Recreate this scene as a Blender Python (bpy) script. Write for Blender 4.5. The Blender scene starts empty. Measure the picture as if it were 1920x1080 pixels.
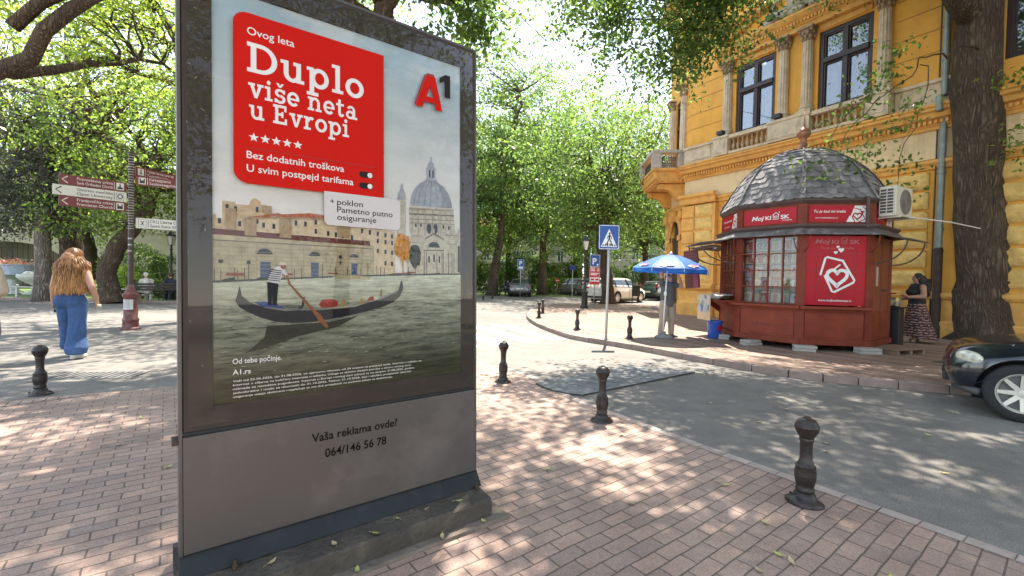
import bpy, bmesh, math, random
import numpy as np
from mathutils import Vector, Matrix
R = math.radians
PI = math.pi
SC = bpy.context.scene
COL = SC.collection
random.seed(5)

# ------------------------------------------------------------ camera, sky, sun, exposure
CAM_H = 1.45
cd = bpy.data.cameras.new('camera'); cam = bpy.data.objects.new('camera', cd); COL.objects.link(cam)
cd.sensor_width = 36.0; cd.lens = 850.0 / 1920 * 36; cd.clip_start = 0.05; cd.clip_end = 3000
_p, _r = -math.atan(18 / 850.0), R(1.24)
cam.matrix_world = Matrix.Translation((0, 0, CAM_H)) @ Matrix.Rotation(R(90) + _p, 4, 'X') @ Matrix.Rotation(_r, 4, 'Z')
SC.camera = cam
SUN_AZ, SUN_EL = 15.0, 65.0          # azimuth clockwise from +Y
w = bpy.data.worlds.new('World'); SC.world = w; w.use_nodes = True
nt = w.node_tree; bg = nt.nodes['Background']
sky = nt.nodes.new('ShaderNodeTexSky'); sky.sky_type = 'NISHITA'; sky.sun_disc = False
sky.sun_elevation = R(SUN_EL); sky.sun_rotation = R(SUN_AZ)
sky.air_density = 1.0; sky.dust_density = 0.0; sky.ozone_density = 2.0
hz = nt.nodes.new('ShaderNodeHueSaturation'); hz.inputs['Saturation'].default_value = 0.55
nt.links.new(sky.outputs[0], hz.inputs['Color']); nt.links.new(hz.outputs[0], bg.inputs[0]); bg.inputs[1].default_value = 0.15
sd = bpy.data.lights.new('sun', 'SUN'); sun = bpy.data.objects.new('sun', sd); COL.objects.link(sun)
sd.energy = 3.8; sd.angle = R(0.53); sd.color = (1.0, 0.93, 0.82)
_d = Vector((math.sin(R(SUN_AZ)) * math.cos(R(SUN_EL)), math.cos(R(SUN_AZ)) * math.cos(R(SUN_EL)), math.sin(R(SUN_EL))))
sun.rotation_euler = _d.to_track_quat('Z', 'Y').to_euler(); sun.location = (0, 0, 40)
SC.view_settings.view_transform = 'Standard'; SC.view_settings.look = 'None'
SC.view_settings.exposure = 2.06; SC.view_settings.gamma = 1.0
cy = SC.cycles
cy.max_bounces = 7; cy.diffuse_bounces = 4; cy.glossy_bounces = 3; cy.transmission_bounces = 5; cy.transparent_max_bounces = 12
cy.caustics_reflective = False; cy.caustics_refractive = False
cy.use_denoising = True
cy.sample_clamp_indirect = 6.0

# ------------------------------------------------------------ materials
def lin(h):
    h = h.lstrip('#'); c = [int(h[i:i + 2], 16) / 255 for i in (0, 2, 4)]
    return tuple(x / 12.92 if x <= 0.04045 else ((x + 0.055) / 1.055) ** 2.4 for x in c)
MATS = {}
def nodemat(name):
    m = bpy.data.materials.new(name); m.use_nodes = True
    t = m.node_tree; b = t.nodes['Principled BSDF']; MATS[name] = m
    return m, t, b
def mat(name, col, rough=0.6, var=0.18, scale=6.0, bump=0.0, bscale=60.0, metal=0.0, coat=0.0, spec=0.5, island=0.0, stain=None):
    """principled with broken-up colour: noise between darker and lighter, optional stain colour patches, optional bump"""
    if name in MATS: return MATS[name]
    if isinstance(col, str): col = lin(col)
    m, t, b = nodemat(name)
    tc = t.nodes.new('ShaderNodeTexCoord'); nz = t.nodes.new('ShaderNodeTexNoise')
    nz.inputs['Scale'].default_value = scale; nz.inputs['Detail'].default_value = 6; nz.inputs['Roughness'].default_value = 0.65
    t.links.new(tc.outputs['Object'], nz.inputs['Vector'])
    rp = t.nodes.new('ShaderNodeValToRGB'); rp.color_ramp.elements[0].position = 0.3; rp.color_ramp.elements[1].position = 0.72
    rp.color_ramp.elements[0].color = tuple(c * (1 - var) for c in col) + (1,)
    rp.color_ramp.elements[1].color = tuple(min(1, c * (1 + var * 0.8)) for c in col) + (1,)
    t.links.new(nz.outputs['Fac'], rp.inputs['Fac']); out = rp.outputs['Color']
    if stain:
        scol, sscale, samt = stain[:3]
        n2 = t.nodes.new('ShaderNodeTexNoise'); n2.inputs['Scale'].default_value = sscale; n2.inputs['Detail'].default_value = 8; n2.inputs['Roughness'].default_value = 0.7
        mp2 = t.nodes.new('ShaderNodeMapping'); mp2.inputs['Scale'].default_value = (1, 1, stain[3] if len(stain) > 3 else 1); t.links.new(tc.outputs['Object'], mp2.inputs[0]); t.links.new(mp2.outputs[0], n2.inputs['Vector'])
        r2 = t.nodes.new('ShaderNodeMapRange'); r2.inputs[1].default_value = 0.52; r2.inputs[2].default_value = 0.72; r2.inputs[3].default_value = 0; r2.inputs[4].default_value = samt
        t.links.new(n2.outputs['Fac'], r2.inputs[0])
        mx = t.nodes.new('ShaderNodeMixRGB'); mx.inputs[2].default_value = tuple(scol) + (1,)
        t.links.new(r2.outputs[0], mx.inputs[0]); t.links.new(out, mx.inputs[1]); out = mx.outputs[0]
    if island:
        ge = t.nodes.new('ShaderNodeNewGeometry'); hs = t.nodes.new('ShaderNodeHueSaturation')
        mr = t.nodes.new('ShaderNodeMapRange'); mr.inputs[3].default_value = 1 - island; mr.inputs[4].default_value = 1 + island
        t.links.new(ge.outputs['Random Per Island'], mr.inputs[0]); t.links.new(mr.outputs[0], hs.inputs['Value'])
        t.links.new(out, hs.inputs['Color']); out = hs.outputs[0]
    t.links.new(out, b.inputs['Base Color'])
    b.inputs['Roughness'].default_value = rough; b.inputs['Metallic'].default_value = metal
    b.inputs['Specular IOR Level'].default_value = spec; b.inputs['Coat Weight'].default_value = coat
    b.inputs['Coat Roughness'].default_value = 0.04
    if bump:
        nb = t.nodes.new('ShaderNodeTexNoise'); nb.inputs['Scale'].default_value = bscale; nb.inputs['Detail'].default_value = 5
        t.links.new(tc.outputs['Object'], nb.inputs['Vector'])
        bp = t.nodes.new('ShaderNodeBump'); bp.inputs['Strength'].default_value = bump; bp.inputs['Distance'].default_value = 0.02
        t.links.new(nb.outputs['Fac'], bp.inputs['Height']); t.links.new(bp.outputs[0], b.inputs['Normal'])
    return m
def flat(name, col, rough=0.5, **k):
    return mat(name, col, rough, var=k.pop('var', 0.04), **k)
def glassmat(name, tint=(1, 1, 1), refl=1.0):
    m, t, b = nodemat(name); o = t.nodes['Material Output']; t.nodes.remove(b)
    tr = t.nodes.new('ShaderNodeBsdfTransparent'); tr.inputs[0].default_value = tint + (1,)
    gl = t.nodes.new('ShaderNodeBsdfGlossy'); gl.inputs['Roughness'].default_value = 0.015
    fr = t.nodes.new('ShaderNodeFresnel'); fr.inputs[0].default_value = 1.5
    mu = t.nodes.new('ShaderNodeMath'); mu.operation = 'MULTIPLY'; mu.inputs[1].default_value = refl
    t.links.new(fr.outputs[0], mu.inputs[0])
    mx = t.nodes.new('ShaderNodeMixShader'); t.links.new(mu.outputs[0], mx.inputs[0])
    t.links.new(tr.outputs[0], mx.inputs[1]); t.links.new(gl.outputs[0], mx.inputs[2]); t.links.new(mx.outputs[0], o.inputs[0])
    return m
def leafmat(name, c0, c1, c2, trans=0.56):
    m, t, b = nodemat(name); o = t.nodes['Material Output']
    ge = t.nodes.new('ShaderNodeNewGeometry'); rp = t.nodes.new('ShaderNodeValToRGB')
    e = rp.color_ramp.elements; e[0].color = c0 + (1,); e[1].color = c2 + (1,); x = e.new(0.55); x.color = c1 + (1,)
    t.links.new(ge.outputs['Random Per Island'], rp.inputs[0]); t.links.new(rp.outputs[0], b.inputs['Base Color'])
    b.inputs['Roughness'].default_value = 0.34; b.inputs['Specular IOR Level'].default_value = 0.38
    tl = t.nodes.new('ShaderNodeBsdfTranslucent'); hs = t.nodes.new('ShaderNodeHueSaturation')
    hs.inputs['Hue'].default_value = 0.486; hs.inputs['Saturation'].default_value = 1.12; hs.inputs['Value'].default_value = 3.8
    t.links.new(rp.outputs[0], hs.inputs['Color']); t.links.new(hs.outputs[0], tl.inputs[0])
    mx = t.nodes.new('ShaderNodeMixShader'); mx.inputs[0].default_value = trans
    t.links.new(b.outputs[0], mx.inputs[1]); t.links.new(tl.outputs[0], mx.inputs[2]); t.links.new(mx.outputs[0], o.inputs[0])
    return m

# ------------------------------------------------------------ mesh builder
class MB:
    """collects shapes; build() links them as ONE mesh object"""
    def __init__(s): s.v = []; s.f = []; s.m = []; s.T = Matrix.Identity(4); s.mi = 0
    def add(s, vs, fs):
        o = len(s.v); T = s.T
        s.v += [tuple(T @ Vector(p)) for p in vs]; s.f += [tuple(i + o for i in f) for f in fs]; s.m += [s.mi] * len(fs); return s
    def box(s, x0, x1, y0, y1, z0, z1, c=0.0):
        if x0 > x1: x0, x1 = x1, x0
        if y0 > y1: y0, y1 = y1, y0
        if z0 > z1: z0, z1 = z1, z0
        if c <= 0:
            return s.add([(x, y, z) for x in (x0, x1) for y in (y0, y1) for z in (z0, z1)],
                         [(0, 1, 3, 2), (4, 6, 7, 5), (0, 4, 5, 1), (2, 3, 7, 6), (0, 2, 6, 4), (1, 5, 7, 3)])
        b = bmesh.new(); bmesh.ops.create_cube(b, size=1)
        for q in b.verts: q.co = Vector(((q.co.x + .5) * (x1 - x0) + x0, (q.co.y + .5) * (y1 - y0) + y0, (q.co.z + .5) * (z1 - z0) + z0))
        bmesh.ops.bevel(b, geom=list(b.edges), offset=min(c, .45 * min(x1 - x0, y1 - y0, z1 - z0)), segments=2, profile=0.6, affect='EDGES')
        b.verts.index_update(); s.add([q.co[:] for q in b.verts], [[q.index for q in f.verts] for f in b.faces]); b.free(); return s
    def poly(s, pts): return s.add(pts, [tuple(range(len(pts)))])
    def prism(s, poly, a, b, axis='z'):
        """2-D outline extruded: axis z -> (x,y), y -> (x,z) extruded along y, x -> (y,z) extruded along x"""
        f = {'z': lambda p, h: (p[0], p[1], h), 'y': lambda p, h: (p[0], h, p[1]), 'x': lambda p, h: (h, p[0], p[1])}[axis]
        n = len(poly); vs = [f(p, a) for p in poly] + [f(p, b) for p in poly]
        return s.add(vs, [tuple(range(n))[::-1], tuple(range(n, 2 * n))] + [(i, (i + 1) % n, n + (i + 1) % n, n + i) for i in range(n)])
    def lathe(s, prof, cx=0, cy=0, n=20, a0=0, a1=2 * PI, sx=1, sy=1, ring=False):
        full = abs(a1 - a0 - 2 * PI) < 1e-6; k = n if full else n + 1; vs = []; fs = []
        for r, z in prof:
            for i in range(k):
                a = a0 + (a1 - a0) * i / n; vs.append((cx + r * sx * math.cos(a), cy + r * sy * math.sin(a), z))
        for j in range(len(prof) - 1):
            for i in range(n): 
                b = (i + 1) % k; fs.append((j * k + i, j * k + b, (j + 1) * k + b, (j + 1) * k + i))
        if full and not ring:
            if prof[0][0] > 1e-5: fs.append(tuple(range(k))[::-1])
            if prof[-1][0] > 1e-5: fs.append(tuple(range((len(prof) - 1) * k, len(prof) * k)))
        return s.add(vs, fs)
    def tube(s, pts, rad, n=8, caps=True):
        pts = [Vector(p) for p in pts]; m = len(pts); rr = rad if isinstance(rad, (list, tuple)) else [rad] * m
        vs = []; fs = []; up = None
        for i, p in enumerate(pts):
            d = (pts[min(i + 1, m - 1)] - pts[max(i - 1, 0)])
            if d.length < 1e-9: d = Vector((0, 0, 1))
            d.normalize()
            if up is None: up = d.orthogonal().normalized()
            up = (up - d * up.dot(d)); up = up.normalized() if up.length > 1e-6 else d.orthogonal().normalized()
            q = d.cross(up)
            for k in range(n):
                a = 2 * PI * k / n; vs.append(tuple(p + (up * math.cos(a) + q * math.sin(a)) * rr[i]))
        for i in range(m - 1):
            for k in range(n):
                b = (k + 1) % n; fs.append((i * n + k, i * n + b, (i + 1) * n + b, (i + 1) * n + k))
        if caps: fs += [tuple(range(n))[::-1], tuple(range((m - 1) * n, m * n))]
        return s.add(vs, fs)
    def ball(s, c, r, n=12, m=8):
        rx, ry, rz = r if isinstance(r, (tuple, list)) else (r, r, r); vs = [(c[0], c[1], c[2] - rz)]; fs = []
        for j in range(1, m):
            a = -PI / 2 + PI * j / m
            for i in range(n): 
                b = 2 * PI * i / n; vs.append((c[0] + rx * math.cos(a) * math.cos(b), c[1] + ry * math.cos(a) * math.sin(b), c[2] + rz * math.sin(a)))
        vs.append((c[0], c[1], c[2] + rz)); L = len(vs) - 1
        for i in range(n): fs += [(0, 1 + (i + 1) % n, 1 + i), (L, L - n + i, L - n + (i + 1) % n)]
        for j in range(m - 2):
            for i in range(n): fs.append((1 + j * n + i, 1 + j * n + (i + 1) % n, 1 + (j + 1) * n + (i + 1) % n, 1 + (j + 1) * n + i))
        return s.add(vs, fs)
    def cone(s, a, b, ra, rb, n=10):
        """capsule-like tapered limb from a to b with round ends"""
        a = Vector(a); b = Vector(b); d = (b - a); L = d.length; d = d.normalized() if L > 1e-6 else Vector((0, 0, 1))
        pts = []; rr = []
        for t in (-1, -.8, -.5): pts.append(a + d * ra * t); rr.append(ra * math.sqrt(max(0, 1 - t * t)) + 1e-4)
        pts += [a, b]; rr += [ra, rb]
        for t in (.5, .8, 1): pts.append(b + d * rb * t); rr.append(rb * math.sqrt(max(0, 1 - t * t)) + 1e-4)
        return s.tube(pts, rr, n)
    def mesh(s, name, mats, smooth=False):
        me = bpy.data.meshes.new(name); me.from_pydata(s.v, [], s.f)
        for m in (mats if isinstance(mats, (list, tuple)) else [mats]): me.materials.append(m)
        if any(s.m): me.polygons.foreach_set('material_index', s.m)
        if smooth: me.polygons.foreach_set('use_smooth', [True] * len(me.polygons))
        me.update(); me.validate(); return me
    def build(s, name, mats, parent=None, smooth=False, label=None, loc=None, auto=None):
        me = s.mesh(name, mats, smooth or auto is not None)
        if auto is not None: me.set_sharp_from_angle(angle=R(auto))
        o = bpy.data.objects.new(name, me); COL.objects.link(o)
        if parent is not None: o.parent = parent
        if loc is not None: o.location = loc
        if label: o['label'] = label
        return o
def tag(o, label, cat, group=None, kind=None):
    if label: o['label'] = label
    if cat: o['category'] = cat
    if group: o['group'] = group
    if kind: o['kind'] = kind
    return o
def thing(name, label, cat, loc=(0, 0, 0), rz=0.0, group=None):
    o = bpy.data.objects.new(name, None); COL.objects.link(o); o.empty_display_size = 0.2
    o.location = loc; o.rotation_euler = (0, 0, rz); return tag(o, label, cat, group)
def copy_tree(o, parent=None):
    c = o.copy(); COL.objects.link(c); c.parent = parent
    for ch in [x for x in SC.objects if x.parent == o]: copy_tree(ch, c)
    return c
def dup(o, label, loc, rz=0.0, scale=None):
    c = copy_tree(o); c.location = loc; c.rotation_euler = (0, 0, rz); c['label'] = label
    if scale: c.scale = (scale,) * 3
    return c
def struct(mb, name, mats, **k):
    o = mb.build(name, mats, **k); o['kind'] = 'structure'; return o
def remeshed(mb, voxel, smooth=6):
    """one continuous skin grown over the collected shapes; returned as new MB geometry"""
    me = mb.mesh('tmp', [bpy.data.materials.new('tmp')]); o = bpy.data.objects.new('tmp', me); COL.objects.link(o)
    md = o.modifiers.new('r', 'REMESH'); md.mode = 'VOXEL'; md.voxel_size = voxel
    if smooth: sm = o.modifiers.new('s', 'SMOOTH'); sm.factor = 0.5; sm.iterations = smooth
    dg = bpy.context.evaluated_depsgraph_get(); e = o.evaluated_get(dg); m2 = e.to_mesh()
    r = MB(); r.v = [tuple(v.co) for v in m2.vertices]; r.f = [tuple(p.vertices) for p in m2.polygons]; r.m = [0] * len(r.f)
    e.to_mesh_clear(); bpy.data.objects.remove(o); bpy.data.meshes.remove(me); return r
def boolean_cut(mb, cutter):
    def mk(b):
        me = b.mesh('tmp', [bpy.data.materials.new('tmp')]); bm = bmesh.new(); bm.from_mesh(me); bmesh.ops.remove_doubles(bm, verts=bm.verts, dist=1e-5)
        bmesh.ops.recalc_face_normals(bm, faces=bm.faces); bm.to_mesh(me); bm.free()
        o = bpy.data.objects.new('tmp', me); COL.objects.link(o); return o
    a, c = mk(mb), mk(cutter); md = a.modifiers.new('b', 'BOOLEAN'); md.operation = 'DIFFERENCE'; md.object = c; md.solver = 'EXACT'
    dg = bpy.context.evaluated_depsgraph_get(); e = a.evaluated_get(dg); m2 = e.to_mesh()
    r = MB(); r.v = [tuple(v.co) for v in m2.vertices]; r.f = [tuple(p.vertices) for p in m2.polygons]; r.m = [0] * len(r.f)
    e.to_mesh_clear()
    for o in (a, c): me = o.data; bpy.data.objects.remove(o); bpy.data.meshes.remove(me)
    return r
# ------------------------------------------------------------ lettering
_TX = {}
def text_geo(s, bold=0.0):
    k = (s, bold)
    if k not in _TX:
        c = bpy.data.curves.new('tmp', 'FONT'); c.body = s; c.size = 1.0; c.offset = bold; c.resolution_u = 3
        o = bpy.data.objects.new('tmp', c); COL.objects.link(o)
        dg = bpy.context.evaluated_depsgraph_get(); e = o.evaluated_get(dg); m = e.to_mesh()
        _TX[k] = ([tuple(v.co) for v in m.vertices], [tuple(p.vertices) for p in m.polygons])
        e.to_mesh_clear(); bpy.data.objects.remove(o); bpy.data.curves.remove(c)
    return _TX[k]
def put_text(mb, s, x, y, out, h=None, width=None, bold=0.0, align='l', xdir=None, slant=0.0, fmap=None):
    """flat letters: fmap(u, v, out) -> point; h = letter em height, width squeezes the line to that length"""
    vs, fs = text_geo(s, bold)
    if not vs: return
    x0 = min(v[0] for v in vs); x1 = max(v[0] for v in vs)
    h = h or 1.0; kx = (width / (x1 - x0)) if width else h
    off = {'l': 0, 'c': -(x1 - x0) / 2, 'r': -(x1 - x0)}[align]
    mb.add([fmap(x + (v[0] - x0 + off) * kx + v[1] * h * slant, y + v[1] * h, out) for v in vs], fs)
def rrect(a, b, c, d, r, corners=(1, 1, 1, 1)):
    pts = []
    for (cx, cy, a0, on) in ((b - r, c + r, 270, corners[1]), (b - r, d - r, 0, corners[2]), (a + r, d - r, 90, corners[3]), (a + r, c + r, 180, corners[0])):
        if on: pts += [(cx + r * math.cos(R(a0 + 90 * k / 8)), cy + r * math.sin(R(a0 + 90 * k / 8))) for k in range(9)]
        else: pts.append((cx + (r if a0 in (270, 0) else -r), cy + (r if a0 in (0, 90) else -r)))
    return pts
# ============================================================ GROUND
def ramp_noise(t, tc, scale, c0, c1, lo=.35, hi=.65, detail=6):
    n = t.nodes.new('ShaderNodeTexNoise'); n.inputs['Scale'].default_value = scale; n.inputs['Detail'].default_value = detail; n.inputs['Roughness'].default_value = .7
    t.links.new(tc, n.inputs['Vector']); r = t.nodes.new('ShaderNodeValToRGB')
    r.color_ramp.elements[0].position = lo; r.color_ramp.elements[1].position = hi
    r.color_ramp.elements[0].color = c0 + (1,); r.color_ramp.elements[1].color = c1 + (1,); t.links.new(n.outputs['Fac'], r.inputs[0]); return r.outputs[0], n.outputs['Fac']
def mixc(t, a, b, fac, mode='MIX'):
    m = t.nodes.new('ShaderNodeMixRGB'); m.blend_type = mode
    for s, i in ((fac, 0), (a, 1), (b, 2)):
        if isinstance(s, (int, float)): m.inputs[i].default_value = s
        elif isinstance(s, tuple): m.inputs[i].default_value = s + (1,)
        else: t.links.new(s, m.inputs[i])
    return m.outputs[0]
def paving(name, ang, bw, bh, c1, c2, mortar, msize=.007, stripes=None, wear=(.30, .25, .22)):
    m, t, b = nodemat(name); tc = t.nodes.new('ShaderNodeTexCoord').outputs['Object']
    mp = t.nodes.new('ShaderNodeMapping'); mp.inputs['Rotation'].default_value = (0, 0, -ang); t.links.new(tc, mp.inputs[0])
    # joints wander a little: the stones are hand laid
    nw = t.nodes.new('ShaderNodeTexNoise'); nw.inputs['Scale'].default_value = 2.3; nw.inputs['Detail'].default_value = 3; t.links.new(tc, nw.inputs['Vector'])
    va = t.nodes.new('ShaderNodeVectorMath'); va.operation = 'MULTIPLY_ADD'; va.inputs[1].default_value = (.03, .03, 0); t.links.new(nw.outputs['Color'], va.inputs[0]); t.links.new(mp.outputs[0], va.inputs[2])
    def br(ca, cb, cm):
        n = t.nodes.new('ShaderNodeTexBrick'); n.inputs['Scale'].default_value = 1; n.inputs['Brick Width'].default_value = bw; n.inputs['Row Height'].default_value = bh
        n.inputs['Mortar Size'].default_value = msize; n.inputs['Mortar Smooth'].default_value = .35; n.inputs['Bias'].default_value = 0
        for k, c in (('Color1', ca), ('Color2', cb), ('Mortar', cm)): n.inputs[k].default_value = c + (1,)
        t.links.new(va.outputs[0], n.inputs['Vector']); return n
    n = br(c1, c2, mortar); col = n.outputs['Color']
    if stripes:
        wv = t.nodes.new('ShaderNodeTexWave'); wv.bands_direction = 'Y'; wv.inputs['Scale'].default_value = stripes[0]; wv.inputs['Distortion'].default_value = 0; t.links.new(va.outputs[0], wv.inputs['Vector'])
        st = t.nodes.new('ShaderNodeMath'); st.operation = 'GREATER_THAN'; st.inputs[1].default_value = .5; t.links.new(wv.outputs['Fac'], st.inputs[0])
        col = mixc(t, col, mixc(t, col, stripes[1], 1.0, 'MULTIPLY'), st.outputs[0])
    g, gf = ramp_noise(t, tc, 1.1, (.66, .64, .63), (1.16, 1.14, 1.10), .3, .7); col = mixc(t, col, g, 1.0, 'MULTIPLY')
    s, sf = ramp_noise(t, tc, 130, (.55, .55, .56), (1.32, 1.30, 1.28), .3, .7, 3); col = mixc(t, col, s, .8, 'MULTIPLY')
    d, df = ramp_noise(t, tc, 5.5, (0, 0, 0), (1, 1, 1), .56, .74); col = mixc(t, col, mixc(t, col, wear, .5), d)
    t.links.new(col, b.inputs['Base Color']); b.inputs['Roughness'].default_value = .72; b.inputs['Specular IOR Level'].default_value = .35
    bp = t.nodes.new('ShaderNodeBump'); bp.inputs['Strength'].default_value = .7; bp.inputs['Distance'].default_value = .006; bp.invert = True; t.links.new(n.outputs['Fac'], bp.inputs['Height'])
    b2 = t.nodes.new('ShaderNodeBump'); b2.inputs['Strength'].default_value = .35; b2.inputs['Distance'].default_value = .003; t.links.new(sf, b2.inputs['Height']); t.links.new(bp.outputs[0], b2.inputs['Normal'])
    t.links.new(b2.outputs[0], b.inputs['Normal']); return m
BRICK_ANG = R(37.4)
M_PAVE = paving('brick_paving', BRICK_ANG, .20, .096, (.46, .315, .25), (.33, .245, .21), (.15, .115, .095), .005)
M_PAVE2 = paving('brick_border', BRICK_ANG + R(90), .20, .096, (.36, .24, .20), (.44, .34, .28), (.09, .075, .065))
M_WALK = paving('sidewalk_paving', R(-58), .30, .10, (.40, .28, .22), (.31, .23, .185), (.10, .08, .07), .006, stripes=(.55, (.82, .77, .75)))
def asphalt():
    m, t, b = nodemat('asphalt'); tc = t.nodes.new('ShaderNodeTexCoord').outputs['Object']
    c, f = ramp_noise(t, tc, .35, (.178, .161, .145), (.248, .227, .206), .3, .7)
    s, sf = ramp_noise(t, tc, 105, (.35, .35, .35), (1.6, 1.58, 1.55), .3, .72, 4); c = mixc(t, c, s, .85, 'MULTIPLY')
    vc = t.nodes.new('ShaderNodeTexVoronoi'); vc.inputs['Scale'].default_value = .22; t.links.new(tc, vc.inputs['Vector']); sc_ = t.nodes.new('ShaderNodeSeparateColor'); t.links.new(vc.outputs['Color'], sc_.inputs[0]); mr_ = t.nodes.new('ShaderNodeMapRange'); mr_.inputs[3].default_value = .86; mr_.inputs[4].default_value = 1.08; t.links.new(sc_.outputs[0], mr_.inputs[0]); c = mixc(t, c, mr_.outputs[0], 1.0, 'MULTIPLY')
    o_, of_ = ramp_noise(t, tc, .9, (0, 0, 0), (1, 1, 1), .63, .74, 4); c = mixc(t, c, mixc(t, c, (.10, .095, .09), .45), o_)
    d, df = ramp_noise(t, tc, 2.6, (.8, .8, .8), (1.12, 1.12, 1.12), .35, .7); c = mixc(t, c, d, 1.0, 'MULTIPLY')
    v = t.nodes.new('ShaderNodeTexVoronoi'); v.feature = 'DISTANCE_TO_EDGE'; v.inputs['Scale'].default_value = .42
    nz = t.nodes.new('ShaderNodeTexNoise'); nz.inputs['Scale'].default_value = 3; t.links.new(tc, nz.inputs['Vector']); 
    va = t.nodes.new('ShaderNodeVectorMath'); va.operation = 'MULTIPLY_ADD'; va.inputs[1].default_value = (.5, .5, .5); t.links.new(nz.outputs['Color'], va.inputs[0]); t.links.new(tc, va.inputs[2]); t.links.new(va.outputs[0], v.inputs['Vector'])
    lt = t.nodes.new('ShaderNodeMath'); lt.operation = 'LESS_THAN'; lt.inputs[1].default_value = .004; t.links.new(v.outputs['Distance'], lt.inputs[0])
    k = t.nodes.new('ShaderNodeMath'); k.operation = 'MULTIPLY'; t.links.new(lt.outputs[0], k.inputs[0]); t.links.new(df, k.inputs[1])
    k2 = t.nodes.new('ShaderNodeMath'); k2.operation = 'MULTIPLY'; k2.inputs[1].default_value = .45; t.links.new(k.outputs[0], k2.inputs[0]); c = mixc(t, c, (.09, .09, .09), k2.outputs[0])
    t.links.new(c, b.inputs['Base Color']); b.inputs['Roughness'].default_value = .8; b.inputs['Specular IOR Level'].default_value = .3
    bp = t.nodes.new('ShaderNodeBump'); bp.inputs['Strength'].default_value = .5; bp.inputs['Distance'].default_value = .006; t.links.new(sf, bp.inputs['Height']); t.links.new(bp.outputs[0], b.inputs['Normal']); return m
M_ASPH = asphalt()
M_KERB = mat('kerb_stone', (.235, .175, .15), .8, .25, 5, .4, 40, island=.15)
M_PAINT = mat('road_paint', (.72, .72, .70), .7, .12, 3, .2, 90, stain=((.3, .3, .3), 6, .6))
M_LAWN = mat('lawn', (.10, .16, .035), .9, .4, 2.5, .6, 30)
M_STEEL = mat('plate_steel', (.13, .132, .135), .55, .25, 3, .2, 30, stain=((.30, .29, .28), 2.5, .5))
struct(MB().add([(-400, -60, 0), (400, -60, 0), (400, 700, 0), (-400, 700, 0)], [(0, 1, 2, 3)]), 'road', M_ASPH)
def sheet(pts, z): return MB().poly([(x, y, z) for x, y in pts])
edge = [(-14, 1.0), (-9.5, 3.0), (-5.5, 4.87), (-4.13, 5.70), (-2.4, 6.85), (-1.1, 7.55), (-.51, 7.62), (-.1, 7.35), (.35, 6.70), (.58, 6.1), (.81, 5.51), (1.74, 4.0), (2.34, 3.10), (2.79, 2.44), (4.4, 0), (6.2, -2.8), (6.2, -9), (-14, -9)]
struct(sheet(edge, .004), 'brick_pavement', M_PAVE)
# narrow flush edging stones along the carriageway side
rim = edge[6:16]; mb = MB()
for (a, b) in zip(rim, rim[1:]):
    a = Vector(a + (0,)); b = Vector(b + (0,)); d = (b - a); L = d.length; d.normalize(); q = Vector((-d.y, d.x, 0)) * -.1
    k = max(1, round(L / .21))
    for i in range(k):
        s0 = a + d * (L * i / k + .004); s1 = a + d * (L * (i + 1) / k - .004); mb.add([(*p[:2], .008) for p in (s0, s1, s1 - q * -1, s0 - q * -1)], [(3, 2, 1, 0)])
struct(mb, 'pavement_edging', mat('edging', (.38, .30, .26), .8, .2, 9, .3, 60, island=.12))
struct(sheet([(-5.45, 4.80), (-4.75, 5.25), (-6.6, 3.1), (-9.3, 3.0)][::1], .008), 'paving_border', M_PAVE2)
# raised far pavement with kerb stones
kerb = [(.95, 20.5), (.66, 17.6), (.62, 16.2), (.74, 14.4), (1.0, 12.9), (1.5, 11.05), (2.16, 10.15), (2.58, 9.6), (3.61, 8.0), (4.37, 7.08), (5.1, 6.62), (6.04, 6.22), (7.6, 5.6), (10, 4.7), (16, 2.5)]
back = [(60, -10), (60, 26), (30, 26.5), (9, 26.3), (3.5, 25.6), (1.6, 24.2)]
mb = MB(); poly = kerb + back
mb.add([(x, y, .1) for x, y in poly], [tuple(range(len(poly)))[::-1]])
o = struct(mb, 'far_pavement', M_WALK)
def smooth_line(pts, step=.1):
    out = []
    P = [Vector((*p, 0)) for p in pts]
    for i in range(len(P) - 1):
        p0, p1, p2, p3 = P[max(i - 1, 0)], P[i], P[i + 1], P[min(i + 2, len(P) - 1)]; n = max(2, int((p2 - p1).length / step))
        for k in range(n):
            t = k / n; out.append(.5 * ((2 * p1) + (-p0 + p2) * t + (2 * p0 - 5 * p1 + 4 * p2 - p3) * t * t + (-p0 + 3 * p1 - 3 * p2 + p3) * t ** 3))
    out.append(P[-1]); return out
kl = smooth_line([(3.2, 25.4), (1.7, 23.4)] + kerb, .5); mb = MB()
for a, b in zip(kl, kl[1:]):
    d = (b - a); L = d.length
    if L < .05: continue
    d.normalize(); q = Vector((d.y, -d.x, 0)); jit = random.uniform(-.004, .004)
    T = Matrix((( d.x, -q.x, 0, a.x), (d.y, -q.y, 0, a.y), (0, 0, 1, 0), (0, 0, 0, 1))); mb.T = T
    mb.box(.004, L - .004, -.05 + jit, .11 + jit, -.05, .112 + jit, .012)
struct(mb, 'kerb', M_KERB)
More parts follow.
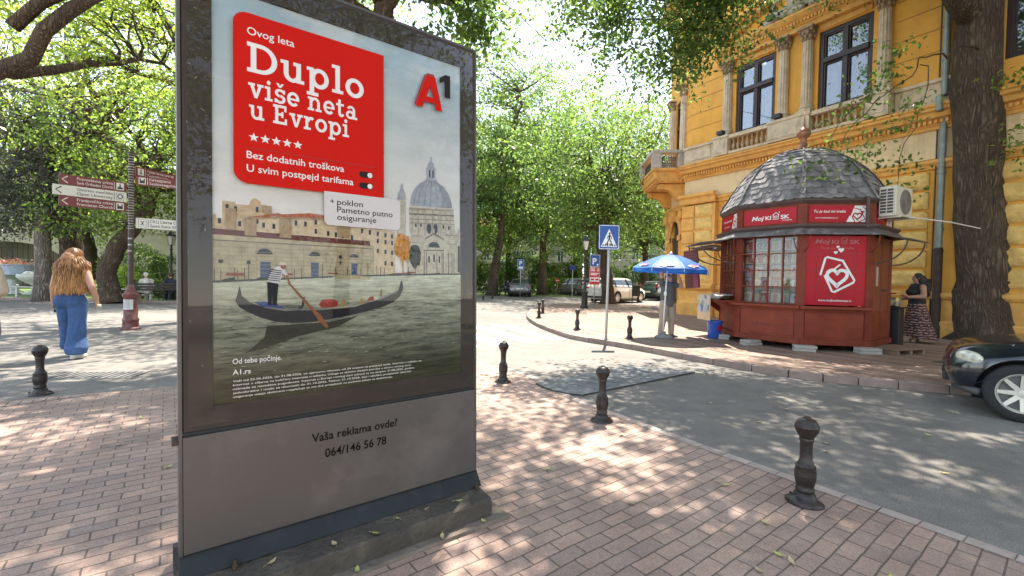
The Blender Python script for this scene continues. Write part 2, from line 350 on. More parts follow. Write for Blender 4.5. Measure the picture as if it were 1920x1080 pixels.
# zebra crossing, steel plate in the road, drain grate
def paint(mb, a, b, wd, z=.004):
    a, b = Vector((*a, 0)), Vector((*b, 0)); d = (b - a).normalized(); q = Vector((-d.y, d.x, 0)) * wd / 2
    mb.poly([(p.x, p.y, z) for p in (a - q, b - q, b + q, a + q)])
mb = MB()
for k in range(-5, 2):
    q = Vector((.90, .436)) * .88 * k; e = Vector((.47, 10.34)) + Vector((.76, .55)) * .88 * k; d = Vector((-.436, .90)); b = e + d * 3.6; paint(mb, (e.x, e.y), (b.x, b.y), .46)
zeb = struct(mb, 'zebra_crossing', M_PAINT)
mb = MB(); arc = [(.36, 6.2)] + [(.36 + .14 * math.sin(t) + .52 * (1 - math.cos(t)), 6.2 - .60 * math.sin(t)) for t in (.35, .7, 1.05, 1.4)] + [(.90, 5.62)]
pl = arc + [(2.95, 7.22), (2.02, 7.72)]
mb.prism(pl, .002, .016)
T = thing('steel_road_plate', 'flat grey steel plate with a rounded end set in the asphalt road', 'road plate')
mb.build('plate', M_STEEL, T)
mb = MB()
for k in range(7):
    t = .14 + k * .125; a = Vector((.55, 6.05, 0)).lerp(Vector((2.0, 7.60, 0)), t); b = a + Vector((.42, -.36, 0)) * .95
    d = (b - a).normalized(); q = Vector((-d.y, d.x, 0)) * .006
    mb.add([(p.x, p.y, .0185) for p in (a - q, b - q, b + q, a + q)], [(0, 1, 2, 3)])
mb.tube([(x, y, .014) for x, y in arc + [(2.95, 7.22)]], .008, 5)
mb.build('plate_seam', mat('dark_gap', (.03, .03, .03), .9), T)
T = thing('drain_grate', 'weathered slotted drain grate lying in the plaza asphalt behind the bollard', 'drain', (-5.75, 6.15, 0), R(10))
mb = MB()
for k in range(16): mb.box(-.62 + k * .08, -.585 + k * .08, -.20, .20, .0, .008)
mb.box(-.66, .66, -.225, -.2, 0, .009); mb.box(-.66, .66, .2, .225, 0, .009)
mb.build('grate_bars', mat('old_iron', (.16, .155, .15), .75, .3), T)
mb = MB(); mb.box(-.64, .64, -.2, .2, -.2, .002); mb.build('shaft', MATS['dark_gap'], T)
# lawns and plaza edge
struct(sheet([(-60, 20.4), (-13.5, 20.9), (-10.5, 24), (-9, 60), (-60, 60)], .006), 'park_lawn', M_LAWN)
struct(sheet([(-7, 37.5), (10, 37.9), (40, 42), (40, 78), (-7, 78)], .006), 'square_lawn', M_LAWN)
mb = MB(); mb.box(-60, -12.6, 20.15, 20.3, 0, .12, .01); struct(mb, 'lawn_kerb', MATS['kerb_stone'])

# ============================================================ TREES
def barkmat(name, c0, c1, vs=13.0):
    m, t, b = nodemat(name); tc = t.nodes.new('ShaderNodeTexCoord').outputs['Object']; mp = t.nodes.new('ShaderNodeMapping'); mp.inputs['Scale'].default_value = (1, 1, .20); t.links.new(tc, mp.inputs[0])
    nz = t.nodes.new('ShaderNodeTexNoise'); nz.inputs['Scale'].default_value = 4; nz.inputs['Detail'].default_value = 6; t.links.new(mp.outputs[0], nz.inputs['Vector'])
    va = t.nodes.new('ShaderNodeVectorMath'); va.operation = 'MULTIPLY_ADD'; va.inputs[1].default_value = (.42, .42, .42); t.links.new(nz.outputs['Color'], va.inputs[0]); t.links.new(mp.outputs[0], va.inputs[2])
    v = t.nodes.new('ShaderNodeTexVoronoi'); v.feature = 'DISTANCE_TO_EDGE'; v.inputs['Scale'].default_value = vs; t.links.new(va.outputs[0], v.inputs['Vector'])
    r = t.nodes.new('ShaderNodeValToRGB'); r.color_ramp.elements[0].position = .0; r.color_ramp.elements[1].position = .28; r.color_ramp.elements[0].color = tuple(q * .58 for q in c0) + (1,); r.color_ramp.elements[1].color = c0 + (1,); t.links.new(v.outputs['Distance'], r.inputs[0])
    g, gf = ramp_noise(t, tc, 1.6, (.7, .7, .7), (1.25, 1.22, 1.18), .3, .7); c = mixc(t, r.outputs[0], g, 1.0, 'MULTIPLY'); d, df = ramp_noise(t, tc, 3.1, (0, 0, 0), (1, 1, 1), .55, .7); c = mixc(t, c, mixc(t, c, c1, .55), d)
    t.links.new(c, b.inputs['Base Color']); b.inputs['Roughness'].default_value = .95; b.inputs['Specular IOR Level'].default_value = .2
    mr = t.nodes.new('ShaderNodeMapRange'); mr.inputs[2].default_value = .3; t.links.new(v.outputs['Distance'], mr.inputs[0]); ad = t.nodes.new('ShaderNodeMath'); ad.operation = 'MULTIPLY_ADD'; ad.inputs[1].default_value = .5; t.links.new(nz.outputs['Fac'], ad.inputs[0]); t.links.new(mr.outputs[0], ad.inputs[2])
    bp = t.nodes.new('ShaderNodeBump'); bp.inputs['Strength'].default_value = 1.0; bp.inputs['Distance'].default_value = .05; t.links.new(ad.outputs[0], bp.inputs['Height']); t.links.new(bp.outputs[0], b.inputs['Normal']); return m
M_BARK = barkmat('bark', (.150, .112, .082), (.21, .175, .14)); M_BARK2 = barkmat('bark_pale', (.27, .235, .20), (.36, .33, .29), 12)
M_LEAF = leafmat('leaf', (.028, .052, .018), (.062, .102, .030), (.098, .142, .040))
M_LEAF_Y = leafmat('leaf_light', (.036, .064, .018), (.084, .128, .032), (.130, .172, .045))
M_LEAF_L = leafmat('leaf_sunlit', (.055, .088, .022), (.112, .156, .034), (.158, .198, .046), .62)
M_LEAF_D = leafmat('leaf_dark', (.022, .050, .016), (.034, .068, .020), (.055, .090, .026), .35)
M_NEEDLE = leafmat('needle', (.045, .055, .038), (.06, .07, .045), (.085, .085, .06), .2)
M_HEDGE = leafmat('hedge_leaf', (.05, .095, .018), (.075, .14, .022), (.13, .18, .03), .35)
rng = np.random.default_rng(11)
def leaf_mesh(name, cen, size, m, up=.35, wid=.55):
    """many separate leaf-sized faces, slightly folded along the midrib"""
    n = len(cen); cen = np.asarray(cen, dtype=np.float64)
    d = rng.normal(size=(n, 3)); d[:, 2] -= .35; d /= np.linalg.norm(d, axis=1)[:, None]
    nn = rng.normal(size=(n, 3)); nn[:, 2] += up * 4; s = np.cross(d, nn); s /= np.linalg.norm(s, axis=1)[:, None] + 1e-9
    nn = np.cross(s, d); L = size * rng.uniform(.6, 1.3, n)[:, None]; W = L * wid
    v = np.empty((n, 4, 3)); v[:, 0] = cen; v[:, 1] = cen + d * L * .42 + s * W * .5 + nn * L * .1; v[:, 2] = cen + d * L; v[:, 3] = cen + d * L * .42 - s * W * .5 + nn * L * .1
    me = bpy.data.meshes.new(name); me.vertices.add(4 * n); me.vertices.foreach_set('co', v.ravel())
    me.loops.add(4 * n); me.loops.foreach_set('vertex_index', np.arange(4 * n, dtype=np.int32)); me.polygons.add(n)
    me.polygons.foreach_set('loop_start', np.arange(0, 4 * n, 4, dtype=np.int32)); me.update(calc_edges=True); me.materials.append(m)
    return me
def wobble(a, b, n, amp, sag=0.0):
    a, b = np.array(a, float), np.array(b, float); L = np.linalg.norm(b - a); k = np.cumsum(rng.normal(0, amp * L / n, (n + 1, 3)), 0); t = np.linspace(0, 1, n + 1)[:, None]
    k -= t * k[-1]; k[0] = 0; p = a + (b - a) * t + k; p[:, 2] += sag * L * np.sin(t[:, 0] * PI); return p
def tree(name, label, base, trunk, limbs, blobs, ncl, per, leaf, m=None, bark=None, spread=.55, seed=1, rot=0.0, cat='tree', group=None, flare=1.35, extra=()):
    """trunk: list of (dx,dy,z,r) ; limbs: n main limbs ; blobs: foliage volumes (x,y,z,rx,ry,rz,weight) relative to the base"""
    global rng
    rng = np.random.default_rng(seed); m = m or M_LEAF; bark = bark or M_BARK
    T = thing(name, label, cat, (base[0], base[1], base[2] if len(base) > 2 else 0), rot, group)
    wood = MB(); tp = [np.array(p[:3]) for p in trunk]; tr = [p[3] for p in trunk]
    pts = []; rr = []
    for i in range(len(tp) - 1):
        for k in range(5):
            t = k / 5; pts.append(tp[i] * (1 - t) + tp[i + 1] * t + (rng.normal(0, .05 * tr[i], 3) if (i or k) else 0)); rr.append((tr[i] * (1 - t) + tr[i + 1] * t) * rng.uniform(.96, 1.05))
    pts.append(tp[-1]); rr.append(tr[-1]); rr[0] *= flare; rr[1] *= 1 + (flare - 1) * .35
    wood.tube(pts, rr, 18)
    W = np.array([b[6] * b[3] * b[4] * b[5] for b in blobs]); W /= W.sum(); cl = []
    while len(cl) < ncl:
        b = blobs[rng.choice(len(blobs), p=W)]; q = rng.normal(size=3); q /= np.linalg.norm(q); q *= rng.uniform(.35, 1) ** .5
        cl.append(np.array(b[:3]) + q * np.array(b[3:6]) * (1 + .18 * rng.normal()))
    cl = np.array(cl); nodes = [(p, r) for p, r in zip(pts[len(pts) * 2 // 3:], rr[len(pts) * 2 // 3:])]
    order = rng.permutation(len(cl)); heads = []
    for i in order:
        if len(heads) >= limbs: break
        if all(np.linalg.norm(cl[i] - cl[j]) > 2.2 for j in heads): heads.append(i)
    top = pts[-1]; limb_nodes = list(nodes)
    for j in heads:
        k = rng.integers(0, len(nodes)); st, r0 = nodes[k]; p = wobble(st, cl[j], 9, .30, .10); ra = np.linspace(min(r0 * .72, .46 * tr[0]), .022, 10); wood.tube(p, list(ra), 8)
        limb_nodes += [(p[q], ra[q]) for q in range(3, 10)]
    LP = np.array([q[0] for q in limb_nodes]); LR = np.array([q[1] for q in limb_nodes])
    for c in cl:
        k = int(np.argmin(np.linalg.norm(LP - c, axis=1) + np.where(LP[:, 2] > c[2] + .5, .6, 0))); r0 = min(LR[k] * .7, .05)
        p = wobble(LP[k], c, 5, .35, .06); wood.tube(p, list(np.linspace(max(r0, .010), .005, 6)), 4, caps=False)
    for ex in extra:
        wood.tube(wobble(ex[0], ex[1], 10, .22, ex[4] if len(ex) > 4 else .05), list(np.linspace(ex[2], ex[3], 11)), 8)
    wood.build('trunk', bark, T, smooth=True)
    sz = rng.uniform(.5, 1.35, len(cl)); cnt = rng.poisson(per * sz ** 1.5)
    cen = np.repeat(cl, cnt, axis=0); s = np.repeat(sz, cnt)[:, None]; off = rng.normal(size=(len(cen), 3)) * np.array([1, 1, .62]) * spread * s
    # little gaps: leaves gather on invisible sub twigs
    sub = rng.normal(size=(len(cl) * 7, 3)) * np.array([1, 1, .55]) * spread
    idx = np.repeat(np.arange(len(cl)), cnt) * 7 + rng.integers(0, 7, len(cen)); cen = cen + sub[idx] * s + off * .42
    o = bpy.data.objects.new('crown', leaf_mesh('crown', cen, leaf, m)); COL.objects.link(o); o.parent = T
    return T
# --- the big street tree by the kiosk: limbs reach over the road and hang into the picture
sprays = [(-4.2, -1.7, 5.0), (-3.6, -1.6, 5.8), (-3.0, -1.5, 6.6), (-3.9, -1.9, 4.2), (-3.4, -2.0, 4.7), (-4.6, -2.0, 4.3), (-5.3, -1.9, 3.75), (-3.2, -1.9, 3.3), (-2.9, -1.8, 5.2), (-4.5, -2.1, 3.7), (-5.1, -2.2, 3.5), (-2.8, -1.5, 4.0), (-3.3, -1.4, 6.1), (-4.0, -2.0, 5.3)]
bl = [(-2, -.4, 12.2, 4.6, 3.2, 2.8, 1), (-6.0, -2.4, 9.9, 3.3, 2.0, 1.5, 1.7), (-8.9, -2.55, 7.2, 1.9, 1.3, 1.15, 4.2), (-8.2, -2.4, 5.9, .8, .7, .7, 5), (-7.4, -2.3, 6.7, .9, .8, .8, 5), (-9.9, -2.4, 6.6, .6, .6, .7, 4), (-3.9, 1.2, 11.2, 3.4, 1.5, 1.0, 1.5), (3.5, 1, 11, 3.5, 4, 3, .6)]
tree('plane_tree', 'massive street tree with a thick brown trunk beside the dark parked car', (12.15, 11.6, .1),
     [(0, 0, -.1, .60), (-.12, 0, 1.5, .53), (-.36, 0, 4.2, .475), (-.55, -.05, 7.0, .47), (-.74, -.1, 11.8, .42)], 9, [(a - .7, b + .15, c, d, e, f, g) for a, b, c, d, e, f, g in bl], 620, 135, .105, spread=.34, seed=21,
     extra=[((-.74, -.1, 11.2), (-6.6, -2.2, 10.3), .24, .10), ((-6.6, -2.2, 10.3), (-9.4, -2.5, 7.7), .10, .03), ((-.5, -.1, 7.2), (-3.3, -1.5, 6.4), .04, .012), ((-3.3, -1.5, 6.4), (-5.2, -1.9, 4.4), .014, .006), ((-3.0, -1.2, 6.4), (-3.9, -1.8, 3.5), .012, .005), ((-4.2, -1.6, 5.5), (-6.0, -1.9, 3.8), .010, .004)])
def leafy_branch(name, label, pts, per, leaf, sp, m, seed, cat='branch'):
    global rng
    rng = np.random.default_rng(seed); return np.concatenate([np.array(p) + np.array([-.65, .15, .1]) + rng.normal(size=(per, 3)) * np.array([1, .8, .55]) * sp for p in pts])
PT = [o for o in SC.objects if o.name == 'plane_tree'][0]
c = leafy_branch('', '', sprays, 62, .1, .24, M_LEAF, 4); o = bpy.data.objects.new('hanging_sprays', leaf_mesh('hanging_sprays', c, .12, M_LEAF)); COL.objects.link(o); o.parent = PT
c = leafy_branch('', '', [(-.9, -1.3, 6.2), (-.8, -1.6, 5.0), (-.6, -1.7, 4.2), (-.2, -1.9, 3.5), (-.5, -2.0, 5.6), (.1, -2.2, 4.7), (.3, -2.2, 3.9), (-1.0, -1.5, 4.6)], 90, .1, .3, M_LEAF, 5)
o = bpy.data.objects.new('side_sprays', leaf_mesh('side_sprays', c + np.array([.95, .0, -.1]), .13, M_LEAF_Y)); COL.objects.link(o); o.parent = PT
# --- trees whose crowns shade the foreground
tree('broadleaf_tree', 'tree rising right behind the advertising panel, only its top branches showing above it', (-3.0, 9.9), [(0, 0, 0, .34), (.05, 0, 3, .29), (.1, -.1, 6.4, .24), (.3, -.3, 8.2, .16)], 8,
     [(-.3, -1.9, 9.6, 3.9, 3.0, 1.7, 1), (.6, .5, 8.6, .9, .9, .9, 1.5), (2.35, -.9, 6.35, .35, .3, .45, 16), (1.7, -.8, 7.3, .8, .5, .4, 5), (-4.2, -1.5, 9.0, 2.0, 2.4, 1.6, 1), (2.9, -2.6, 9.9, 1.7, 1.6, 1.1, 1)], 300, 175, .135, spread=.36, seed=31)
tree('roadside_tree', 'roadside tree whose high crown dapples the road with shade', (10.2, 3.6), [(0, 0, 0, .36), (-.2, .1, 4, .3), (-.6, .4, 7.5, .24), (-1.4, 1.2, 9.6, .16)], 8,
     [(-4.6, 2.3, 9.2, 4.6, 3.0, 1.4, 1), (-7.4, 2.6, 9.0, 1.8, 2.2, 1.1, 1.2), (0, 0, 11, 3, 3, 2, .4)], 330, 215, .135, spread=.31, seed=33)
tree('park_tree', 'tree whose thick bare limb slants across the top left corner', (-11.3, 7.3), [(0, 0, 0, .30), (.1, 0, 2.2, .25), (.9, .2, 4.2, .22), (1.2, .3, 6.4, .15)], 7,
     [(2.2, 1.2, 8.2, 3.0, 2.6, 1.7, 1.2), (1.5, 3.4, 6.9, 2.4, 1.6, 1.2, 1.3), (-2, 0, 9, 3, 3, 2, .5)], 220, 66, .12, m=M_LEAF_L, spread=.38, seed=35, extra=[((.7, .1, 3.8), (4.4, 1.2, 6.9), .17, .09, .03), ((2.6, .6, 5.6), (5.2, 2.8, 8.2), .11, .04)])
tree('plaza_tree', 'plaza tree hidden behind the advertising panel, its wide crown spreading over the walking woman', (-8.9, 14.2), [(0, 0, 0, .36), (.1, 0, 3, .3), (-.1, -.1, 6, .26), (-.2, 0, 9, .16)], 9,
     [(-.6, 0, 10.4, 5.4, 3.6, 2.8, 1), (-3.8, -1.2, 8.0, 2.4, 2.0, 1.5, 1.1), (2.6, -.6, 9.2, 2.6, 2.2, 1.6, .9)], 260, 56, .13, m=M_LEAF_L, spread=.36, seed=37)
# --- background trees: three kinds grown once, each copy a tree of its own
def bg_tree(label, base, seed, h=19, r=6.2, m=None, name='chestnut_tree', n=250, per=105, leaf=.25, tr=.36, low=5.0, lean=0.0, group='trees round the square'):
    mid = (h + low) / 2; hz = (h - low) / 2
    return tree(name, label, base, [(0, 0, 0, tr), (lean * .2, 0, low * .45, tr * .82), (lean, .1, low * 1.05, tr * .7), (lean * 1.3, .2, mid, tr * .5)], 9,
                [(0, 0, mid, r, r, hz, 1), (r * .4, -.2 * r, low + hz * .55, r * .7, r * .7, hz * .5, 1), (-r * .45, .1, low + hz * .6, r * .6, r * .6, hz * .5, 1)], n, per, leaf, m=m, seed=seed, spread=.78, group=group)
A1 = bg_tree('dark forked tree left of the grey car seen from behind', (-1.65, 37.6), 41, h=21.5, r=6.2, low=4.4, lean=.6, tr=.42)
A2 = bg_tree('straight trunked tree just right of the grey car seen from behind', (2.75, 41.3), 42, h=21.5, r=6.2, low=3.9, m=M_LEAF_Y, tr=.44)
A3 = bg_tree('tree whose trunk hides the middle of the white car', (5.75, 27.0), 43, h=12.8, r=4.4, low=3.3, tr=.42, n=220, leaf=.2, lean=-.5)
GRP = [('tree behind the viewer, seen only as a reflection in the glass of the advertising panel', A2, (4.5, -11), 1.0, .85), ('second tree behind the viewer, mirrored in the glass further right', A1, (12, -7), 2.0, .8), ('tall tree behind the silver van', A1, (8.2, 50), 1.2, 1.0), ('leafy tree standing beyond the white car', A2, (13.5, 46), 2.2, .95), ('bushy tree between the umbrella and the corner building', A1, (19, 41), 3.9, .8),
       ('tall tree far behind the parking sign', A2, (-.5, 56), .4, 1.05), ('full crowned tree far behind the straight trunked tree', A1, (4.5, 58), 3.3, 1.0), ('low spreading tree beyond the square left of the forked tree', A2, (-5.5, 62), 2.7, .95), ('low spreading tree beyond the silver people carrier', A2, (10, 61), .9, .95), ('full crowned tree beyond the small green car', A1, (19, 58), 5.5, .95), ('tree just beyond the right edge of the advertising panel', A2, (-6.5, 47), 5.1, 1.0),
       ('tree behind the advertising panel, seen over its upper edge', A1, (-12, 33), 4.4, 1.0), ('tree further behind the advertising panel', A2, (-17, 44), 1.9, 1.05)]
for lab, src, (x, y), rz, sc in GRP: dup(src, lab, (x, y, 0), rz, sc)
# park on the left
B1 = tree('maple_tree', 'forked tree whose leaning trunk rises above the left arrow signs', (-21.2, 21.6), [(0, 0, 0, .48), (.2, 0, 2.5, .42), (-.2, 0, 5.0, .38), (.8, 0, 7.6, .30), (2.2, .1, 10.0, .2)], 10,
          [(.5, 0, 10.8, 5.2, 4.6, 4.8, 1), (-2, -1, 7.5, 3.4, 2.8, 2.6, 1), (3.5, -.6, 7.2, 2.6, 2.4, 2.6, 1)], 210, 46, .19, m=M_LEAF_L, seed=51, spread=.46, group='trees in the park', extra=[((-.2, 0, 4.6), (-3.4, 0, 8.5), .2, .05), ((.6, 0, 7), (.2, .2, 12), .16, .04)])
B2 = tree('maple_tree', 'tree with a crooked dark trunk behind the walking woman', (-17.3, 19.6), [(0, 0, 0, .42), (-.25, 0, 1.3, .34), (.3, 0, 2.6, .32), (1.5, 0, 4.0, .28), (1.9, .1, 6.4, .2)], 9,
          [(1.5, 0, 6.9, 3.9, 3.2, 3.3, 1), (-1.1, -.4, 3.6, 1.3, 1.4, 1.2, 1.4), (1.2, -.5, 3.7, 1.4, 1.1, .9, 1.2)], 200, 50, .17, m=M_LEAF_Y, seed=52, spread=.46, group='trees in the park')
dup(B1, 'leafy park tree behind the signpost', (-15.2, 25.5, 0), 2.5, .92)
dup(B1, 'tall park tree far behind the signpost', (-24, 34, 0), 1.1, 1.15)
dup(B2, 'park tree partly hidden by the left side of the advertising panel', (-12.6, 23.2, 0), 3.3, 1.15)
dup(B1, 'park tree at the far left edge of the plaza', (-30.5, 25.5, 0), 4.2, 1.1)
dup(B1, 'tall park tree beyond the arched gate', (-42, 42, 0), .4, 1.3)
tree('conifer_tree', 'dull grey green conifer with a pale straight trunk left of the walking woman', (-20.6, 19.9), [(0, 0, 0, .30), (0, 0, 3, .26), (.05, 0, 6, .2), (0, 0, 9, .1)], 12,
     [(-1.4, 0, 3.9, 2.6, 2.0, 1.0, 1), (-.6, 0, 5.2, 2.6, 2.2, 1.4, 1), (0, 0, 7.5, 1.6, 1.6, 1.8, 1)], 200, 100, .14, m=M_NEEDLE, bark=M_BARK2, seed=53, spread=.40, group=None)
tree('yew_tree', 'dark rounded evergreen behind the bench with two people', (-15.6, 26.6), [(0, 0, 0, .2), (0, 0, 1.5, .16), (0, 0, 4, .08)], 6, [(.4, 0, 3.9, 2.9, 2.2, 1.75, 1), (1.6, 0, 3.2, 1.8, 1.6, 1.2, 1)], 170, 150, .12, m=M_LEAF_D, seed=54, spread=.42)
def shrub(name, label, base, blobs, n, leaf, m, seed, cat='bush', stems=6):
    global rng
    rng = np.random.default_rng(seed); T = thing(name, label, cat, (*base, 0)); W = np.array([b[3] * b[4] * b[5] for b in blobs]); W /= W.sum()
    k = rng.choice(len(blobs), n, p=W); B = np.array(blobs)[k]; q = rng.normal(size=(n, 3)); q /= np.linalg.norm(q, axis=1)[:, None]; q *= rng.uniform(.55, 1.06, n)[:, None] ** .5
    c = B[:, :3] + q * B[:, 3:6]; c[:, 2] = np.abs(c[:, 2]); o = bpy.data.objects.new('leaves', leaf_mesh('leaves', c, leaf, m)); COL.objects.link(o); o.parent = T
    mb = MB()
    for i in range(stems):
        b = blobs[i % len(blobs)]; mb.tube(wobble((b[0] * .7, b[1] * .7, 0), (b[0] + rng.normal() * b[3] * .3, b[1], b[2] + b[5] * .6), 4, .2), [.04, .035, .03, .02, .012], 5)
    mb.build('stems', M_BARK, T); return T
shrub('round_bush', 'round clipped green bush behind the hedge', (-20.0, 23.6), [(0, 0, .7, 1.25, 1.1, 1.05)], 5200, .10, M_HEDGE, 61)
shrub('clipped_hedge', 'long low clipped hedge running behind the park bench', (-17.0, 24.6), [(-5 + k * 1.1, 0, .5, .95, .55, .5) for k in range(11)], 15000, .09, M_HEDGE, 62, 'hedge', 11)
shrub('yellow_bush', 'bright yellow green bush at the far left behind the railing', (-29.5, 24.8), [(0, 0, .6, 1.5, 1, .8)], 4500, .12, M_HEDGE, 63)
shrub('flowering_bush', 'small bush with red leaves peeping out behind the signpost', (-16.2, 25.6), [(0, 0, 1.5, 1.0, .8, .6)], 2500, .10, leafmat('red_leaf', (.25, .05, .04), (.35, .09, .07), (.45, .2, .15), .3), 64)
shrub('square_hedge', 'light green hedge behind the straight trunked tree', (5.2, 44.5), [(-2 + k * 1.0, 0, .75, .9, .7, .85) for k in range(6)], 6500, .14, M_HEDGE, 65, 'hedge', 6)
dup(B2, 'small park tree between the conifer and the archway', (-25.5, 27.5, 0), 5.2, 1.0)
dup(B2, 'small park tree on the lawn beyond the bench', (-19.5, 30.5, 0), 1.0, 1.25)
dup(B2, 'broad park tree behind the yew', (-14.5, 34, 0), 2.4, 1.5)
shrub('tall_shrub', 'tall loose shrub on the lawn left of the signpost', (-22.6, 27.0), [(0, 0, 1.5, 1.9, 1.2, 1.6), (2.2, .4, 1.2, 1.5, 1.1, 1.3)], 9000, .14, M_LEAF, 67)
shrub('ivy_thicket', 'dark leafy thicket growing against the wall behind the massive trunk', (14.2, 12.0), [(0, 0, 2.9, 1.1, .6, 1.2), (.3, 0, 1.5, 1.2, .6, 1.3), (1.2, -.1, 2.4, 1.0, .6, 1.5)], 6500, .15, M_LEAF_D, 66)
for lab_, b_, sd_ in (('tall green shrubbery beyond the lawn, left of the grey hatchback', (-5.5, 52), 71), ('tall green shrubbery beyond the lawn between the two square trees', (1.5, 55), 72), ('tall green shrubbery beyond the lawn behind the silver people carrier', (8.5, 53), 73), ('tall green shrubbery beyond the lawn behind the small green car', (17, 52), 74)):
    shrub('tall_shrub', lab_, b_, [(0, 0, 2.0, 2.6, 1.5, 2.2), (2.6, .4, 1.6, 2.0, 1.4, 1.8), (-2.6, .3, 1.7, 2.0, 1.4, 1.9)], 8000, .26, M_LEAF_Y if sd_ % 2 else M_LEAF, sd_)
# far buildings glimpsed beneath the crowns
M_FARW = mat('pale_render', (.30, .25, .20), .9, .15, .6, .2, 8); M_FARP = mat('pink_render', (.40, .24, .17), .9, .12, .6, .2, 8); M_FARWIN = mat('far_glass', (.05, .06, .07), .15, .1); M_ROOF = mat('clay_roof', (.28, .11, .06), .85, .3, 3, .6, 20)
def far_house(label, loc, rz, wd, h, dp, m, nw, nf, group='houses beyond the square'):
    T = thing('town_house', label, 'house', loc, rz, group); mb = MB(); fh = h / nf; xs = [-wd / 2]; 
    ww = wd / nw * .42
    for i in range(nw): c = -wd / 2 + wd * (i + .5) / nw; xs += [c - ww / 2, c + ww / 2]
    xs.append(wd / 2); zs = [0]
    for j in range(nf): zs += [j * fh + fh * .28, j * fh + fh * .82]
    zs.append(h)
    for i in range(len(xs) - 1):
        for j in range(len(zs) - 1):
            if i % 2 == 1 and j % 2 == 1: continue
            mb.box(xs[i], xs[i + 1], 0, .3, zs[j], zs[j + 1])
    mb.box(-wd / 2, wd / 2, .302, dp, 0, h); mb.box(-wd / 2 - .25, wd / 2 + .25, -.3, .0, h - .45, h - .1)
    for j in range(1, nf): mb.box(-wd / 2, wd / 2, -.08, -.002, j * fh - .1, j * fh + .08)
    mb.build('wall', m, T)
    for i in range(nw):
        for j in range(nf):
            mb = MB(); x0, x1, z0, z1 = xs[1 + 2 * i], xs[2 + 2 * i], zs[1 + 2 * j], zs[2 + 2 * j]; f = .07
            mb.box(x0, x0 + f, .1, .17, z0, z1); mb.box(x1 - f, x1, .1, .17, z0, z1); mb.box(x0 + f, x1 - f, .1, .17, z1 - f, z1); mb.box(x0 + f, x1 - f, .1, .17, z0, z0 + f)
            mb.box((x0 + x1) / 2 - .03, (x0 + x1) / 2 + .03, .1, .17, z0 + f, z1 - f); wn = mb.build('window', mat('white_frame', (.6, .58, .54), .6, .1), T)
            MB().box(x0, x1, .2, .25, z0, z1).build('pane', M_FARWIN, wn)
    mb = MB(); mb.prism([(-.4, h), (dp + .4, h), (dp / 2, h + dp * .35)], -wd / 2 - .3, wd / 2 + .3, 'x'); mb.build('roof', M_ROOF, T)
far_house('pale house with rows of windows beyond the square trees', (2, 84, 0), 0, 22, 11, 9, M_FARW, 8, 3)
far_house('pinkish house far behind the grey car seen from behind', (-18, 82, 0), R(3), 18, 12, 9, M_FARP, 6, 3)
far_house('cream house far behind the white car', (27, 78, 0), R(-8), 26, 12, 9, M_FARW, 9, 3)
far_house('low pale house behind the yew and the park bench', (-24, 52, 0), R(24), 20, 8, 8, M_FARW, 6, 2)
# arched gateway at the far left
T = thing('arched_gatehouse', 'cream gatehouse with a wide dark archway at the far left', 'building', (-36.5, 33.0, 0), R(40))
mb = MB(); rr, cz = 3.1, 1.35; out = [(-9, 0), (-rr, 0), (-rr, cz)] + [(-rr * math.cos(a), cz + 2.0 * math.sin(a)) for a in [PI * k / 18 for k in range(1, 18)]] + [(rr, cz), (rr, 0), (12, 0), (12, 9.5), (-9, 9.5)]
mb.prism(out, 0, 1.0, 'y'); mb.box(-9, 12, 4.2, 4.6, 0, 9.5); mb.box(-9, 12, -.15, -.002, 4.6, 4.85)
mb.build('wall', mat('cream_render', (.46, .40, .33), .9, .18, 1.2, .3, 9), T)
mb = MB(); mb.box(-9.3, 12.3, -.5, 5.0, 9.52, 9.8); mb.build('roof', M_ROOF, T)
mb = MB()
for k in range(23): 
    x = -2.95 + k * .268; z1 = cz + 2.0 * math.sqrt(max(0, 1 - (x / rr) ** 2)) - .02; mb.box(x - .02, x + .02, .55, .6, 0, z1)
for z in (.15, 1.2, 1.9): mb.box(-3, 3, .52, .548, z, z + .06)
mb.box(-.07, .07, .5, .518, 0, 3.3)
mb.build('iron_gate', mat('black_iron', (.02, .02, .022), .5, .2), T)
# planters / stalls by the gate
T = thing('stone_fountain', 'pale stone basin with carved lumps standing on the lawn before the archway', 'fountain', (-25.6, 24.9, 0))
mb = MB(); mb.lathe([(.9, 0), (.95, .12), (.62, .2), (.5, .5), (.9, .72), (1.15, .95), (1.12, 1.12), (.95, 1.02), (.2, .95)], 0, 0, 22); mb.build('basin', mat('pale_stone', (.46, .47, .42), .85, .2, 5, .6, 20), T, smooth=True)
mb = MB()
for k in range(7): a = k * .9; mb.ball((.7 * math.cos(a), .6 * math.sin(a), 1.05), (.36, .3, .24), 10, 7)
remeshed(mb, .05, 8).build('carved_rim', MATS['pale_stone'], T, smooth=True)
T = thing('flower_tub', 'blue striped tub on a white stand in front of the archway', 'planter', (-27.8, 25.2, 0))
mb = MB(); mb.lathe([(.72, 1.0), (.95, 1.06), (1.0, 1.55), (1.04, 1.58), (1.04, 1.63), (.95, 1.62), (.9, 1.5)], 0, 0, 22); mb.build('tub', mat('blue_band', (.42, .48, .62), .6, .2, 4), T)
mb = MB(); mb.lathe([(.55, 0), (.5, .1), (.28, .2), (.25, .8), (.75, .995)], 0, 0, 16); mb.build('stand', mat('white_stone', (.6, .62, .62), .7, .12), T)
c = np.random.default_rng(8).normal(size=(500, 3)) * np.array([.45, .45, .12]) + np.array([0, 0, 1.68]); o = bpy.data.objects.new('flowers', leaf_mesh('flowers', c, .13, leafmat('flower', (.45, .16, .1), (.5, .3, .2), (.2, .25, .08), .2))); COL.objects.link(o); o.parent = T
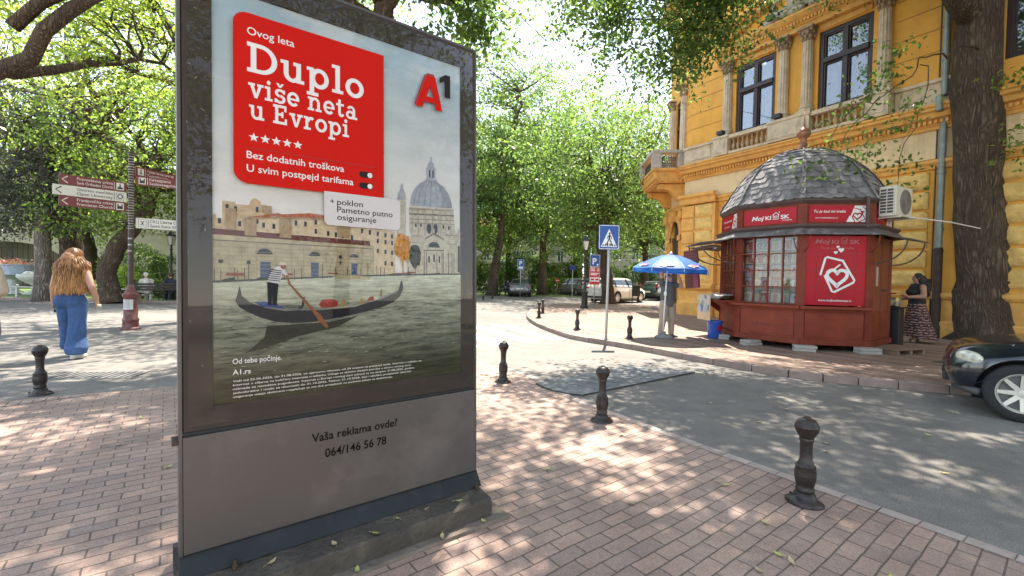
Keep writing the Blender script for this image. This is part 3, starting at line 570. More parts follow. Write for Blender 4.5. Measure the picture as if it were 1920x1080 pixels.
# ============================================================ CORNER BUILDING  (local x runs along the street front away from us, y out of the wall, z up)
U0 = Vector((11.532, 12.255, 0)); BLD = thing('corner_building', 'ochre yellow corner palace with tall windows, columns and a stone balcony', 'building', U0)
BLD.matrix_world = Matrix(((-.507, -.862, 0, U0.x), (.862, -.507, 0, U0.y), (0, 0, 1, .1), (0, 0, 0, 1)))
M_OCH = mat('ochre_render', (.78, .395, .07), .9, .16, 1.3, .25, 30, stain=((.52, .29, .09), 1.7, .5, .22))
M_OCH2 = mat('ochre_trim', (.72, .38, .10), .9, .2, 2.5, .3, 30, stain=((.36, .21, .09), 3, .7, .3))
M_CREAM = mat('cream_frieze', (.72, .55, .32), .9, .12, 1.8, .3, 20, stain=((.45, .33, .20), 2.4, .8, .2))
M_STONE = mat('weathered_stone', (.62, .51, .36), .88, .22, 3.5, .5, 35, stain=((.28, .20, .13), 4, .8, .35))
M_RUST = mat('rock_faced_stone', (.74, .49, .16), .95, .25, 5, 1.0, 9, stain=((.50, .33, .12), 6, .6))
M_WOOD = mat('dark_window_wood', (.040, .022, .022), .45, .3, 5, .2, 40)
M_DOOR = mat('old_door_wood', (.085, .045, .032), .55, .35, 6, .3, 30)
M_PANE = None
def pane_mat():
    m, t, b = nodemat('window_pane'); b.inputs['Base Color'].default_value = (.03, .04, .045, 1); b.inputs['Roughness'].default_value = .03; b.inputs['Specular IOR Level'].default_value = 1.0; b.inputs['IOR'].default_value = 1.75
    tc = t.nodes.new('ShaderNodeTexCoord'); n = t.nodes.new('ShaderNodeTexNoise'); n.inputs['Scale'].default_value = 1.1; bp = t.nodes.new('ShaderNodeBump'); bp.inputs['Strength'].default_value = .05; bp.inputs['Distance'].default_value = .1
    t.links.new(tc.outputs['Object'], n.inputs['Vector']); t.links.new(n.outputs['Fac'], bp.inputs['Height']); t.links.new(bp.outputs[0], b.inputs['Normal']); return m
M_PANE = pane_mat(); M_CURT = mat('curtain', (.42, .40, .36), .9, .2, 9)
ROOFZ = 14.2
wins = [(1.72, 3.22), (4.62, 6.12)]; wz0, wz1 = 7.02, 9.62
def wall_grid(mb, u0, u1, v0, v1, holes, w0, w1):
    us = sorted({u0, u1, *[h[0] for h in holes], *[h[1] for h in holes]}); vs = sorted({v0, v1, *[h[2] for h in holes], *[h[3] for h in holes]})
    for a, b in zip(us, us[1:]):
        for c, d in zip(vs, vs[1:]):
            if not any(h[0] <= a and b <= h[1] and h[2] <= c and d <= h[3] for h in holes): mb.box(a, b, w0, w1, c, d)
mb = MB(); rw = (-2.75, -1.05)
wall_grid(mb, -12, 8.2, 0, ROOFZ, [(a, b, wz0, wz1) for a, b in wins + [rw]] + [(-6, -4.4, wz0, wz1)] + [(2.0, 3.7, 1.2, 4.3), (4.4, 6.1, 1.2, 4.3)], -.45, 0)
CH = Matrix.Translation((8.2, 0, 0)) @ Matrix.Rotation(R(-35), 4, 'Z'); CW = 3.2
mb.T = CH; wall_grid(mb, 0, CW, 0, ROOFZ, [(1.02, 2.42, .35, 4.15), (.85, 2.15, wz0 - .6, wz1)], -.45, 0)
SIDE = CH @ Matrix.Translation((CW, 0, 0)) @ Matrix.Rotation(R(-50), 4, 'Z'); mb.T = SIDE; mb.box(0, 14, -.45, 0, 0, ROOFZ); mb.T = Matrix.Identity(4)
mb.box(-12, 8.0, -6, -5.8, 0, ROOFZ); mb.poly([(-12, -5.8, ROOFZ - .02), (8.2, -.45, ROOFZ - .02), (8.2, -5.8, ROOFZ - .02)][::-1])
for z in (8.3, 8.9): pass
mb.build('wall', M_OCH, BLD)
# shallow plaster joints of the upper wall
mb = MB()
for z in (7.75, 8.35, 8.95, 9.5):
    for a, b in ((6.62, 8.18), (.05, 1.15), (-.9, -.05)): mb.box(a, b, .0, .006, z, z + .025)
mb.T = CH
for z in (7.75, 8.35, 8.95, 9.5): mb.box(.02, .5, 0, .006, z, z + .025); mb.box(2.6, 3.18, 0, .006, z, z + .025)
mb.build('plaster_joints', mat('joint_shade', (.40, .20, .05), .95), BLD)
def profile_run(mb, prof, u0, u1):
    """moulding: (out, v) outline swept along x"""
    mb.prism(prof, u0, u1, 'x')
COR = [(0, 5.62), (.10, 5.62), (.12, 5.70), (.16, 5.72), (.16, 5.86), (.30, 5.90), (.34, 6.02), (.42, 6.06), (.42, 6.14), (.46, 6.16), (.46, 6.22), (0, 6.26)]
def run_all(name, m, fn):
    mb = MB(); fn(mb, -12, 8.2 + .12); mb.T = CH; fn(mb, -.0, CW); mb.T = SIDE; fn(mb, 0, 14); return mb.build(name, m, BLD)
def cor(mb, a, b):
    mb.prism(COR, a, b, 'x')
    k = int((b - a) / .115)
    for i in range(k): u = a + (i + .25) * .115; mb.box(u, u + .062, .158, .24, 5.755, 5.855)
run_all('main_cornice', M_OCH2, cor)
run_all('frieze', M_CREAM, lambda mb, a, b: mb.box(a, b, 0, .035, 4.85, 5.618))
run_all('string_course', M_OCH2, lambda mb, a, b: mb.prism([(0, 4.55), (.07, 4.57), (.10, 4.66), (.16, 4.72), (.16, 4.80), (0, 4.848)], a, b, 'x'))
def base(mb, a, b): mb.prism([(0, 0), (.16, 0), (.16, .42), (.13, .46), (.07, .48), (.07, 1.02), (.12, 1.05), (.16, 1.12), (.16, 1.2), (.05, 1.26), (0, 1.26)], a, b, 'x')
mb = MB(); base(mb, -12, 6.72); mb.T = CH; base(mb, .0, .7); base(mb, 2.72, CW); mb.T = SIDE; base(mb, 0, 14); mb.build('plinth', M_OCH2, BLD)
# rock-faced pier blocks
def rust(mb, u0, u1, v0, v1, out, seed):
    r = np.random.default_rng(seed); nu, nv = max(6, int((u1 - u0) / .07)), max(5, int((v1 - v0) / .07)); vs = []; fs = []
    H = r.uniform(-.035, .05, (nv + 1, nu + 1)); 
    for j in range(nv + 1):
        for i in range(nu + 1):
            e = i in (0, nu) or j in (0, nv); vs.append((u0 + (u1 - u0) * i / nu, (out if not e else out - .06) + (H[j, i] if not e else 0), v0 + (v1 - v0) * j / nv))
    for j in range(nv):
        for i in range(nu): a = j * (nu + 1) + i; fs.append((a, a + nu + 1, a + nu + 2, a + 1))
    mb.add(vs, fs); mb.box(u0, u1, 0.001, out - .06, v0, v1)
mb = MB()
for k in range(6):
    v = 1.36 + k * .535
    rust(mb, .28, 1.42, v, v + .46, .13, k)
mb.build('rusticated_pier', M_RUST, BLD, smooth=True); mb = MB()
for k in range(6): v = 1.36 + k * .535; rust(mb, 6.84, 7.62, v, v + .46, .30, 20 + k)
mb.build('rusticated_pier', M_RUST, BLD, smooth=True); mb = MB()
for k in range(6): v = 1.36 + k * .535; rust(mb, -1.9, -.35, v, v + .46, .10, 40 + k)
mb.build('rusticated_pier', M_RUST, BLD, smooth=True); mb = MB(); mb.T = CH
for k in range(6):
    v = 1.36 + k * .535; rust(mb, 2.78, 3.16, v, v + .46, .12, 60 + k)
mb.build('rusticated_pier', M_RUST, BLD, smooth=True)
# corner pier: projecting block with base mouldings and studded cap
mb = MB(); mb.box(6.72, 8.28, 0.001, .22, 0, 4.52); mb.prism([(0.22, 0), (.42, 0), (.42, .5), (.36, .56), (.32, .6), (.32, 1.0), (.40, 1.06), (.46, 1.12), (.46, 1.2), (.36, 1.26), (.30, 1.34), (.22, 1.36)], 6.66, 8.28, 'x')
for k in range(6): v = 1.36 + k * .535; mb.box(7.66, 8.26, .222, .27, v, v + .47, .03)
mb.prism([(.22, 4.56), (.30, 4.58), (.34, 4.66), (.34, 4.78), (.44, 4.86), (.44, 4.96), (.22, 5.0)], 6.68, 8.36, 'x')
for k in range(4): mb.ball((6.98 + k * .4, .235, 4.40), (.06, .05, .06), 8, 6)
mb.build('corner_pier', M_OCH2, BLD)
# ground floor arched windows with medallions between the arches
for (a, b) in ((2.0, 3.7), (4.4, 6.1)):
    mb = MB(); c = (a + b) / 2; r = (b - a) / 2
    ring = [(c - (r + .28) * math.cos(PI * k / 16), 3.5 + (r + .28) * math.sin(PI * k / 16)) for k in range(17)] + [(c + (r + .02) * math.cos(PI * k / 16), 3.5 + (r + .02) * math.sin(PI * k / 16)) for k in range(17)]
    n = 17
    mb.prism(ring, .002, .11, 'y'); mb.box(a - .28, a, .002, .11, 1.28, 3.49); mb.box(b, b + .28, .002, .11, 1.28, 3.49); mb.prism([(c - .14, 4.3), (c + .14, 4.3), (c + .18, 4.7), (c - .18, 4.7)], .112, .2, 'y')
    wn = mb.build('arched_window', M_OCH2, BLD)
    f = MB(); f.box(a, a + .09, -.22, -.12, 1.2, 4.3); f.box(b - .09, b, -.22, -.12, 1.2, 4.3); f.box(c - .05, c + .05, -.22, -.12, 1.2, 4.3); f.box(a + .09, b - .09, -.218, -.118, 3.4, 3.5); f.build('frame', M_WOOD, wn)
    MB().box(a, b, -.3, -.25, 1.2, 4.3).build('pane', M_PANE, wn)
def medallion(u, v, r, out=.03):
    mb = MB(); mb.T = Matrix.Translation((u, out, v)) @ Matrix.Rotation(R(-90), 4, 'X')
    mb.lathe([(r, 0), (r, .05), (r * .85, .08), (r * .72, .03), (r * .6, .03), (r * .3, .09), (0, .1)], 0, 0, 24)
    for k in range(8): a = k * PI / 4; mb.ball((r * .48 * math.cos(a), r * .48 * math.sin(a), .05), (r * .17, r * .17, .05), 8, 5)
    mb.build('medallion', M_OCH2, BLD, smooth=True)
for u in (1.72, 4.05, 6.40): medallion(u, 4.28, .24, .0)
# upper windows
def upper_window(T, a, b, z0, z1, curtain=True):
    mb = MB(); mb.T = T; w0, w1 = -.20, -.06
    mb.box(a, a + .12, w0, w1, z0, z1, .01); mb.box(b - .12, b, w0, w1, z0, z1, .01); mb.box(a + .12, b - .12, w0, w1, z1 - .12, z1, .01); mb.box(a + .12, b - .12, w0, w1, z0, z0 + .13, .01)
    zt = z0 + (z1 - z0) * .60; mb.box(a + .12, b - .12, w0, w1 + .05, zt, zt + .15, .015); mb.box((a + b) / 2 - .065, (a + b) / 2 + .065, w0, w1 + .02, z0 + .13, zt, .01); mb.box((a + b) / 2 - .065, (a + b) / 2 + .065, w0, w1 + .02, zt + .15, z1 - .12, .01)
    for (x0, x1) in ((a + .12, (a + b) / 2 - .065), ((a + b) / 2 + .065, b - .12)):
        for (y0, y1) in ((z0 + .13, zt), (zt + .15, z1 - .12)):
            mb.box(x0, x0 + .045, w0 + .03, w1 - .03, y0, y1); mb.box(x1 - .045, x1, w0 + .03, w1 - .03, y0, y1); mb.box(x0 + .045, x1 - .045, w0 + .03, w1 - .03, y1 - .045, y1); mb.box(x0 + .045, x1 - .045, w0 + .03, w1 - .03, y0, y0 + .045)
    wn = mb.build('window', M_WOOD, BLD)
    mb = MB(); mb.T = T; mb.box(a + .1, b - .1, -.158, -.150, z0 + .1, z1 - .1); mb.build('pane', M_PANE_T, wn)
    if curtain:
        mb = MB(); mb.T = T
        for (x0, x1) in ((a + .02, a + .55), (b - .42, b - .02)):
            n = 14; vs = []; 
            for i in range(n + 1):
                t = i / n; x = x0 + (x1 - x0) * t; y = -.34 + .035 * math.sin(t * 26); vs += [(x, y, z0), (x, y, z1)]
            mb.add(vs, [(2 * i, 2 * i + 2, 2 * i + 3, 2 * i + 1) for i in range(n)])
        mb.build('curtain', M_CURT, wn, smooth=True)
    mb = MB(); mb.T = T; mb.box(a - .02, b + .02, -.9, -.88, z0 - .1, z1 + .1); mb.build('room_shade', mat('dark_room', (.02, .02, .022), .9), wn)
M_PANE_T = glassmat('clear_pane', (.7, .75, .78), 3.6)
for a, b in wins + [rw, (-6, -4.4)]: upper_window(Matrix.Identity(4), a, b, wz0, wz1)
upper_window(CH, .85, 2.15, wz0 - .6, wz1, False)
# fluted half columns with leafy capitals
def column(T, u, z0=7.02, z1=9.85, out=.02):
    mb = MB(); mb.T = T @ Matrix.Translation((u, out, 0)); n = 48; prof = []
    for (r, z) in ((.165, z0 + .28), (.168, z0 + 1.0), (.150, z1 - .42)): prof.append((r, z))
    vs = []; fs = []
    for r, z in prof:
        for i in range(n): a = 2 * PI * i / n; q = r * (1 - .10 * (i % 4 in (1, 2)) ); vs.append((q * math.cos(a), q * math.sin(a) + .06, z))
    for j in range(2):
        for i in range(n): b = (i + 1) % n; fs.append((j * n + i, j * n + b, (j + 1) * n + b, (j + 1) * n + i))
    mb.add(vs, fs)
    mb.lathe([(.22, z0 + .1), (.22, z0 + .14), (.19, z0 + .17), (.215, z0 + .20), (.215, z0 + .24), (.17, z0 + .28)], 0, .06, 24); mb.box(-.24, .24, -.02, .30, z0 - .02, z0 + .1, .01)
    c = mb.build('column', M_STONE, BLD)
    mb = MB(); mb.T = T @ Matrix.Translation((u, out, 0)); zc = z1 - .42
    mb.lathe([(.152, zc), (.175, zc + .02), (.152, zc + .04), (.16, zc + .15), (.2, zc + .3), (.24, zc + .34)], 0, .06, 20)
    for ring, (zz, rr) in enumerate(((zc + .12, .18), (zc + .24, .21))):
        for k in range(8): a = k * PI / 4 + ring * .39; mb.ball((rr * math.cos(a), .06 + rr * math.sin(a), zz), (.05, .05, .075), 7, 5)
    for a in (R(45), R(135), R(225), R(315)): mb.ball((.25 * math.cos(a), .06 + .25 * math.sin(a), zc + .32), .06, 8, 6)
    mb.box(-.25, .25, -.01, .32, zc + .36, zc + .43, .01); mb.build('capital', M_CAP, c)
M_CAP = mat('capital_stone', (.36, .25, .16), .9, .35, 9, .6, 30)
for u in (1.40, 3.52, 4.30, 6.42): column(Matrix.Identity(4), u)
column(CH, .60, 6.6); column(CH, 2.40, 6.6)
# balustrade zone below the windows
def baluster(mb, u, o, z0, z1): 
    h = z1 - z0; mb.lathe([(.055, z0), (.055, z0 + .06 * h), (.035, z0 + .1 * h), (.05, z0 + .2 * h), (.075, z0 + .36 * h), (.06, z0 + .5 * h), (.032, z0 + .68 * h), (.032, z0 + .74 * h), (.05, z0 + .78 * h), (.032, z0 + .84 * h), (.055, z0 + .93 * h), (.055, z1)], u, o, 10)
for a, b in wins:
    n = 8; mb = MB(); b2 = MB()
    for i in range(n): baluster(b2, a + .02 + (b - a - .04) * (i + .5) / n, .22, 6.36, 6.84)
    mb.box(a - .02, b + .02, .04, .40, 6.84, 6.98, .02); mb.box(a - .02, b + .02, .06, .38, 6.262, 6.36, .01)
    ra = mb.build('balustrade', M_STONE, BLD); b2.build('balusters', mat('baluster_stone', (.46, .32, .20), .9, .25, 6, .4, 30), ra, smooth=True)
for a, b in ((1.12, 1.70), (3.24, 4.60), (6.14, 6.75)): mb = MB(); mb.box(a, b, .002, .44, 6.262, 6.90, .012); mb.box(a - .03, b + .03, .002, .47, 6.902, 7.0, .015); mb.box(a + .1, b - .1, .442, .46, 6.36, 6.80, .01); mb.build('pedestal', M_STONE, BLD)
mb = MB(); mb.box(6.77, 8.28, .002, .2, 6.262, 6.88, .01); mb.box(6.78, 8.30, .002, .26, 6.882, 6.98, .015); mb.box(7.0, 7.9, .202, .225, 6.38, 6.78, .01)
mb.build('parapet_panel', M_STONE, BLD); mb = MB(); mb.box(-.95, 1.1, .002, .10, 6.262, 6.88, .01); mb.box(-.95, 1.1, .002, .16, 6.882, 6.98, .01)
mb.build('parapet_panel', M_STONE, BLD)
# entablature and broken pediment over the pair of windows
def ent(mb, a, b, k=0):
    mb.prism([(0, 9.86), (.20, 9.86), (.20, 10.0), (.26, 10.04), (.26, 10.2), (.34, 10.26), (.42, 10.36), (.42, 10.42), (0, 10.46)], a, b, 'x')
    n = int((b - a) / .11)
    for i in range(n): u = a + (i + .3) * .11; mb.box(u, u + .06, .258, .32, 10.08, 10.17)
mb = MB(); ent(mb, .95, 6.85); mb.build('entablature', M_OCH2, BLD)
mb = MB()
for a, b in ((1.75, 3.2), (4.65, 6.1)): mb = MB(); mb.box(a, b, .002, .05, 9.66, 9.84, .01); mb.build('window_head', M_OCH2, BLD)
def raking(mb, ua, za, ub, zb):
    for (o0, o1, dz, t) in ((.0, .22, 0, .16), (.0, .34, .16, .10), (.0, .44, .26, .10)):
        pts = [(ua, za + dz), (ub, zb + dz), (ub, zb + dz + t), (ua, za + dz + t)]; mb.prism(pts, o0 + .002, o1, 'y')
    n = int(abs(ub - ua) / .12)
    for i in range(n): t = (i + .4) / n; u = ua + (ub - ua) * t; z = za + (zb - za) * t; mb.box(u - .03, u + .03, .22, .30, z + .04, z + .13)
mb = MB(); raking(mb, 6.75, 10.47, 4.75, 11.35); mb.build('half_pediment', M_OCH2, BLD); mb = MB(); raking(mb, 1.05, 10.47, 3.05, 11.35); mb.build('half_pediment', M_OCH2, BLD)
mb = MB()
for sx in (-1, 1):
    pts = [(3.9 + sx * (.25 + .5 * t + .22 * math.cos(t * 9)), .14, 10.55 + .9 * t * (1 - .35 * t) + .18 * math.sin(t * 9)) for t in [k / 24 for k in range(25)]]; mb.tube(pts, [.10 - .05 * k / 24 for k in range(25)], 7)
    mb.ball((3.9 + sx * .95, .14, 10.62), (.22, .12, .16), 10, 7); mb.ball((3.9 + sx * .62, .16, 10.72), (.2, .12, .2), 10, 7)
mb.ball((3.9, .16, 11.1), (.34, .16, .42), 12, 8); mb.ball((3.9, .18, 10.62), (.3, .14, .14), 10, 7); mb.lathe([(.1, 11.45), (.16, 11.55), (.05, 11.7), (0, 11.85)], 3.9, .15, 10)
mb.build('carved_ornament', mat('carved_stone', (.42, .36, .27), .9, .3, 6, .6, 25), BLD, smooth=True)
mb = MB(); mb.prism([(0, ROOFZ - .5), (.2, ROOFZ - .5), (.3, ROOFZ - .3), (.6, ROOFZ - .15), (.6, ROOFZ), (0, ROOFZ)], -12, 8.5, 'x'); mb.T = CH; mb.prism([(0, ROOFZ - .5), (.2, ROOFZ - .5), (.3, ROOFZ - .3), (.6, ROOFZ - .15), (.6, ROOFZ), (0, ROOFZ)], 0, CW, 'x'); mb.build('roof_cornice', M_OCH2, BLD)
mb = MB(); mb.box(-12, 8.2, -6, .3, ROOFZ + .002, ROOFZ + .2); mb.build('roof', M_ROOF, BLD)
# floodlights on the pedestals
for u, z, o in ((4.28, 7.0, .42), (6.45, 7.0, .42), (4.6, 10.48, .5)):
    mb = MB(); mb.box(u - .13, u + .13, o - .12, o + .08, z + .05, z + .2, .02); mb.tube([(u, o - .02, z), (u, o - .02, z + .06)], .025, 8); mb.build('floodlight', mat('dark_metal', (.035, .035, .04), .5, .2), BLD)
# doorway on the chamfer
mb = MB(); mb.T = CH; c, r = 1.72, .7
ring = [(c - (r + .3) * math.cos(PI * k / 18), 3.45 + (r + .3) * math.sin(PI * k / 18)) for k in range(19)] + [(c + r * math.cos(PI * k / 18), 3.45 + r * math.sin(PI * k / 18)) for k in range(19)]
mb.prism(ring, .002, .06, 'y'); mb.box(c - r - .3, c - r, .002, .06, .0, 3.2, .01); mb.box(c + r, c + r + .3, .002, .06, .0, 3.2, .01)
for s in (-1, 1): x = c + s * (r + .15); mb.box(x - .2, x + .2, .062, .12, 3.2, 3.44, .02); mb.ball((x, .06, 4.35), (.2, .10, .25), 10, 7)
mb.prism([(c - .14, 4.1), (c + .14, 4.1), (c + .2, 4.54), (c - .2, 4.54)], .062, .2, 'y')
mb.box(2.74, 3.17, .002, .10, 1.3, 4.5); mb.box(2.70, 3.19, .1, .24, 4.1, 4.5, .03)
mb.build('door_surround', M_OCH2, BLD)
mb = MB(); mb.T = CH
for s in (0, 1):
    x0 = c - r + s * r; mb.box(x0 + .02, x0 + r - .02, -.12, -.06, .35, 3.2, .01)
    for (z0, z1) in ((.5, 1.05), (1.15, 1.95), (2.05, 3.05)): mb.box(x0 + .10, x0 + r - .10, -.06, -.04, z0, z1, .015); mb.box(x0 + .18, x0 + r - .18, -.04, -.03, z0 + .1, z1 - .1, .008)
mb.box(c - r, c + r, -.16, -.04, 3.202, 3.42, .02); mb.box(c - .05, c + .05, -.10, -.04, .35, 3.2, .02)
d = mb.build('door', M_DOOR, BLD)
mb = MB(); mb.T = CH
for k in range(9): a = PI * (k + .5) / 9; mb.tube([(c, -.09, 3.44), (c + .66 * math.cos(a), -.09, 3.44 + .66 * math.sin(a))], .014, 5)
for q in (.22, .46): mb.tube([(c + q * math.cos(PI * k / 16), -.09, 3.44 + q * math.sin(PI * k / 16)) for k in range(17)], .014, 5)
mb.build('fanlight_grille', mat('black_iron', (.02, .02, .022), .5, .2), d)
mb = MB(); mb.T = CH; mb.box(c - r, c + r, -.22, -.18, 3.42, 4.14); mb.build('pane', M_PANE, d)
mb = MB(); mb.T = CH; mb.box(c - .95, c + .95, .0, .75, .0, .16, .02); mb.box(c - .8, c + .8, -.3, .42, .162, .33, .02); mb.build('doorstep', mat('grey_step', (.26, .235, .22), .85, .2, 5, .4, 40), BLD)
# balcony on carved brackets
mb = MB(); mb.T = CH; B0, B1, BO = .22, 2.98, 1.40
mb.prism([(0, 5.62), (BO - .25, 5.62), (BO - .2, 5.75), (BO - .08, 5.8), (BO - .05, 5.95), (BO, 6.0), (BO, 6.12), (0, 6.12)], B0 + .05, B1 - .05, 'x')
mb.box(B0 - .04, B1 + .04, .0, BO + .05, 6.122, 6.24, .02)
for i in range(21): x = B0 + .15 + i * .12; mb.box(x, x + .065, BO - .21, BO - .13, 5.66, 5.74)
for i in range(8): y = .2 + i * .12; mb.box(B0 - .03, B0 + .048, y, y + .065, 5.66, 5.74)
mb.build('balcony_slab', M_OCH2, BLD)
for x in (B0 + .35, B1 - .35):
    mb = MB(); mb.T = CH; pr = [(.0, 4.86), (.25, 4.9), (.42, 5.05), (.6, 5.28), (.9, 5.4), (1.08, 5.42), (1.12, 5.58), (0, 5.6)]; mb.prism(pr, x - .16, x + .16, 'x')
    for (y, z, r) in ((.22, 5.06, .17), (1.0, 5.48, .12)): mb.T = CH @ Matrix.Translation((x, y, z)) @ Matrix.Rotation(R(90), 4, 'Y'); mb.lathe([(r, -.2), (r, .2)], 0, 0, 16); mb.lathe([(r * .45, -.235), (r * .45, .235)], 0, 0, 12); mb.T = CH
    mb.build('bracket', M_OCH2, BLD)
mb = MB(); mb.T = CH; zt = 7.02
for (x, y) in ((B0 + .16, BO - .14), (B1 - .16, BO - .14), (B0 + .16, .2), (B1 - .16, .2)): mb.box(x - .19, x + .19, y - .18, y + .18, 6.242, zt - .14, .015); mb.box(x - .12, x + .12, y - .2, y + .2, 6.36, zt - .28, .01)
mb.box(B0 - .05, B1 + .05, BO - .34, BO + .07, zt - .138, zt, .02); mb.box(B0 - .05, B0 + .37, .002, BO - .342, zt - .136, zt - .002, .02); mb.box(B1 - .37, B1 + .05, .002, BO - .342, zt - .136, zt - .002, .02)
mb.build('balcony_parapet', mat('grey_stone', (.47, .42, .36), .88, .22, 5, .5, 35, stain=((.2, .18, .16), 4, .7)), BLD)
mb = MB(); mb.T = CH
def scroll(mb, p0, p1):
    n = 9
    for i in range(n + 1):
        t = i / n; q = Vector(p0).lerp(Vector(p1), t); mb.tube([q + Vector((0, 0, .05)), q + Vector((0, 0, .58))], .012, 5)
    for i in range(n):
        a = Vector(p0).lerp(Vector(p1), (i + .5) / n); d = (Vector(p1) - Vector(p0)).normalized()
        for zc in (.18, .42): mb.tube([a + d * .075 * math.cos(k * PI / 6) + Vector((0, 0, zc + .09 * math.sin(k * PI / 6))) for k in range(13)], .010, 4, caps=False)
scroll(mb, (B0 + .36, BO - .14, 6.24), (B1 - .36, BO - .14, 6.24)); scroll(mb, (B0 + .16, .4, 6.24), (B0 + .16, BO - .34, 6.24)); scroll(mb, (B1 - .16, .4, 6.24), (B1 - .16, BO - .34, 6.24))
mb.build('balcony_ironwork', mat('black_iron', (.02, .02, .022), .5, .2), BLD)
# drainpipe
mb = MB(); mb.tube([(.0, .13, 2.35), (.0, .13, 6.0), (.0, .50, 6.05), (.0, .50, 6.35), (0, .13, 6.5), (0, .13, 13.5)], .075, 12)
for z in (2.9, 4.4, 7.4, 9.2): mb.lathe([(.095, z), (.095, z + .05)], 0, .13, 12)
p = mb.build('drainpipe', mat('zinc', (.25, .29, .27), .5, .25, 4, metal=.3), BLD, smooth=False)
mb = MB(); mb.lathe([(.11, .0), (.11, .3), (.095, .35), (.095, 2.3), (.105, 2.36), (.08, 2.42)], 0, .13, 14); mb.build('cast_iron_foot', mat('brown_iron', (.055, .032, .028), .7, .4, 6), p)
mb = MB(); mb.tube([(.14, .08, .3), (.14, .08, 13)], .02, 6); mb.build('cable', MATS['dark_metal'], p)
# ============================================================ KIOSK  (regular octagon, local front face looks along -y)
KX, KY = 6.82, 10.80
KI = thing('newspaper_kiosk', 'red eight sided newspaper kiosk with a grey shingled dome standing on concrete blocks', 'kiosk', (KX, KY, .1), R(-8.7))
M_KRED = mat('kiosk_red', (.205, .040, .019), .55, .28, 3.0, .25, 50, spec=.22, stain=((.15, .040, .022), 3.5, .55))
M_KRED2 = mat('kiosk_frame_red', (.175, .034, .017), .55, .3, 4, .25, 50, spec=.22, stain=((.12, .04, .03), 5, .5))
M_KDARK = mat('kiosk_brown', (.065, .038, .032), .6, .3, 4, .2, 40)
M_SIGN = flat('sign_red', (.36, .004, .014), .4, spec=.25)
M_WHITE = flat('print_white', (.66, .66, .65), .45)
M_LIP = mat('canopy_tin', (.10, .088, .085), .55, .35, 5, .3, 30, stain=((.30, .29, .28), 4, .8))
AP = 1.70 * math.cos(PI / 8); SD = 1.30; HS = SD / 2
def face(k): return Matrix.Rotation(k * PI / 4, 4, 'Z') @ Matrix(((1, 0, 0, 0), (0, -1, 0, -AP), (0, 0, 1, 0), (0, 0, 0, 1)))     # local: x along the face, y outwards, z up
def fmap(k, dz=0): 
    T = face(k); return lambda u, v, o: tuple(T @ Vector((u, o, v + dz)))
Z0, ZL, ZW, ZC, ZF = .12, .86, .94, 2.36, 2.50     # underside, ledge, sill, canopy, fascia bottom (above the pavement)
ZE = 3.04
mb = MB()   # corner posts + plinth band + lower panels
for k in range(8):
    mb.T = face(k)
    mb.box(-HS + .06, HS - .06, -.06, .0, Z0 + .1, ZL - .02); mb.box(-HS + .10, HS - .10, .002, .012, Z0 + .16, ZL - .08, .006)
mb.build('lower_panel', M_KRED, KI)
mb = MB()
for k in range(8):
    mb.T = Matrix.Rotation(PI / 8 + k * PI / 4, 4, 'Z') @ Matrix.Translation((1.70 - .055, 0, 0)); mb.box(-.06, .06, -.085, .085, Z0, ZE - .02, .012)
    mb.T = face(k); mb.box(-HS - .02, HS + .02, -.05, .055, Z0, Z0 + .115, .015)
mb.build('frame', M_KRED2, KI)
mb = MB()
for k in (-2, -1, 0): mb.T = face(k); mb.box(-HS - .05, HS + .05, -.02, .16, ZL, ZL + .055, .01); mb.box(-HS + .05, HS - .05, -.02, .04, ZL - .05, ZL - .002, .006)
mb.T = Matrix.Identity(4); mb.build('ledge', M_KRED, KI)
mb = MB(); mb.lathe([(0, Z0 + .02), (1.62, Z0 + .02)], 0, 0, 8, PI / 8, PI / 8 + 2 * PI); mb.build('floor', M_KDARK, KI)
# glazed faces: window with 4 x 4 panes; display of magazines stands behind
def glazed(k, nx, ny, name='window'):
    mb = MB(); mb.T = face(k); x0, x1 = -HS + .055, HS - .055
    for i in range(nx + 1): x = x0 + (x1 - x0) * i / nx; mb.box(x - .014, x + .014, -.03, .008, ZW, ZC)
    for j in range(ny + 1): z = ZW + (ZC - ZW) * j / ny; mb.box(x0 + .015, x1 - .015, -.028, .006, z - .011, z + .011)
    o = mb.build(name, M_KRED2, KI); mb = MB(); mb.T = face(k); mb.box(x0, x1, -.02, -.016, ZW, ZC); mb.build('pane', MATS['kiosk_glass'], o); return o
glassmat('kiosk_glass', (.93, .95, .95), .8)
glazed(-1, 4, 4); glazed(-2, 5, 4)
for k in (2, 3, 4, 5): 
    mb = MB(); mb.T = face(k); mb.box(-HS + .06, HS - .06, -.05, .0, ZL + .06, ZC); mb.build('back_panel', M_KRED, KI)
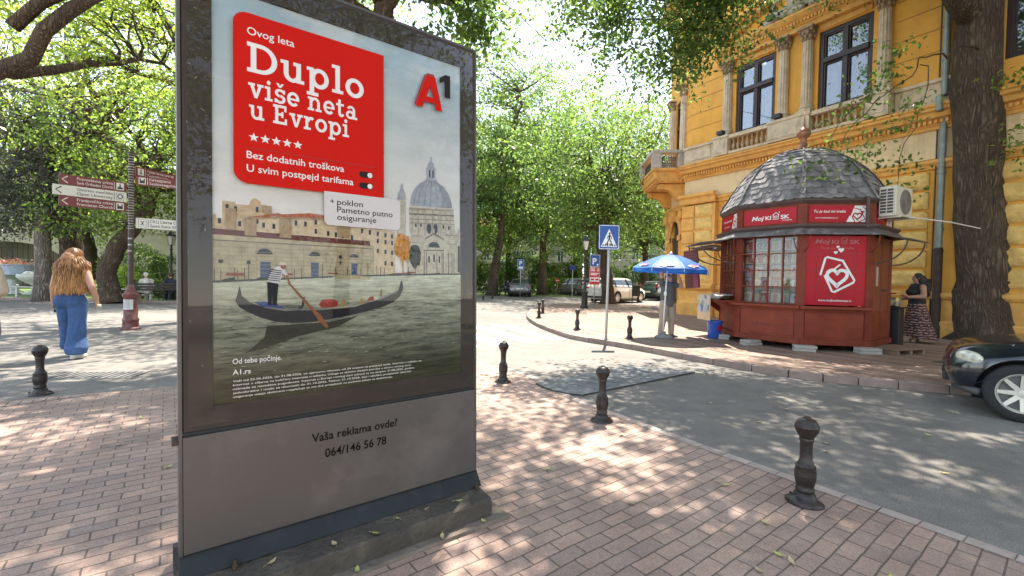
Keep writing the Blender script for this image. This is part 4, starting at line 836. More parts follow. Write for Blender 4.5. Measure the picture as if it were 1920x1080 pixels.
# red printed panel with house and heart
o = MB(); o.T = face(0); o.box(-HS + .07, HS - .07, -.04, .0, ZW, ZC); red = o.build('printed_panel', M_SIGN, KI)
mb = MB(); mb.T = face(0)
for i in range(1, 5): x = -HS + .07 + (SD - .14) * i / 5; mb.box(x - .006, x + .006, .0, .004, ZW, ZC)
for j in range(1, 4): z = ZW + (ZC - ZW) * j / 4; mb.box(-HS + .07, HS - .07, .0005, .0035, z - .006, z + .006)
mb.build('panel_seams', mat('seam_red', (.20, .008, .018), .5), red)
def line2(mb, F, pts, wd, o, closed=False):
    """flat band along a 2-D path"""
    P = [Vector((p[0], p[1])) for p in pts]; n = len(P); L = []
    for i in range(n):
        a = P[(i - 1) % n] if (closed or i) else P[i]; b = P[(i + 1) % n] if (closed or i < n - 1) else P[i]; d = (b - a).normalized(); q = Vector((-d.y, d.x)) * wd / 2; L += [P[i] - q, P[i] + q]
    k = n if closed else n - 1
    mb.add([F(p.x, p.y, o) for p in L], [(2 * i, (2 * i + 2) % (2 * n), (2 * i + 3) % (2 * n), 2 * i + 1) for i in range(k)])
def heart(cx, cy, s, n=28): return [(cx + s * .062 * 16 * math.sin(t) ** 3, cy + s * .062 * (13 * math.cos(t) - 5 * math.cos(2 * t) - 2 * math.cos(3 * t) - math.cos(4 * t))) for t in [2 * PI * k / n for k in range(n)]]
def rot2(pts, c, a): return [(c[0] + (x - c[0]) * math.cos(a) - (y - c[1]) * math.sin(a), c[1] + (x - c[0]) * math.sin(a) + (y - c[1]) * math.cos(a)) for x, y in pts]
F0 = fmap(0); mb = MB(); c = (.03, 1.55)
hs = .255; house = [(-.235, .235), (-.235, -.27), (.235, -.27), (.235, .235)]
body = rot2([(c[0] + x, c[1] + y) for x, y in [(-.235, -.27), (.235, -.27), (.235, .20)]], c, R(30)); 
line2(mb, F0, rot2([(c[0] - .2, c[1] + .12), (c[0] - .235, c[1] - .24), (c[0] - .2, c[1] - .27), (c[0] + .2, c[1] - .27), (c[0] + .235, c[1] - .24), (c[0] + .235, c[1] + .2)], c, R(30)), .042, .006)
line2(mb, F0, rot2([(c[0] - .27, c[1] + .16), (c[0] - .02, c[1] + .42), (c[0] + .02, c[1] + .42), (c[0] + .25, c[1] + .20)], c, R(30)), .04, .0065)
line2(mb, F0, rot2([(c[0] - .20, c[1] + .10), (c[0] + .16, c[1] + .17)], c, R(30)), .03, .007)
line2(mb, F0, heart(c[0], c[1] - .03, .19), .066, .0075, True)
mb.add([F0(x, y, .006) for x, y in heart(c[0] + .06, c[1] + .52, .055)], [tuple(range(28))]); mb.add([F0(x, y, .006) for x, y in heart(c[0] - .04, c[1] + .47, .038)], [tuple(range(28))]); mb.add([F0(x, y, .006) for x, y in heart(c[0] + .0, c[1] + .585, .03)], [tuple(range(28))])
put_text(mb, 'www.mojkioskstampa.rs', 0, 1.02, .006, .07, .62, .004, 'c', fmap=F0)
mb.build('emblem', M_WHITE, red)
def moj_logo(mb, F, x, y, h, wd, o=.004):
    """Moj KI[heart house]SK"""
    put_text(mb, 'Moj', x, y, o, h * 1.15, wd * .30, .02, slant=.28, fmap=F); put_text(mb, 'KI', x + wd * .36, y, o, h, wd * .15, .025, fmap=F); put_text(mb, 'SK', x + wd * .75, y, o, h, wd * .22, .025, fmap=F)
    cx, cy, s = x + wd * .63, y + h * .40, h * .44; line2(mb, F, [(cx - s, cy + s), (cx - s, cy - s * .9), (cx + s, cy - s * .9), (cx + s, cy + s)], h * .12, o + .0003)
    line2(mb, F, [(cx - s * 1.35, cy + s * .85), (cx, cy + s * 1.9), (cx + s * 1.35, cy + s * .85)], h * .12, o + .0006); line2(mb, F, heart(cx, cy + .02 * h, h * .26), h * .10, o + .0009, True)
    mb.add([F(a, b, o) for a, b in heart(cx + s * 1.3, cy + s * 2.0, h * .12)], [tuple(range(28))])
# faded overprint along the top of the red panel
mb = MB(); moj_logo(mb, F0, -.40, 2.2, .11, .86, .0055); put_text(mb, 'Tu je kad mi treba', -.30, 2.09, .0055, .07, .62, .0, slant=.2, fmap=F0); mb.build('faded_lettering', flat('faded_print', (.36, .10, .11), .5), red)
# door face
mb = MB(); mb.T = face(1); mb.box(-HS + .06, HS - .06, -.05, .0, ZL - .02, ZC); mb.box(-HS + .12, -HS + .16, .0, .014, Z0 + .12, ZC); mb.box(HS - .16, HS - .12, .0, .014, Z0 + .12, ZC); mb.box(-.02, .02, .0, .012, Z0 + .12, ZC)
d = mb.build('door', mat('door_red', (.185, .042, .021), .5, .25, 3, .15, 50, stain=((.10, .03, .02), 4, .5)), KI)
mb = MB(); mb.T = face(1); mb.box(.10, .16, .0, .05, 1.25, 1.29, .01); mb.tube([(.13, .05, 1.27), (.24, .06, 1.27)], .012, 8); mb.build('handle', MATS['dark_metal'], d)
mb = MB(); mb.T = face(1); mb.box(-.32, -.2, .0, .005, 1.35, 1.75); mb.build('notice', flat('notice_paper', (.42, .33, .28), .8, var=.15), d)
# canopy lip round the body
mb = MB(); a0 = PI / 8
mb.lathe([(1.66, ZF + .05), (1.78, ZF + .02), (1.92, ZC + .035), (1.93, ZC + .01), (1.90, ZC + .005), (1.66, ZF - .05)], 0, 0, 8, a0, a0 + 2 * PI); mb.build('canopy_roof', M_LIP, KI)
mb = MB(); mb.lathe([(1.72, ZF - .02), (1.80, ZF + .0), (1.84, ZF + .05), (1.84, ZF + .09), (1.76, ZF + .10)], 0, 0, 8, a0, a0 + 2 * PI); mb.build('fascia_moulding', M_KDARK, KI)
for k in (-2, 1, -3):     # folding side awnings with curved stays
    AW = .62 if k == 1 else .88; mb = MB(); mb.T = face(k); mb.add([(-HS, .28, ZC - .02), (HS, .28, ZC - .02), (HS + .05, AW, ZC - .10), (-HS - .05, AW, ZC - .10), (-HS, .28, ZC - .005), (HS, .28, ZC - .005), (HS + .05, AW, ZC - .08), (-HS - .05, AW, ZC - .08)], [(0, 1, 2, 3), (7, 6, 5, 4), (0, 4, 5, 1), (1, 5, 6, 2), (2, 6, 7, 3), (3, 7, 4, 0)])
    aw = mb.build('awning', M_LIP, KI)
    for x in (-HS + .03, HS - .03): mb = MB(); mb.T = face(k); mb.tube([(x, .03 + (AW - .1) * math.sin(t), ZC - .55 + .46 * (1 - math.cos(t)) ) for t in [k2 * PI / 16 for k2 in range(9)]], .014, 6); mb.build('stay', M_KDARK, aw)
mb = MB()
for k in (-1, 0):
    mb.T = face(k)
    for x in (-HS + .03, HS - .03): mb.tube([(x, .03 + .27 * math.sin(t), ZC - .32 + .30 * (1 - math.cos(t))) for t in [k2 * PI / 16 for k2 in range(9)]], .012, 6)
mb.build('canopy_stays', M_KRED2, KI)
# fascia band with printed signs
mb = MB(); 
for k in range(8): mb.T = face(k); mb.box(-HS + .05, HS - .05, -.06, .0, ZF, ZE - .02)
mb.build('fascia', M_KRED2, KI)
for k in range(-3, 3):
    F = fmap(k); mb = MB(); mb.T = face(k); mb.box(-HS + .11, HS - .11, .0, .012, ZF + .14, ZE - .07); sg = mb.build('sign', M_SIGN, KI); mb = MB(); y0 = ZF + .14
    if k == -1:
        moj_logo(mb, F, -.37, y0 + .10, .115, .80, .014); put_text(mb, 'STAMPA', .26, y0 + .055, .0142, .03, .2, .02, fmap=F); mb.build('lettering', M_WHITE, sg)
    else:
        put_text(mb, 'Tu je kad mi treba', -.46, y0 + .19, .014, .075, .60, .012, slant=.3, fmap=F); put_text(mb, 'www.mojkioskstampa.rs', -.42, y0 + .07, .014, .042, .42, .01, fmap=F); mb.build('lettering', M_WHITE, sg)
        mb = MB(); mb.add([F(*q, .0135) for q in ((.16, y0), (HS - .112, y0), (HS - .112, ZE - .072), (.31, ZE - .072))], [(0, 1, 2, 3)]); mb.build('white_field', M_WHITE, sg)
        mb = MB(); c2 = (.36, y0 + .12); line2(mb, F, rot2([(c2[0] - .09, c2[1] + .05), (c2[0] - .09, c2[1] - .12), (c2[0] + .1, c2[1] - .12), (c2[0] + .1, c2[1] + .08)], c2, R(25)), .022, .0145); line2(mb, F, rot2([(c2[0] - .12, c2[1] + .06), (c2[0], c2[1] + .18), (c2[0] + .11, c2[1] + .09)], c2, R(25)), .02, .0148); line2(mb, F, heart(*c2, .075), .028, .0151, True)
        for q in ((.46, y0 + .2, .03), (.5, y0 + .27, .02), (.47, y0 + .3, .018)): mb.add([F(x, y, .0145) for x, y in heart(*q)], [tuple(range(28))])
        mb.build('heart_emblem', M_SIGN, sg)
# eaves and dome
mb = MB(); mb.lathe([(1.62, ZE - .04), (1.72, ZE - .02), (1.765, ZE + .04), (1.765, ZE + .07), (1.70, ZE + .10)], 0, 0, 8, a0, a0 + 2 * PI); mb.build('eaves', M_KDARK, KI)
DP = [(1.75, 0), (1.66, .14), (1.55, .34), (1.41, .58), (1.23, .83), (1.01, 1.04), (.76, 1.21), (.49, 1.33), (.24, 1.40), (.10, 1.42)]
mb = MB(); mb.lathe([(r - .012, ZE + .08 + z) for r, z in DP], 0, 0, 8, a0, a0 + 2 * PI); dome = mb.build('dome', mat('slate', (.085, .082, .092), .7, .35, 4, .4, 35), KI)
def prof(s):   # point on the dome profile by arc parameter
    L = [0]
    for a, b in zip(DP, DP[1:]): L.append(L[-1] + math.hypot(b[0] - a[0], b[1] - a[1]))
    t = s * L[-1]
    for i in range(len(DP) - 1):
        if t <= L[i + 1] + 1e-9: q = (t - L[i]) / (L[i + 1] - L[i]); return DP[i][0] + (DP[i + 1][0] - DP[i][0]) * q, ZE + .08 + DP[i][1] + (DP[i + 1][1] - DP[i][1]) * q
    return DP[-1][0], ZE + .08 + DP[-1][1]
mb = MB(); NR = 15; rs = random.Random(3)
for k in range(8):
    for j in range(NR):
        s0, s1 = j / NR * .97 - .012, min(1, (j + 1.35) / NR * .97); s0 = max(s0, 0); r0, z0 = prof(s0); r1, z1 = prof(s1)
        h0, h1 = r0 * math.tan(PI / 8), r1 * math.tan(PI / 8); n = max(1, round(2 * h0 / .20))
        for i in range(n + (j % 2)):
            o = -.5 * (j % 2); a, b = (i + o) / n * 2 - 1, (i + 1 + o) / n * 2 - 1; a, b = max(a, -1), min(b, 1)
            if b - a < .05: continue
            lift = .022 + rs.uniform(-.006, .012); dn = rs.uniform(-.012, .012); g = .004; ca = math.cos(PI / 8); cc = []
            for t, sag in ((a, .30), (a + (b - a) * .2, .06), (a + (b - a) * .5, 0), (a + (b - a) * .8, .06), (b, .30)):
                zz = z0 + (z1 - z0) * (sag * .55) + dn; rr = r0 + (r1 - r0) * (sag * .55); cc.append((t * rr * math.tan(PI / 8) * .997, rr + lift, zz))
            cc += [(b * h1, r1 + .004, z1), (a * h1, r1 + .004, z1)]
            T = Matrix.Rotation(k * PI / 4, 4, 'Z'); mb.T = T; mb.add([(x, -y * ca, z) for x, y, z in cc] + [(x, -(y - .014) * ca, z) for x, y, z in cc[:5]], [(6, 5, 4, 3, 2, 1, 0)[::-1], (0, 7, 8, 1)[::-1], (1, 8, 9, 2)[::-1], (2, 9, 10, 3)[::-1], (3, 10, 11, 4)[::-1]])
mb.build('shingles', mat('slate_shingle', (.165, .155, .16), .75, .3, 7, .5, 60, island=.30, stain=((.26, .22, .22), 3, .55)), dome)
mb = MB(); q = [prof(k / 14) for k in range(14)]
for k in range(8): a = PI / 8 + k * PI / 4; mb.tube([((r + .012) * math.cos(a), (r + .012) * math.sin(a), z + .006) for r, z in q], .010, 5)
mb.build('hip_strips', mat('lead', (.09, .086, .09), .55, .3, 5), dome)
mb = MB(); zt = ZE + .08 + 1.41
mb.lathe([(.16, zt - .04), (.13, zt + .03), (.085, zt + .12), (.065, zt + .22), (.075, zt + .245), (.05, zt + .26), (.10, zt + .29), (.145, zt + .35), (.15, zt + .40), (.12, zt + .47), (.06, zt + .52), (.03, zt + .55), (.012, zt + .6), (.006, zt + .95)], 0, 0, 16); mb.build('finial', mat('copper', (.30, .125, .075), .45, .25, 8, metal=.45), dome, smooth=True)
# graffiti scrawl on the lower panel
F1 = fmap(-1); mb = MB(); r5 = random.Random(2)
pts = [(-.30 + k * .012 + .02 * math.sin(k * 1.7), .47 + .05 * math.sin(k * 1.1) * math.cos(k * .31)) for k in range(52)]; line2(mb, F1, pts, .008, .0145)
put_text(mb, 'ASAUL', -.2, .44, .0146, .1, .30, -.012, slant=.2, fmap=F1); line2(mb, F1, [(-.5 + .1 * math.sin(k * .4), .55 - k * .018) for k in range(14)], .006, .0147)
mb.build('graffiti', flat('scratch_dark', (.075, .02, .015), .7), KI)
# ---- things in, on and around the kiosk
cols = [(.55, .08, .07), (.62, .58, .5), (.5, .42, .2), (.14, .2, .34), (.2, .33, .22), (.6, .55, .15), (.65, .3, .35), (.66, .66, .64), (.15, .14, .14), (.45, .5, .55)]
MAGM = []
for i in range(10):
    m, t, b = nodemat('magazine_print_%d' % i); tc = t.nodes.new('ShaderNodeTexCoord'); v = t.nodes.new('ShaderNodeTexVoronoi'); v.inputs['Scale'].default_value = 9; t.links.new(tc.outputs['Object'], v.inputs['Vector'])
    rp = t.nodes.new('ShaderNodeValToRGB'); rp.color_ramp.interpolation = 'CONSTANT'; e = rp.color_ramp.elements; e[0].color = cols[i] + (1,); e[0].position = 0; e[1].position = .52; e[1].color = (.60, .56, .48, 1)
    for p, k in ((.34, 4), (.62, 7), (.74, 3), (.86, 2)): x = e.new(p); x.color = cols[(i + k) % 10] + (1,)
    sx = t.nodes.new('ShaderNodeSeparateColor'); t.links.new(v.outputs['Color'], sx.inputs[0]); t.links.new(sx.outputs[0], rp.inputs[0]); t.links.new(rp.outputs[0], b.inputs['Base Color']); b.inputs['Roughness'].default_value = .3; MAGM.append(m)
mags = []; SKN = flat('cover_skin', (.36, .21, .14), .4); CV = [flat('cover_%d' % i, tuple(q * .62 for q in c), .35) for i, c in enumerate(cols)]; HRC = [flat('cover_hair_%d' % i, c, .5) for i, c in enumerate([(.05, .03, .02), (.35, .2, .07), (.12, .06, .03)])]
for i in range(10):   # cover with title band, portrait and headline bars
    mb = MB(); mb.box(-.095, .095, -.004, .004, 0, .25); fr = lambda u, v, o: (u, .0045 + o, v)
    mb.mi = 1; mb.add([fr(u, v, .0005) for u, v in rrect(-.085, .085, .195, .238, .004)], [tuple(range(36))])
    cx = -.03 + .015 * (i % 5); mb.mi = 2; mb.add([fr(cx + .05 * math.cos(a), .115 + .062 * math.sin(a), .0005) for a in [2 * PI * k / 18 for k in range(18)]], [tuple(range(18))])
    mb.mi = 3; mb.add([fr(cx + .03 * math.cos(a), .11 + .042 * math.sin(a), .001) for a in [2 * PI * k / 18 for k in range(18)]], [tuple(range(18))]); mb.add([fr(u, v, .0008) for u, v in ((cx - .05, 0.002), (cx + .05, 0.002), (cx + .03, .075), (cx - .03, .075))], [(0, 1, 2, 3)])
    mb.mi = 1
    for k in range(3): x0 = .03 if i % 2 else -.085; mb.add([fr(u, v, .0012) for u, v in ((x0, .03 + k * .03), (x0 + .05 - .012 * k, .03 + k * .03), (x0 + .05 - .012 * k, .044 + k * .03), (x0, .044 + k * .03))], [(0, 1, 2, 3)])
    mags.append(mb.mesh('magazine', [CV[i], CV[(i * 3 + 1) % 10], HRC[i % 3], SKN]))
KM = Matrix.Translation((KX, KY, .1)) @ Matrix.Rotation(R(-8.7), 4, 'Z'); r7 = random.Random(9)
def magazine(k, x, z, o, i):
    ob = bpy.data.objects.new('magazine', mags[i]); COL.objects.link(ob); ob.matrix_world = KM @ face(k) @ Matrix.Translation((x, o, z)) @ Matrix.Rotation(R(r7.uniform(-3, 3)), 4, 'Y') @ Matrix.Rotation(R(8), 4, 'X')
    tag(ob, 'colourful magazine displayed behind the small kiosk window panes', 'magazine', 'magazines behind the kiosk window panes')
for k, n in ((-1, 6), (-2, 6)):
    for j in range(5):
        for i in range(n): magazine(k, -HS + .16 + (SD - .32) * i / (n - 1), ZW + .02 + j * .285, -.14 - .01 * (i % 2), r7.randrange(10))
M_RACK = flat('rack_cream', (.34, .32, .28), .6)
T = thing('magazine_rack', 'stepped white rack holding the magazines inside the kiosk', 'rack', (KX, KY, .1), R(-8.7))
for k in (-1, -2):
    mb = MB(); mb.T = face(k)
    for j in range(5): mb.box(-HS + .07, HS - .07, -.26, -.11, ZW - .005 + j * .285, ZW + .015 + j * .285)
    mb.build('shelf', M_RACK, T); mb = MB(); mb.T = face(k); mb.box(-HS + .06, HS - .06, -.30, -.27, ZW - .05, ZC); mb.build('back_board', M_RACK, T)
# newspapers on the side counter, poster boards, blue tub
kw = lambda k, x, o, z: (KM @ face(k)) @ Vector((x, o, z))
T = thing('newspaper_counter', 'counter shelf bracketed to the kiosk, spread with newspapers', 'counter', kw(-2, 0, .25, 0), R(-8.7 - 90)); mb = MB(); mb.box(-.62, .62, -.22, .25, ZL + .06, ZL + .09, .006); mb.build('shelf_board', M_KRED, T)
mb = MB()
for x in (-.5, .5): mb = MB(); mb.prism([(.2, ZL + .06), (-.22, ZL + .06), (.2, ZL - .25)], x - .015, x + .015, 'x'); mb.build('bracket', M_KRED2, T)
PAP = mat('newsprint', (.60, .53, .43), .85, .3, 14, .2, 60)
me = None
for i in range(14):
    mb = MB(); n = 8; vs = []
    for a in range(n + 1):
        for b in range(4): vs.append((-.13 + .26 * b / 3, -.2 + .4 * a / n, .012 * math.sin(a * .9) + .02 * math.sin(a / n * PI) + .004 * b))
    mb.add(vs, [(a * 4 + b, a * 4 + b + 1, a * 4 + b + 5, a * 4 + b + 4) for a in range(n) for b in range(3)]); mb.add([(x, y, z - .02) for x, y, z in vs], [(a * 4 + b + 4, a * 4 + b + 5, a * 4 + b + 1, a * 4 + b) for a in range(n) for b in range(3)])
    if me is None: me = mb.mesh('newspaper', PAP, True)
    ob = bpy.data.objects.new('newspaper', me); COL.objects.link(ob); p = kw(-2, -.5 + .165 * (i % 7), .24 + .03 * (i % 3), ZL + .130 + .012 * (i % 2) + .034 * (i // 7)); ob.location = p; ob.rotation_euler = (R(4 + 5 * (i // 7)), R((i % 3) * 4 - 4), R(-100 + 9 * (i % 4) + 14 * (i // 7)))
    tag(ob, 'loosely folded newspaper lying on the kiosk counter', 'newspaper', 'newspapers on the kiosk counter')
T = thing('display_board', 'narrow yellow and white advert board hanging below the newspaper counter', 'advert board', kw(-2, .1, .58, .45), R(-8.7 - 90 + 12))
mb = MB(); mb.box(-.30, .30, -.012, .012, 0, .62); mb.build('board', flat('board_cream', (.68, .50, .30), .5, var=.1), T)
mb = MB(); mb.box(-.28, .28, -.016, -.013, .40, .60); mb.build('upper_picture', MAGM[1], T); mb = MB(); mb.box(-.28, .28, -.016, -.013, .18, .39); mb.build('middle_picture', MAGM[9], T)
T = thing('blue_tub', 'rounded blue plastic tub below the newspaper counter', 'tub', (4.97, 11.05, .1)); T.scale = (.8, .8, 1.0); mb = MB(); mb.lathe([(.0, .0), (.16, 0), (.19, .02), (.22, .38), (.24, .40), (.24, .43), (.21, .43), (.2, .40), (.18, .05), (0, .04)], 0, 0, 22); mb.build('bucket', flat('blue_plastic', (.03, .09, .42), .35, coat=.2), T, smooth=True)
mb = MB(); mb.box(-.01, .09, -.232, -.226, .2, .32); mb.build('label', M_SIGN, T)
T = thing('pin_board', 'dark red latticed display board hanging beside the kiosk awning', 'display board', (4.62, 11.6, 1.30), R(-60))
mb = MB(); mb.T = Matrix.Rotation(R(-6), 4, 'Y'); mb.box(-.2, .22, -.015, .015, 0, .98, .004); mb.build('board', mat('maroon', (.10, .022, .026), .6, .3), T)
mb = MB(); mb.T = Matrix.Rotation(R(-6), 4, 'Y')
for k in range(7): mb.box(-.2 + k * .068, -.19 + k * .068, -.022, -.016, .01, .97)
for k in range(13): mb.box(-.2, .22, -.021, -.0165, .02 + k * .078, .03 + k * .078)
mb.build('lattice', mat('maroon_light', (.2, .06, .05), .6, .2), T); mb = MB(); mb.T = Matrix.Rotation(R(-6), 4, 'Y'); mb.box(.06, .22, -.05, -.024, .0, .42, .004); mb.build('small_board', mat('purple_red', (.2, .02, .06), .4, .2), T)
mb = MB(); mb.tube([(0, .02, .95), (.3, .2, 1.0), (.5, .35, 1.02)], .012, 6); mb.build('hanger', M_KDARK, T)
# concrete blocks under the kiosk
M_CONC = mat('block_concrete', (.36, .335, .30), .9, .25, 6, .5, 40, stain=((.20, .18, .16), 5, .6))
def block(mbx, x, y, z0, z1, a, L=.40, W=.24): mbx.T = Matrix.Translation((x, y, 0)) @ Matrix.Rotation(a, 4, 'Z'); mbx.box(-L / 2, L / 2, -W / 2, W / 2, z0, z1, .012)
for i, (x, y, a, lab) in enumerate([(5.20, 10.95, .9, 'pair of concrete blocks under the kiosk corner nearest the blue tub'), (5.28, 9.95, .3, 'pair of concrete blocks under the kiosk below the magazine window'), (5.98, 9.22, -.5, 'pair of concrete blocks under the front corner of the kiosk'), (7.12, 9.02, -.1, 'pair of concrete blocks under the kiosk corner by its door')]):
    T = thing('concrete_block', lab, 'block', (x, y, .1), a, 'concrete blocks under the kiosk'); mb = MB(); block(mb, 0, 0, 0, .058, 0); mb.build('lower_slab', M_CONC, T); mb = MB(); block(mb, .01, .012, .060, .12, .12); mb.build('upper_slab', M_CONC, T)
T = thing('wooden_step', 'low worn wooden step platform before the kiosk door', 'step', (7.92, 9.30, .1), R(20)); mb = MB()
for k in range(5): mb.box(-.48, .48, -.3 + k * .122, -.185 + k * .122, .085, .115, .006)
mb.build('boards', mat('old_plank', (.22, .145, .10), .85, .35, 7, .4, 30, island=.15), T); mb = MB()
for x in (-.4, 0, .4): mb.box(x - .04, x + .04, -.28, .28, 0, .083)
mb.build('bearers', MATS['old_plank'], T)
# tree pit in the pavement
o = struct(sheet([(7.6, 8.2), (8.5, 8.5), (8.9, 7.7), (8.0, 7.3)], .106), 'tree_pit', mat('pit_soil', (.09, .075, .055), .95, .4, 12, .8, 40))
# waste bin behind the door face
T = thing('litter_bin', 'narrow black bin with a small printed box on top beside the kiosk door', 'bin', (8.62, 10.25, .1), R(36)); mb = MB(); mb.box(-.17, .17, -.17, .17, 0, .86, .015); mb.build('bin_body', mat('black_plastic', (.012, .012, .014), .45, .2), T); mb = MB(); mb.box(-.21, .21, -.21, .21, .862, .90, .01); mb.build('lid', MATS['black_plastic'], T)
T = thing('paper_box', 'small grey printed box standing on the black bin beside the kiosk door', 'box', (8.62, 10.25, 1.0), R(30)); mb = MB(); mb.T = Matrix.Rotation(R(5), 4, 'Y'); mb.box(-.15, .15, -.1, .1, .012, .2, .005); mb.build('carton', MAGM[8], T)
T = thing('side_shelf', 'thin brown shelf board sticking out from the kiosk beside the black bin', 'shelf', (8.62, 10.45, 1.28), R(36)); mb = MB(); mb.box(-.4, .30, -.12, .12, 0, .03, .006); mb.build('board', M_KRED, T)
# air conditioner on the fascia
T = thing('air_conditioner', 'cream air conditioner outdoor unit bracketed to the kiosk roof edge', 'air conditioner', (7.80, 9.30, 2.86), R(-60)); CRM = mat('ac_cream', (.56, .53, .45), .5, .1, 5, stain=((.36, .33, .27), 4, .5))
mb = MB(); mb.box(-.17, .17, -.37, .37, 0, .60, .02); mb.T = Matrix.Identity(4)
mb = MB(); mb.box(-.145, .145, -.37, .37, 0, .60, .02); mb.build('casing', CRM, T)
mb = MB(); mb.box(-.12, .10, -.374, -.371, .05, .55); g = mb.build('grille', mat('grille_dark', (.05, .05, .05), .6), T); mb = MB()
for k in range(9): mb.box(-.13, .11, -.384, -.375, .045 + k * .062, .062 + k * .062)
for x in (-.13, -.015, .10): mb.box(x, x + .014, -.386, -.3845, .045, .556)
mb.build('grille_bars', CRM, g)
mb = MB(); mb.T = Matrix.Translation((.146, .04, .3)) @ Matrix.Rotation(R(90), 4, 'Y')
mb.lathe([(.25, 0), (.25, .01), (.235, .012), (.05, .012), (0, .012)], 0, 0, 28)
for r in (.06, .1, .14, .18, .22): mb.lathe([(r, .013), (r, .02), (r + .008, .02), (r + .008, .013)], 0, 0, 24, ring=True)
mb.build('fan_guard', mat('ac_guard', (.20, .19, .17), .6, .2), T)
mb = MB(); mb.box(-.36, .2, -.3, -.27, -.03, -.002); mb.box(-.36, .2, .27, .3, -.03, -.002); mb.box(-.36, -.33, -.3, .3, -.3, -.031); mb.build('bracket', CRM, T)
T = thing('white_rod', 'thin white rod running from the air conditioner across to the massive trunk', 'rod', (7.95, 9.12, 2.85)); mb = MB(); mb.tube([(0, 0, 0), (1.4, .6, .0), (3.0, 1.55, .01)], .014, 7); mb.build('rod', M_WHITE, T)
T = thing('vent_pipe', 'brown vertical pipe standing in front of the kiosk fascia sign', 'pipe', kw(0, .50, .10, 2.52), 0); mb = MB(); mb.tube([(0, 0, 0), (0, 0, .62)], .035, 10); mb.tube([(0, 0, .02), (.1, 0, .0), (.24, .02, .0)], .03, 8); mb.build('pipe', M_KDARK, T)
# ============================================================ ADVERTISING PANEL
AD = thing('advertising_panel', 'tall grey advertising panel with a red and white poster on a low concrete plinth', 'advertising panel')
_yaw, _phi, _psi = .653, .0089, -.0231
_s = Vector((math.cos(_yaw), math.sin(_yaw), 0)); _n = Vector((math.sin(_yaw), -math.cos(_yaw), 0)); _u = Vector((0, 0, 1))
_s2 = _s * math.cos(_phi) + _u * math.sin(_phi); _u2 = -_s * math.sin(_phi) + _u * math.cos(_phi); _u3 = _u2 * math.cos(_psi) + _n * math.sin(_psi); _b = _u3.cross(_s2)
AD.matrix_world = Matrix(((_s2.x, _b.x, _u3.x, -1.403), (_s2.y, _b.y, _u3.y, 1.942), (_s2.z, _b.z, _u3.z, .218), (0, 0, 0, 1))) @ Matrix.Scale(1.087, 4)
PW, PH, PM = 1.3767, 2.4266, .4808
M_FRM = mat('panel_frame', (.040, .031, .026), .5, .12, 2, spec=.15, stain=((.10, .09, .085), 9, .25)); M_LOW = mat('panel_lower', (.088, .078, .073), .36, .07, 1.2, metal=.2, spec=.3, bump=.02, bscale=400, stain=((.18, .155, .145), 1.5, .5))
M_SKIRT = mat('panel_skirt', (.024, .028, .031), .7, .15, 2, .05, 60, spec=.15, stain=((.06, .065, .065), 5, .3)); M_BLKGAP = mat('rubber_gap', (.012, .012, .013), .7)
mb = MB(); mb.box(.0, PW, .006, .26, PM + .008, PH, .008); mb.build('cabinet', M_FRM, AD)
s0, s1, v0, v1 = .1035, 1.2799, .5836, 2.309
mb = MB(); mb.box(.004, s0, -.012, .004, PM + .012, PH - .004); mb.box(s1, PW - .004, -.012, .004, PM + .012, PH - .004); mb.box(s0, s1, -.012, .004, PM + .012, v0); mb.box(s0, s1, -.012, .004, v1, PH - .004); mb.build('border', M_FRM, AD)
mb = MB(); mb.box(-.012, .0, -.004, .25, -.01, PH + .012); mb.box(PW, PW + .012, -.004, .25, -.01, PH + .012); mb.box(.0, PW, -.004, .25, PH + .002, PH + .014); mb.build('edge_profile', mat('edge_metal', (.075, .068, .062), .45, .15, 5, metal=.2), AD)
mb = MB(); mb.box(.002, PW - .002, -.010, .26, .0, PM - .010, .004); low = mb.build('lower_cover', M_LOW, AD)
mb = MB(); mb.box(.0, PW, .0, .24, PM - .009, PM + .0105); mb.box(.0, PW, -.003, .0, PM - .004, PM + .006); mb.build('gap_strip', M_BLKGAP, AD)
F = lambda u, v, o: (u, -o, v)
mb = MB(); put_text(mb, 'Vaša reklama ovde?', .69, .352, .0125, .056, .415, .012, 'c', fmap=F); put_text(mb, '064/146 56 78', .69, .270, .0125, .057, .298, .014, 'c', fmap=F); mb.build('lettering', mat('brown_print', (.008, .005, .004), .6, spec=.1), low)
mb = MB(); mb.prism([(-.012, -.004), (-.012, -.014), (-.058, -.076), (.27, -.076), (.27, -.004)], -.012, PW + .012, 'x'); mb.build('skirt', M_SKIRT, AD)
mb = MB(); mb.box(-.002, PW + .002, -.006, .25, -.0035, -.0005); mb.build('skirt_gap', M_BLKGAP, AD)
mb = MB(); 
n = 26; r3 = random.Random(8); vs = []
pr = [(-.185, -.23), (-.182, -.16), (-.180, -.106), (-.172, -.098), (-.05, -.080), (.30, -.080), (.34, -.11), (.35, -.23)]
for i in range(n + 1):
    t = i / n; sx = -.03 + (PW + .028) * t
    vs += [(sx, y + r3.uniform(-.002, .002), z + (r3.uniform(-.003, .003) if 0 < j < 7 else 0)) for j, (y, z) in enumerate(pr)]
k = len(pr); mb.add(vs, [(i * k + j, (i + 1) * k + j, (i + 1) * k + j + 1, i * k + j + 1) for i in range(n) for j in range(k - 1)] + [tuple(range(k)), tuple(range(n * k, n * k + k))[::-1]])
mb.build('plinth', mat('dirty_concrete', (.060, .050, .040), .85, .4, 4, .6, 40, stain=((.15, .125, .09), 7, .45)), AD)
mb = MB(); mb.box(-.15, PW + .085, -.235, .4, -.30, -.192, .006); mb.build('footing', mat('footing_concrete', (.17, .135, .105), .9, .35, 5, .7, 30), AD)
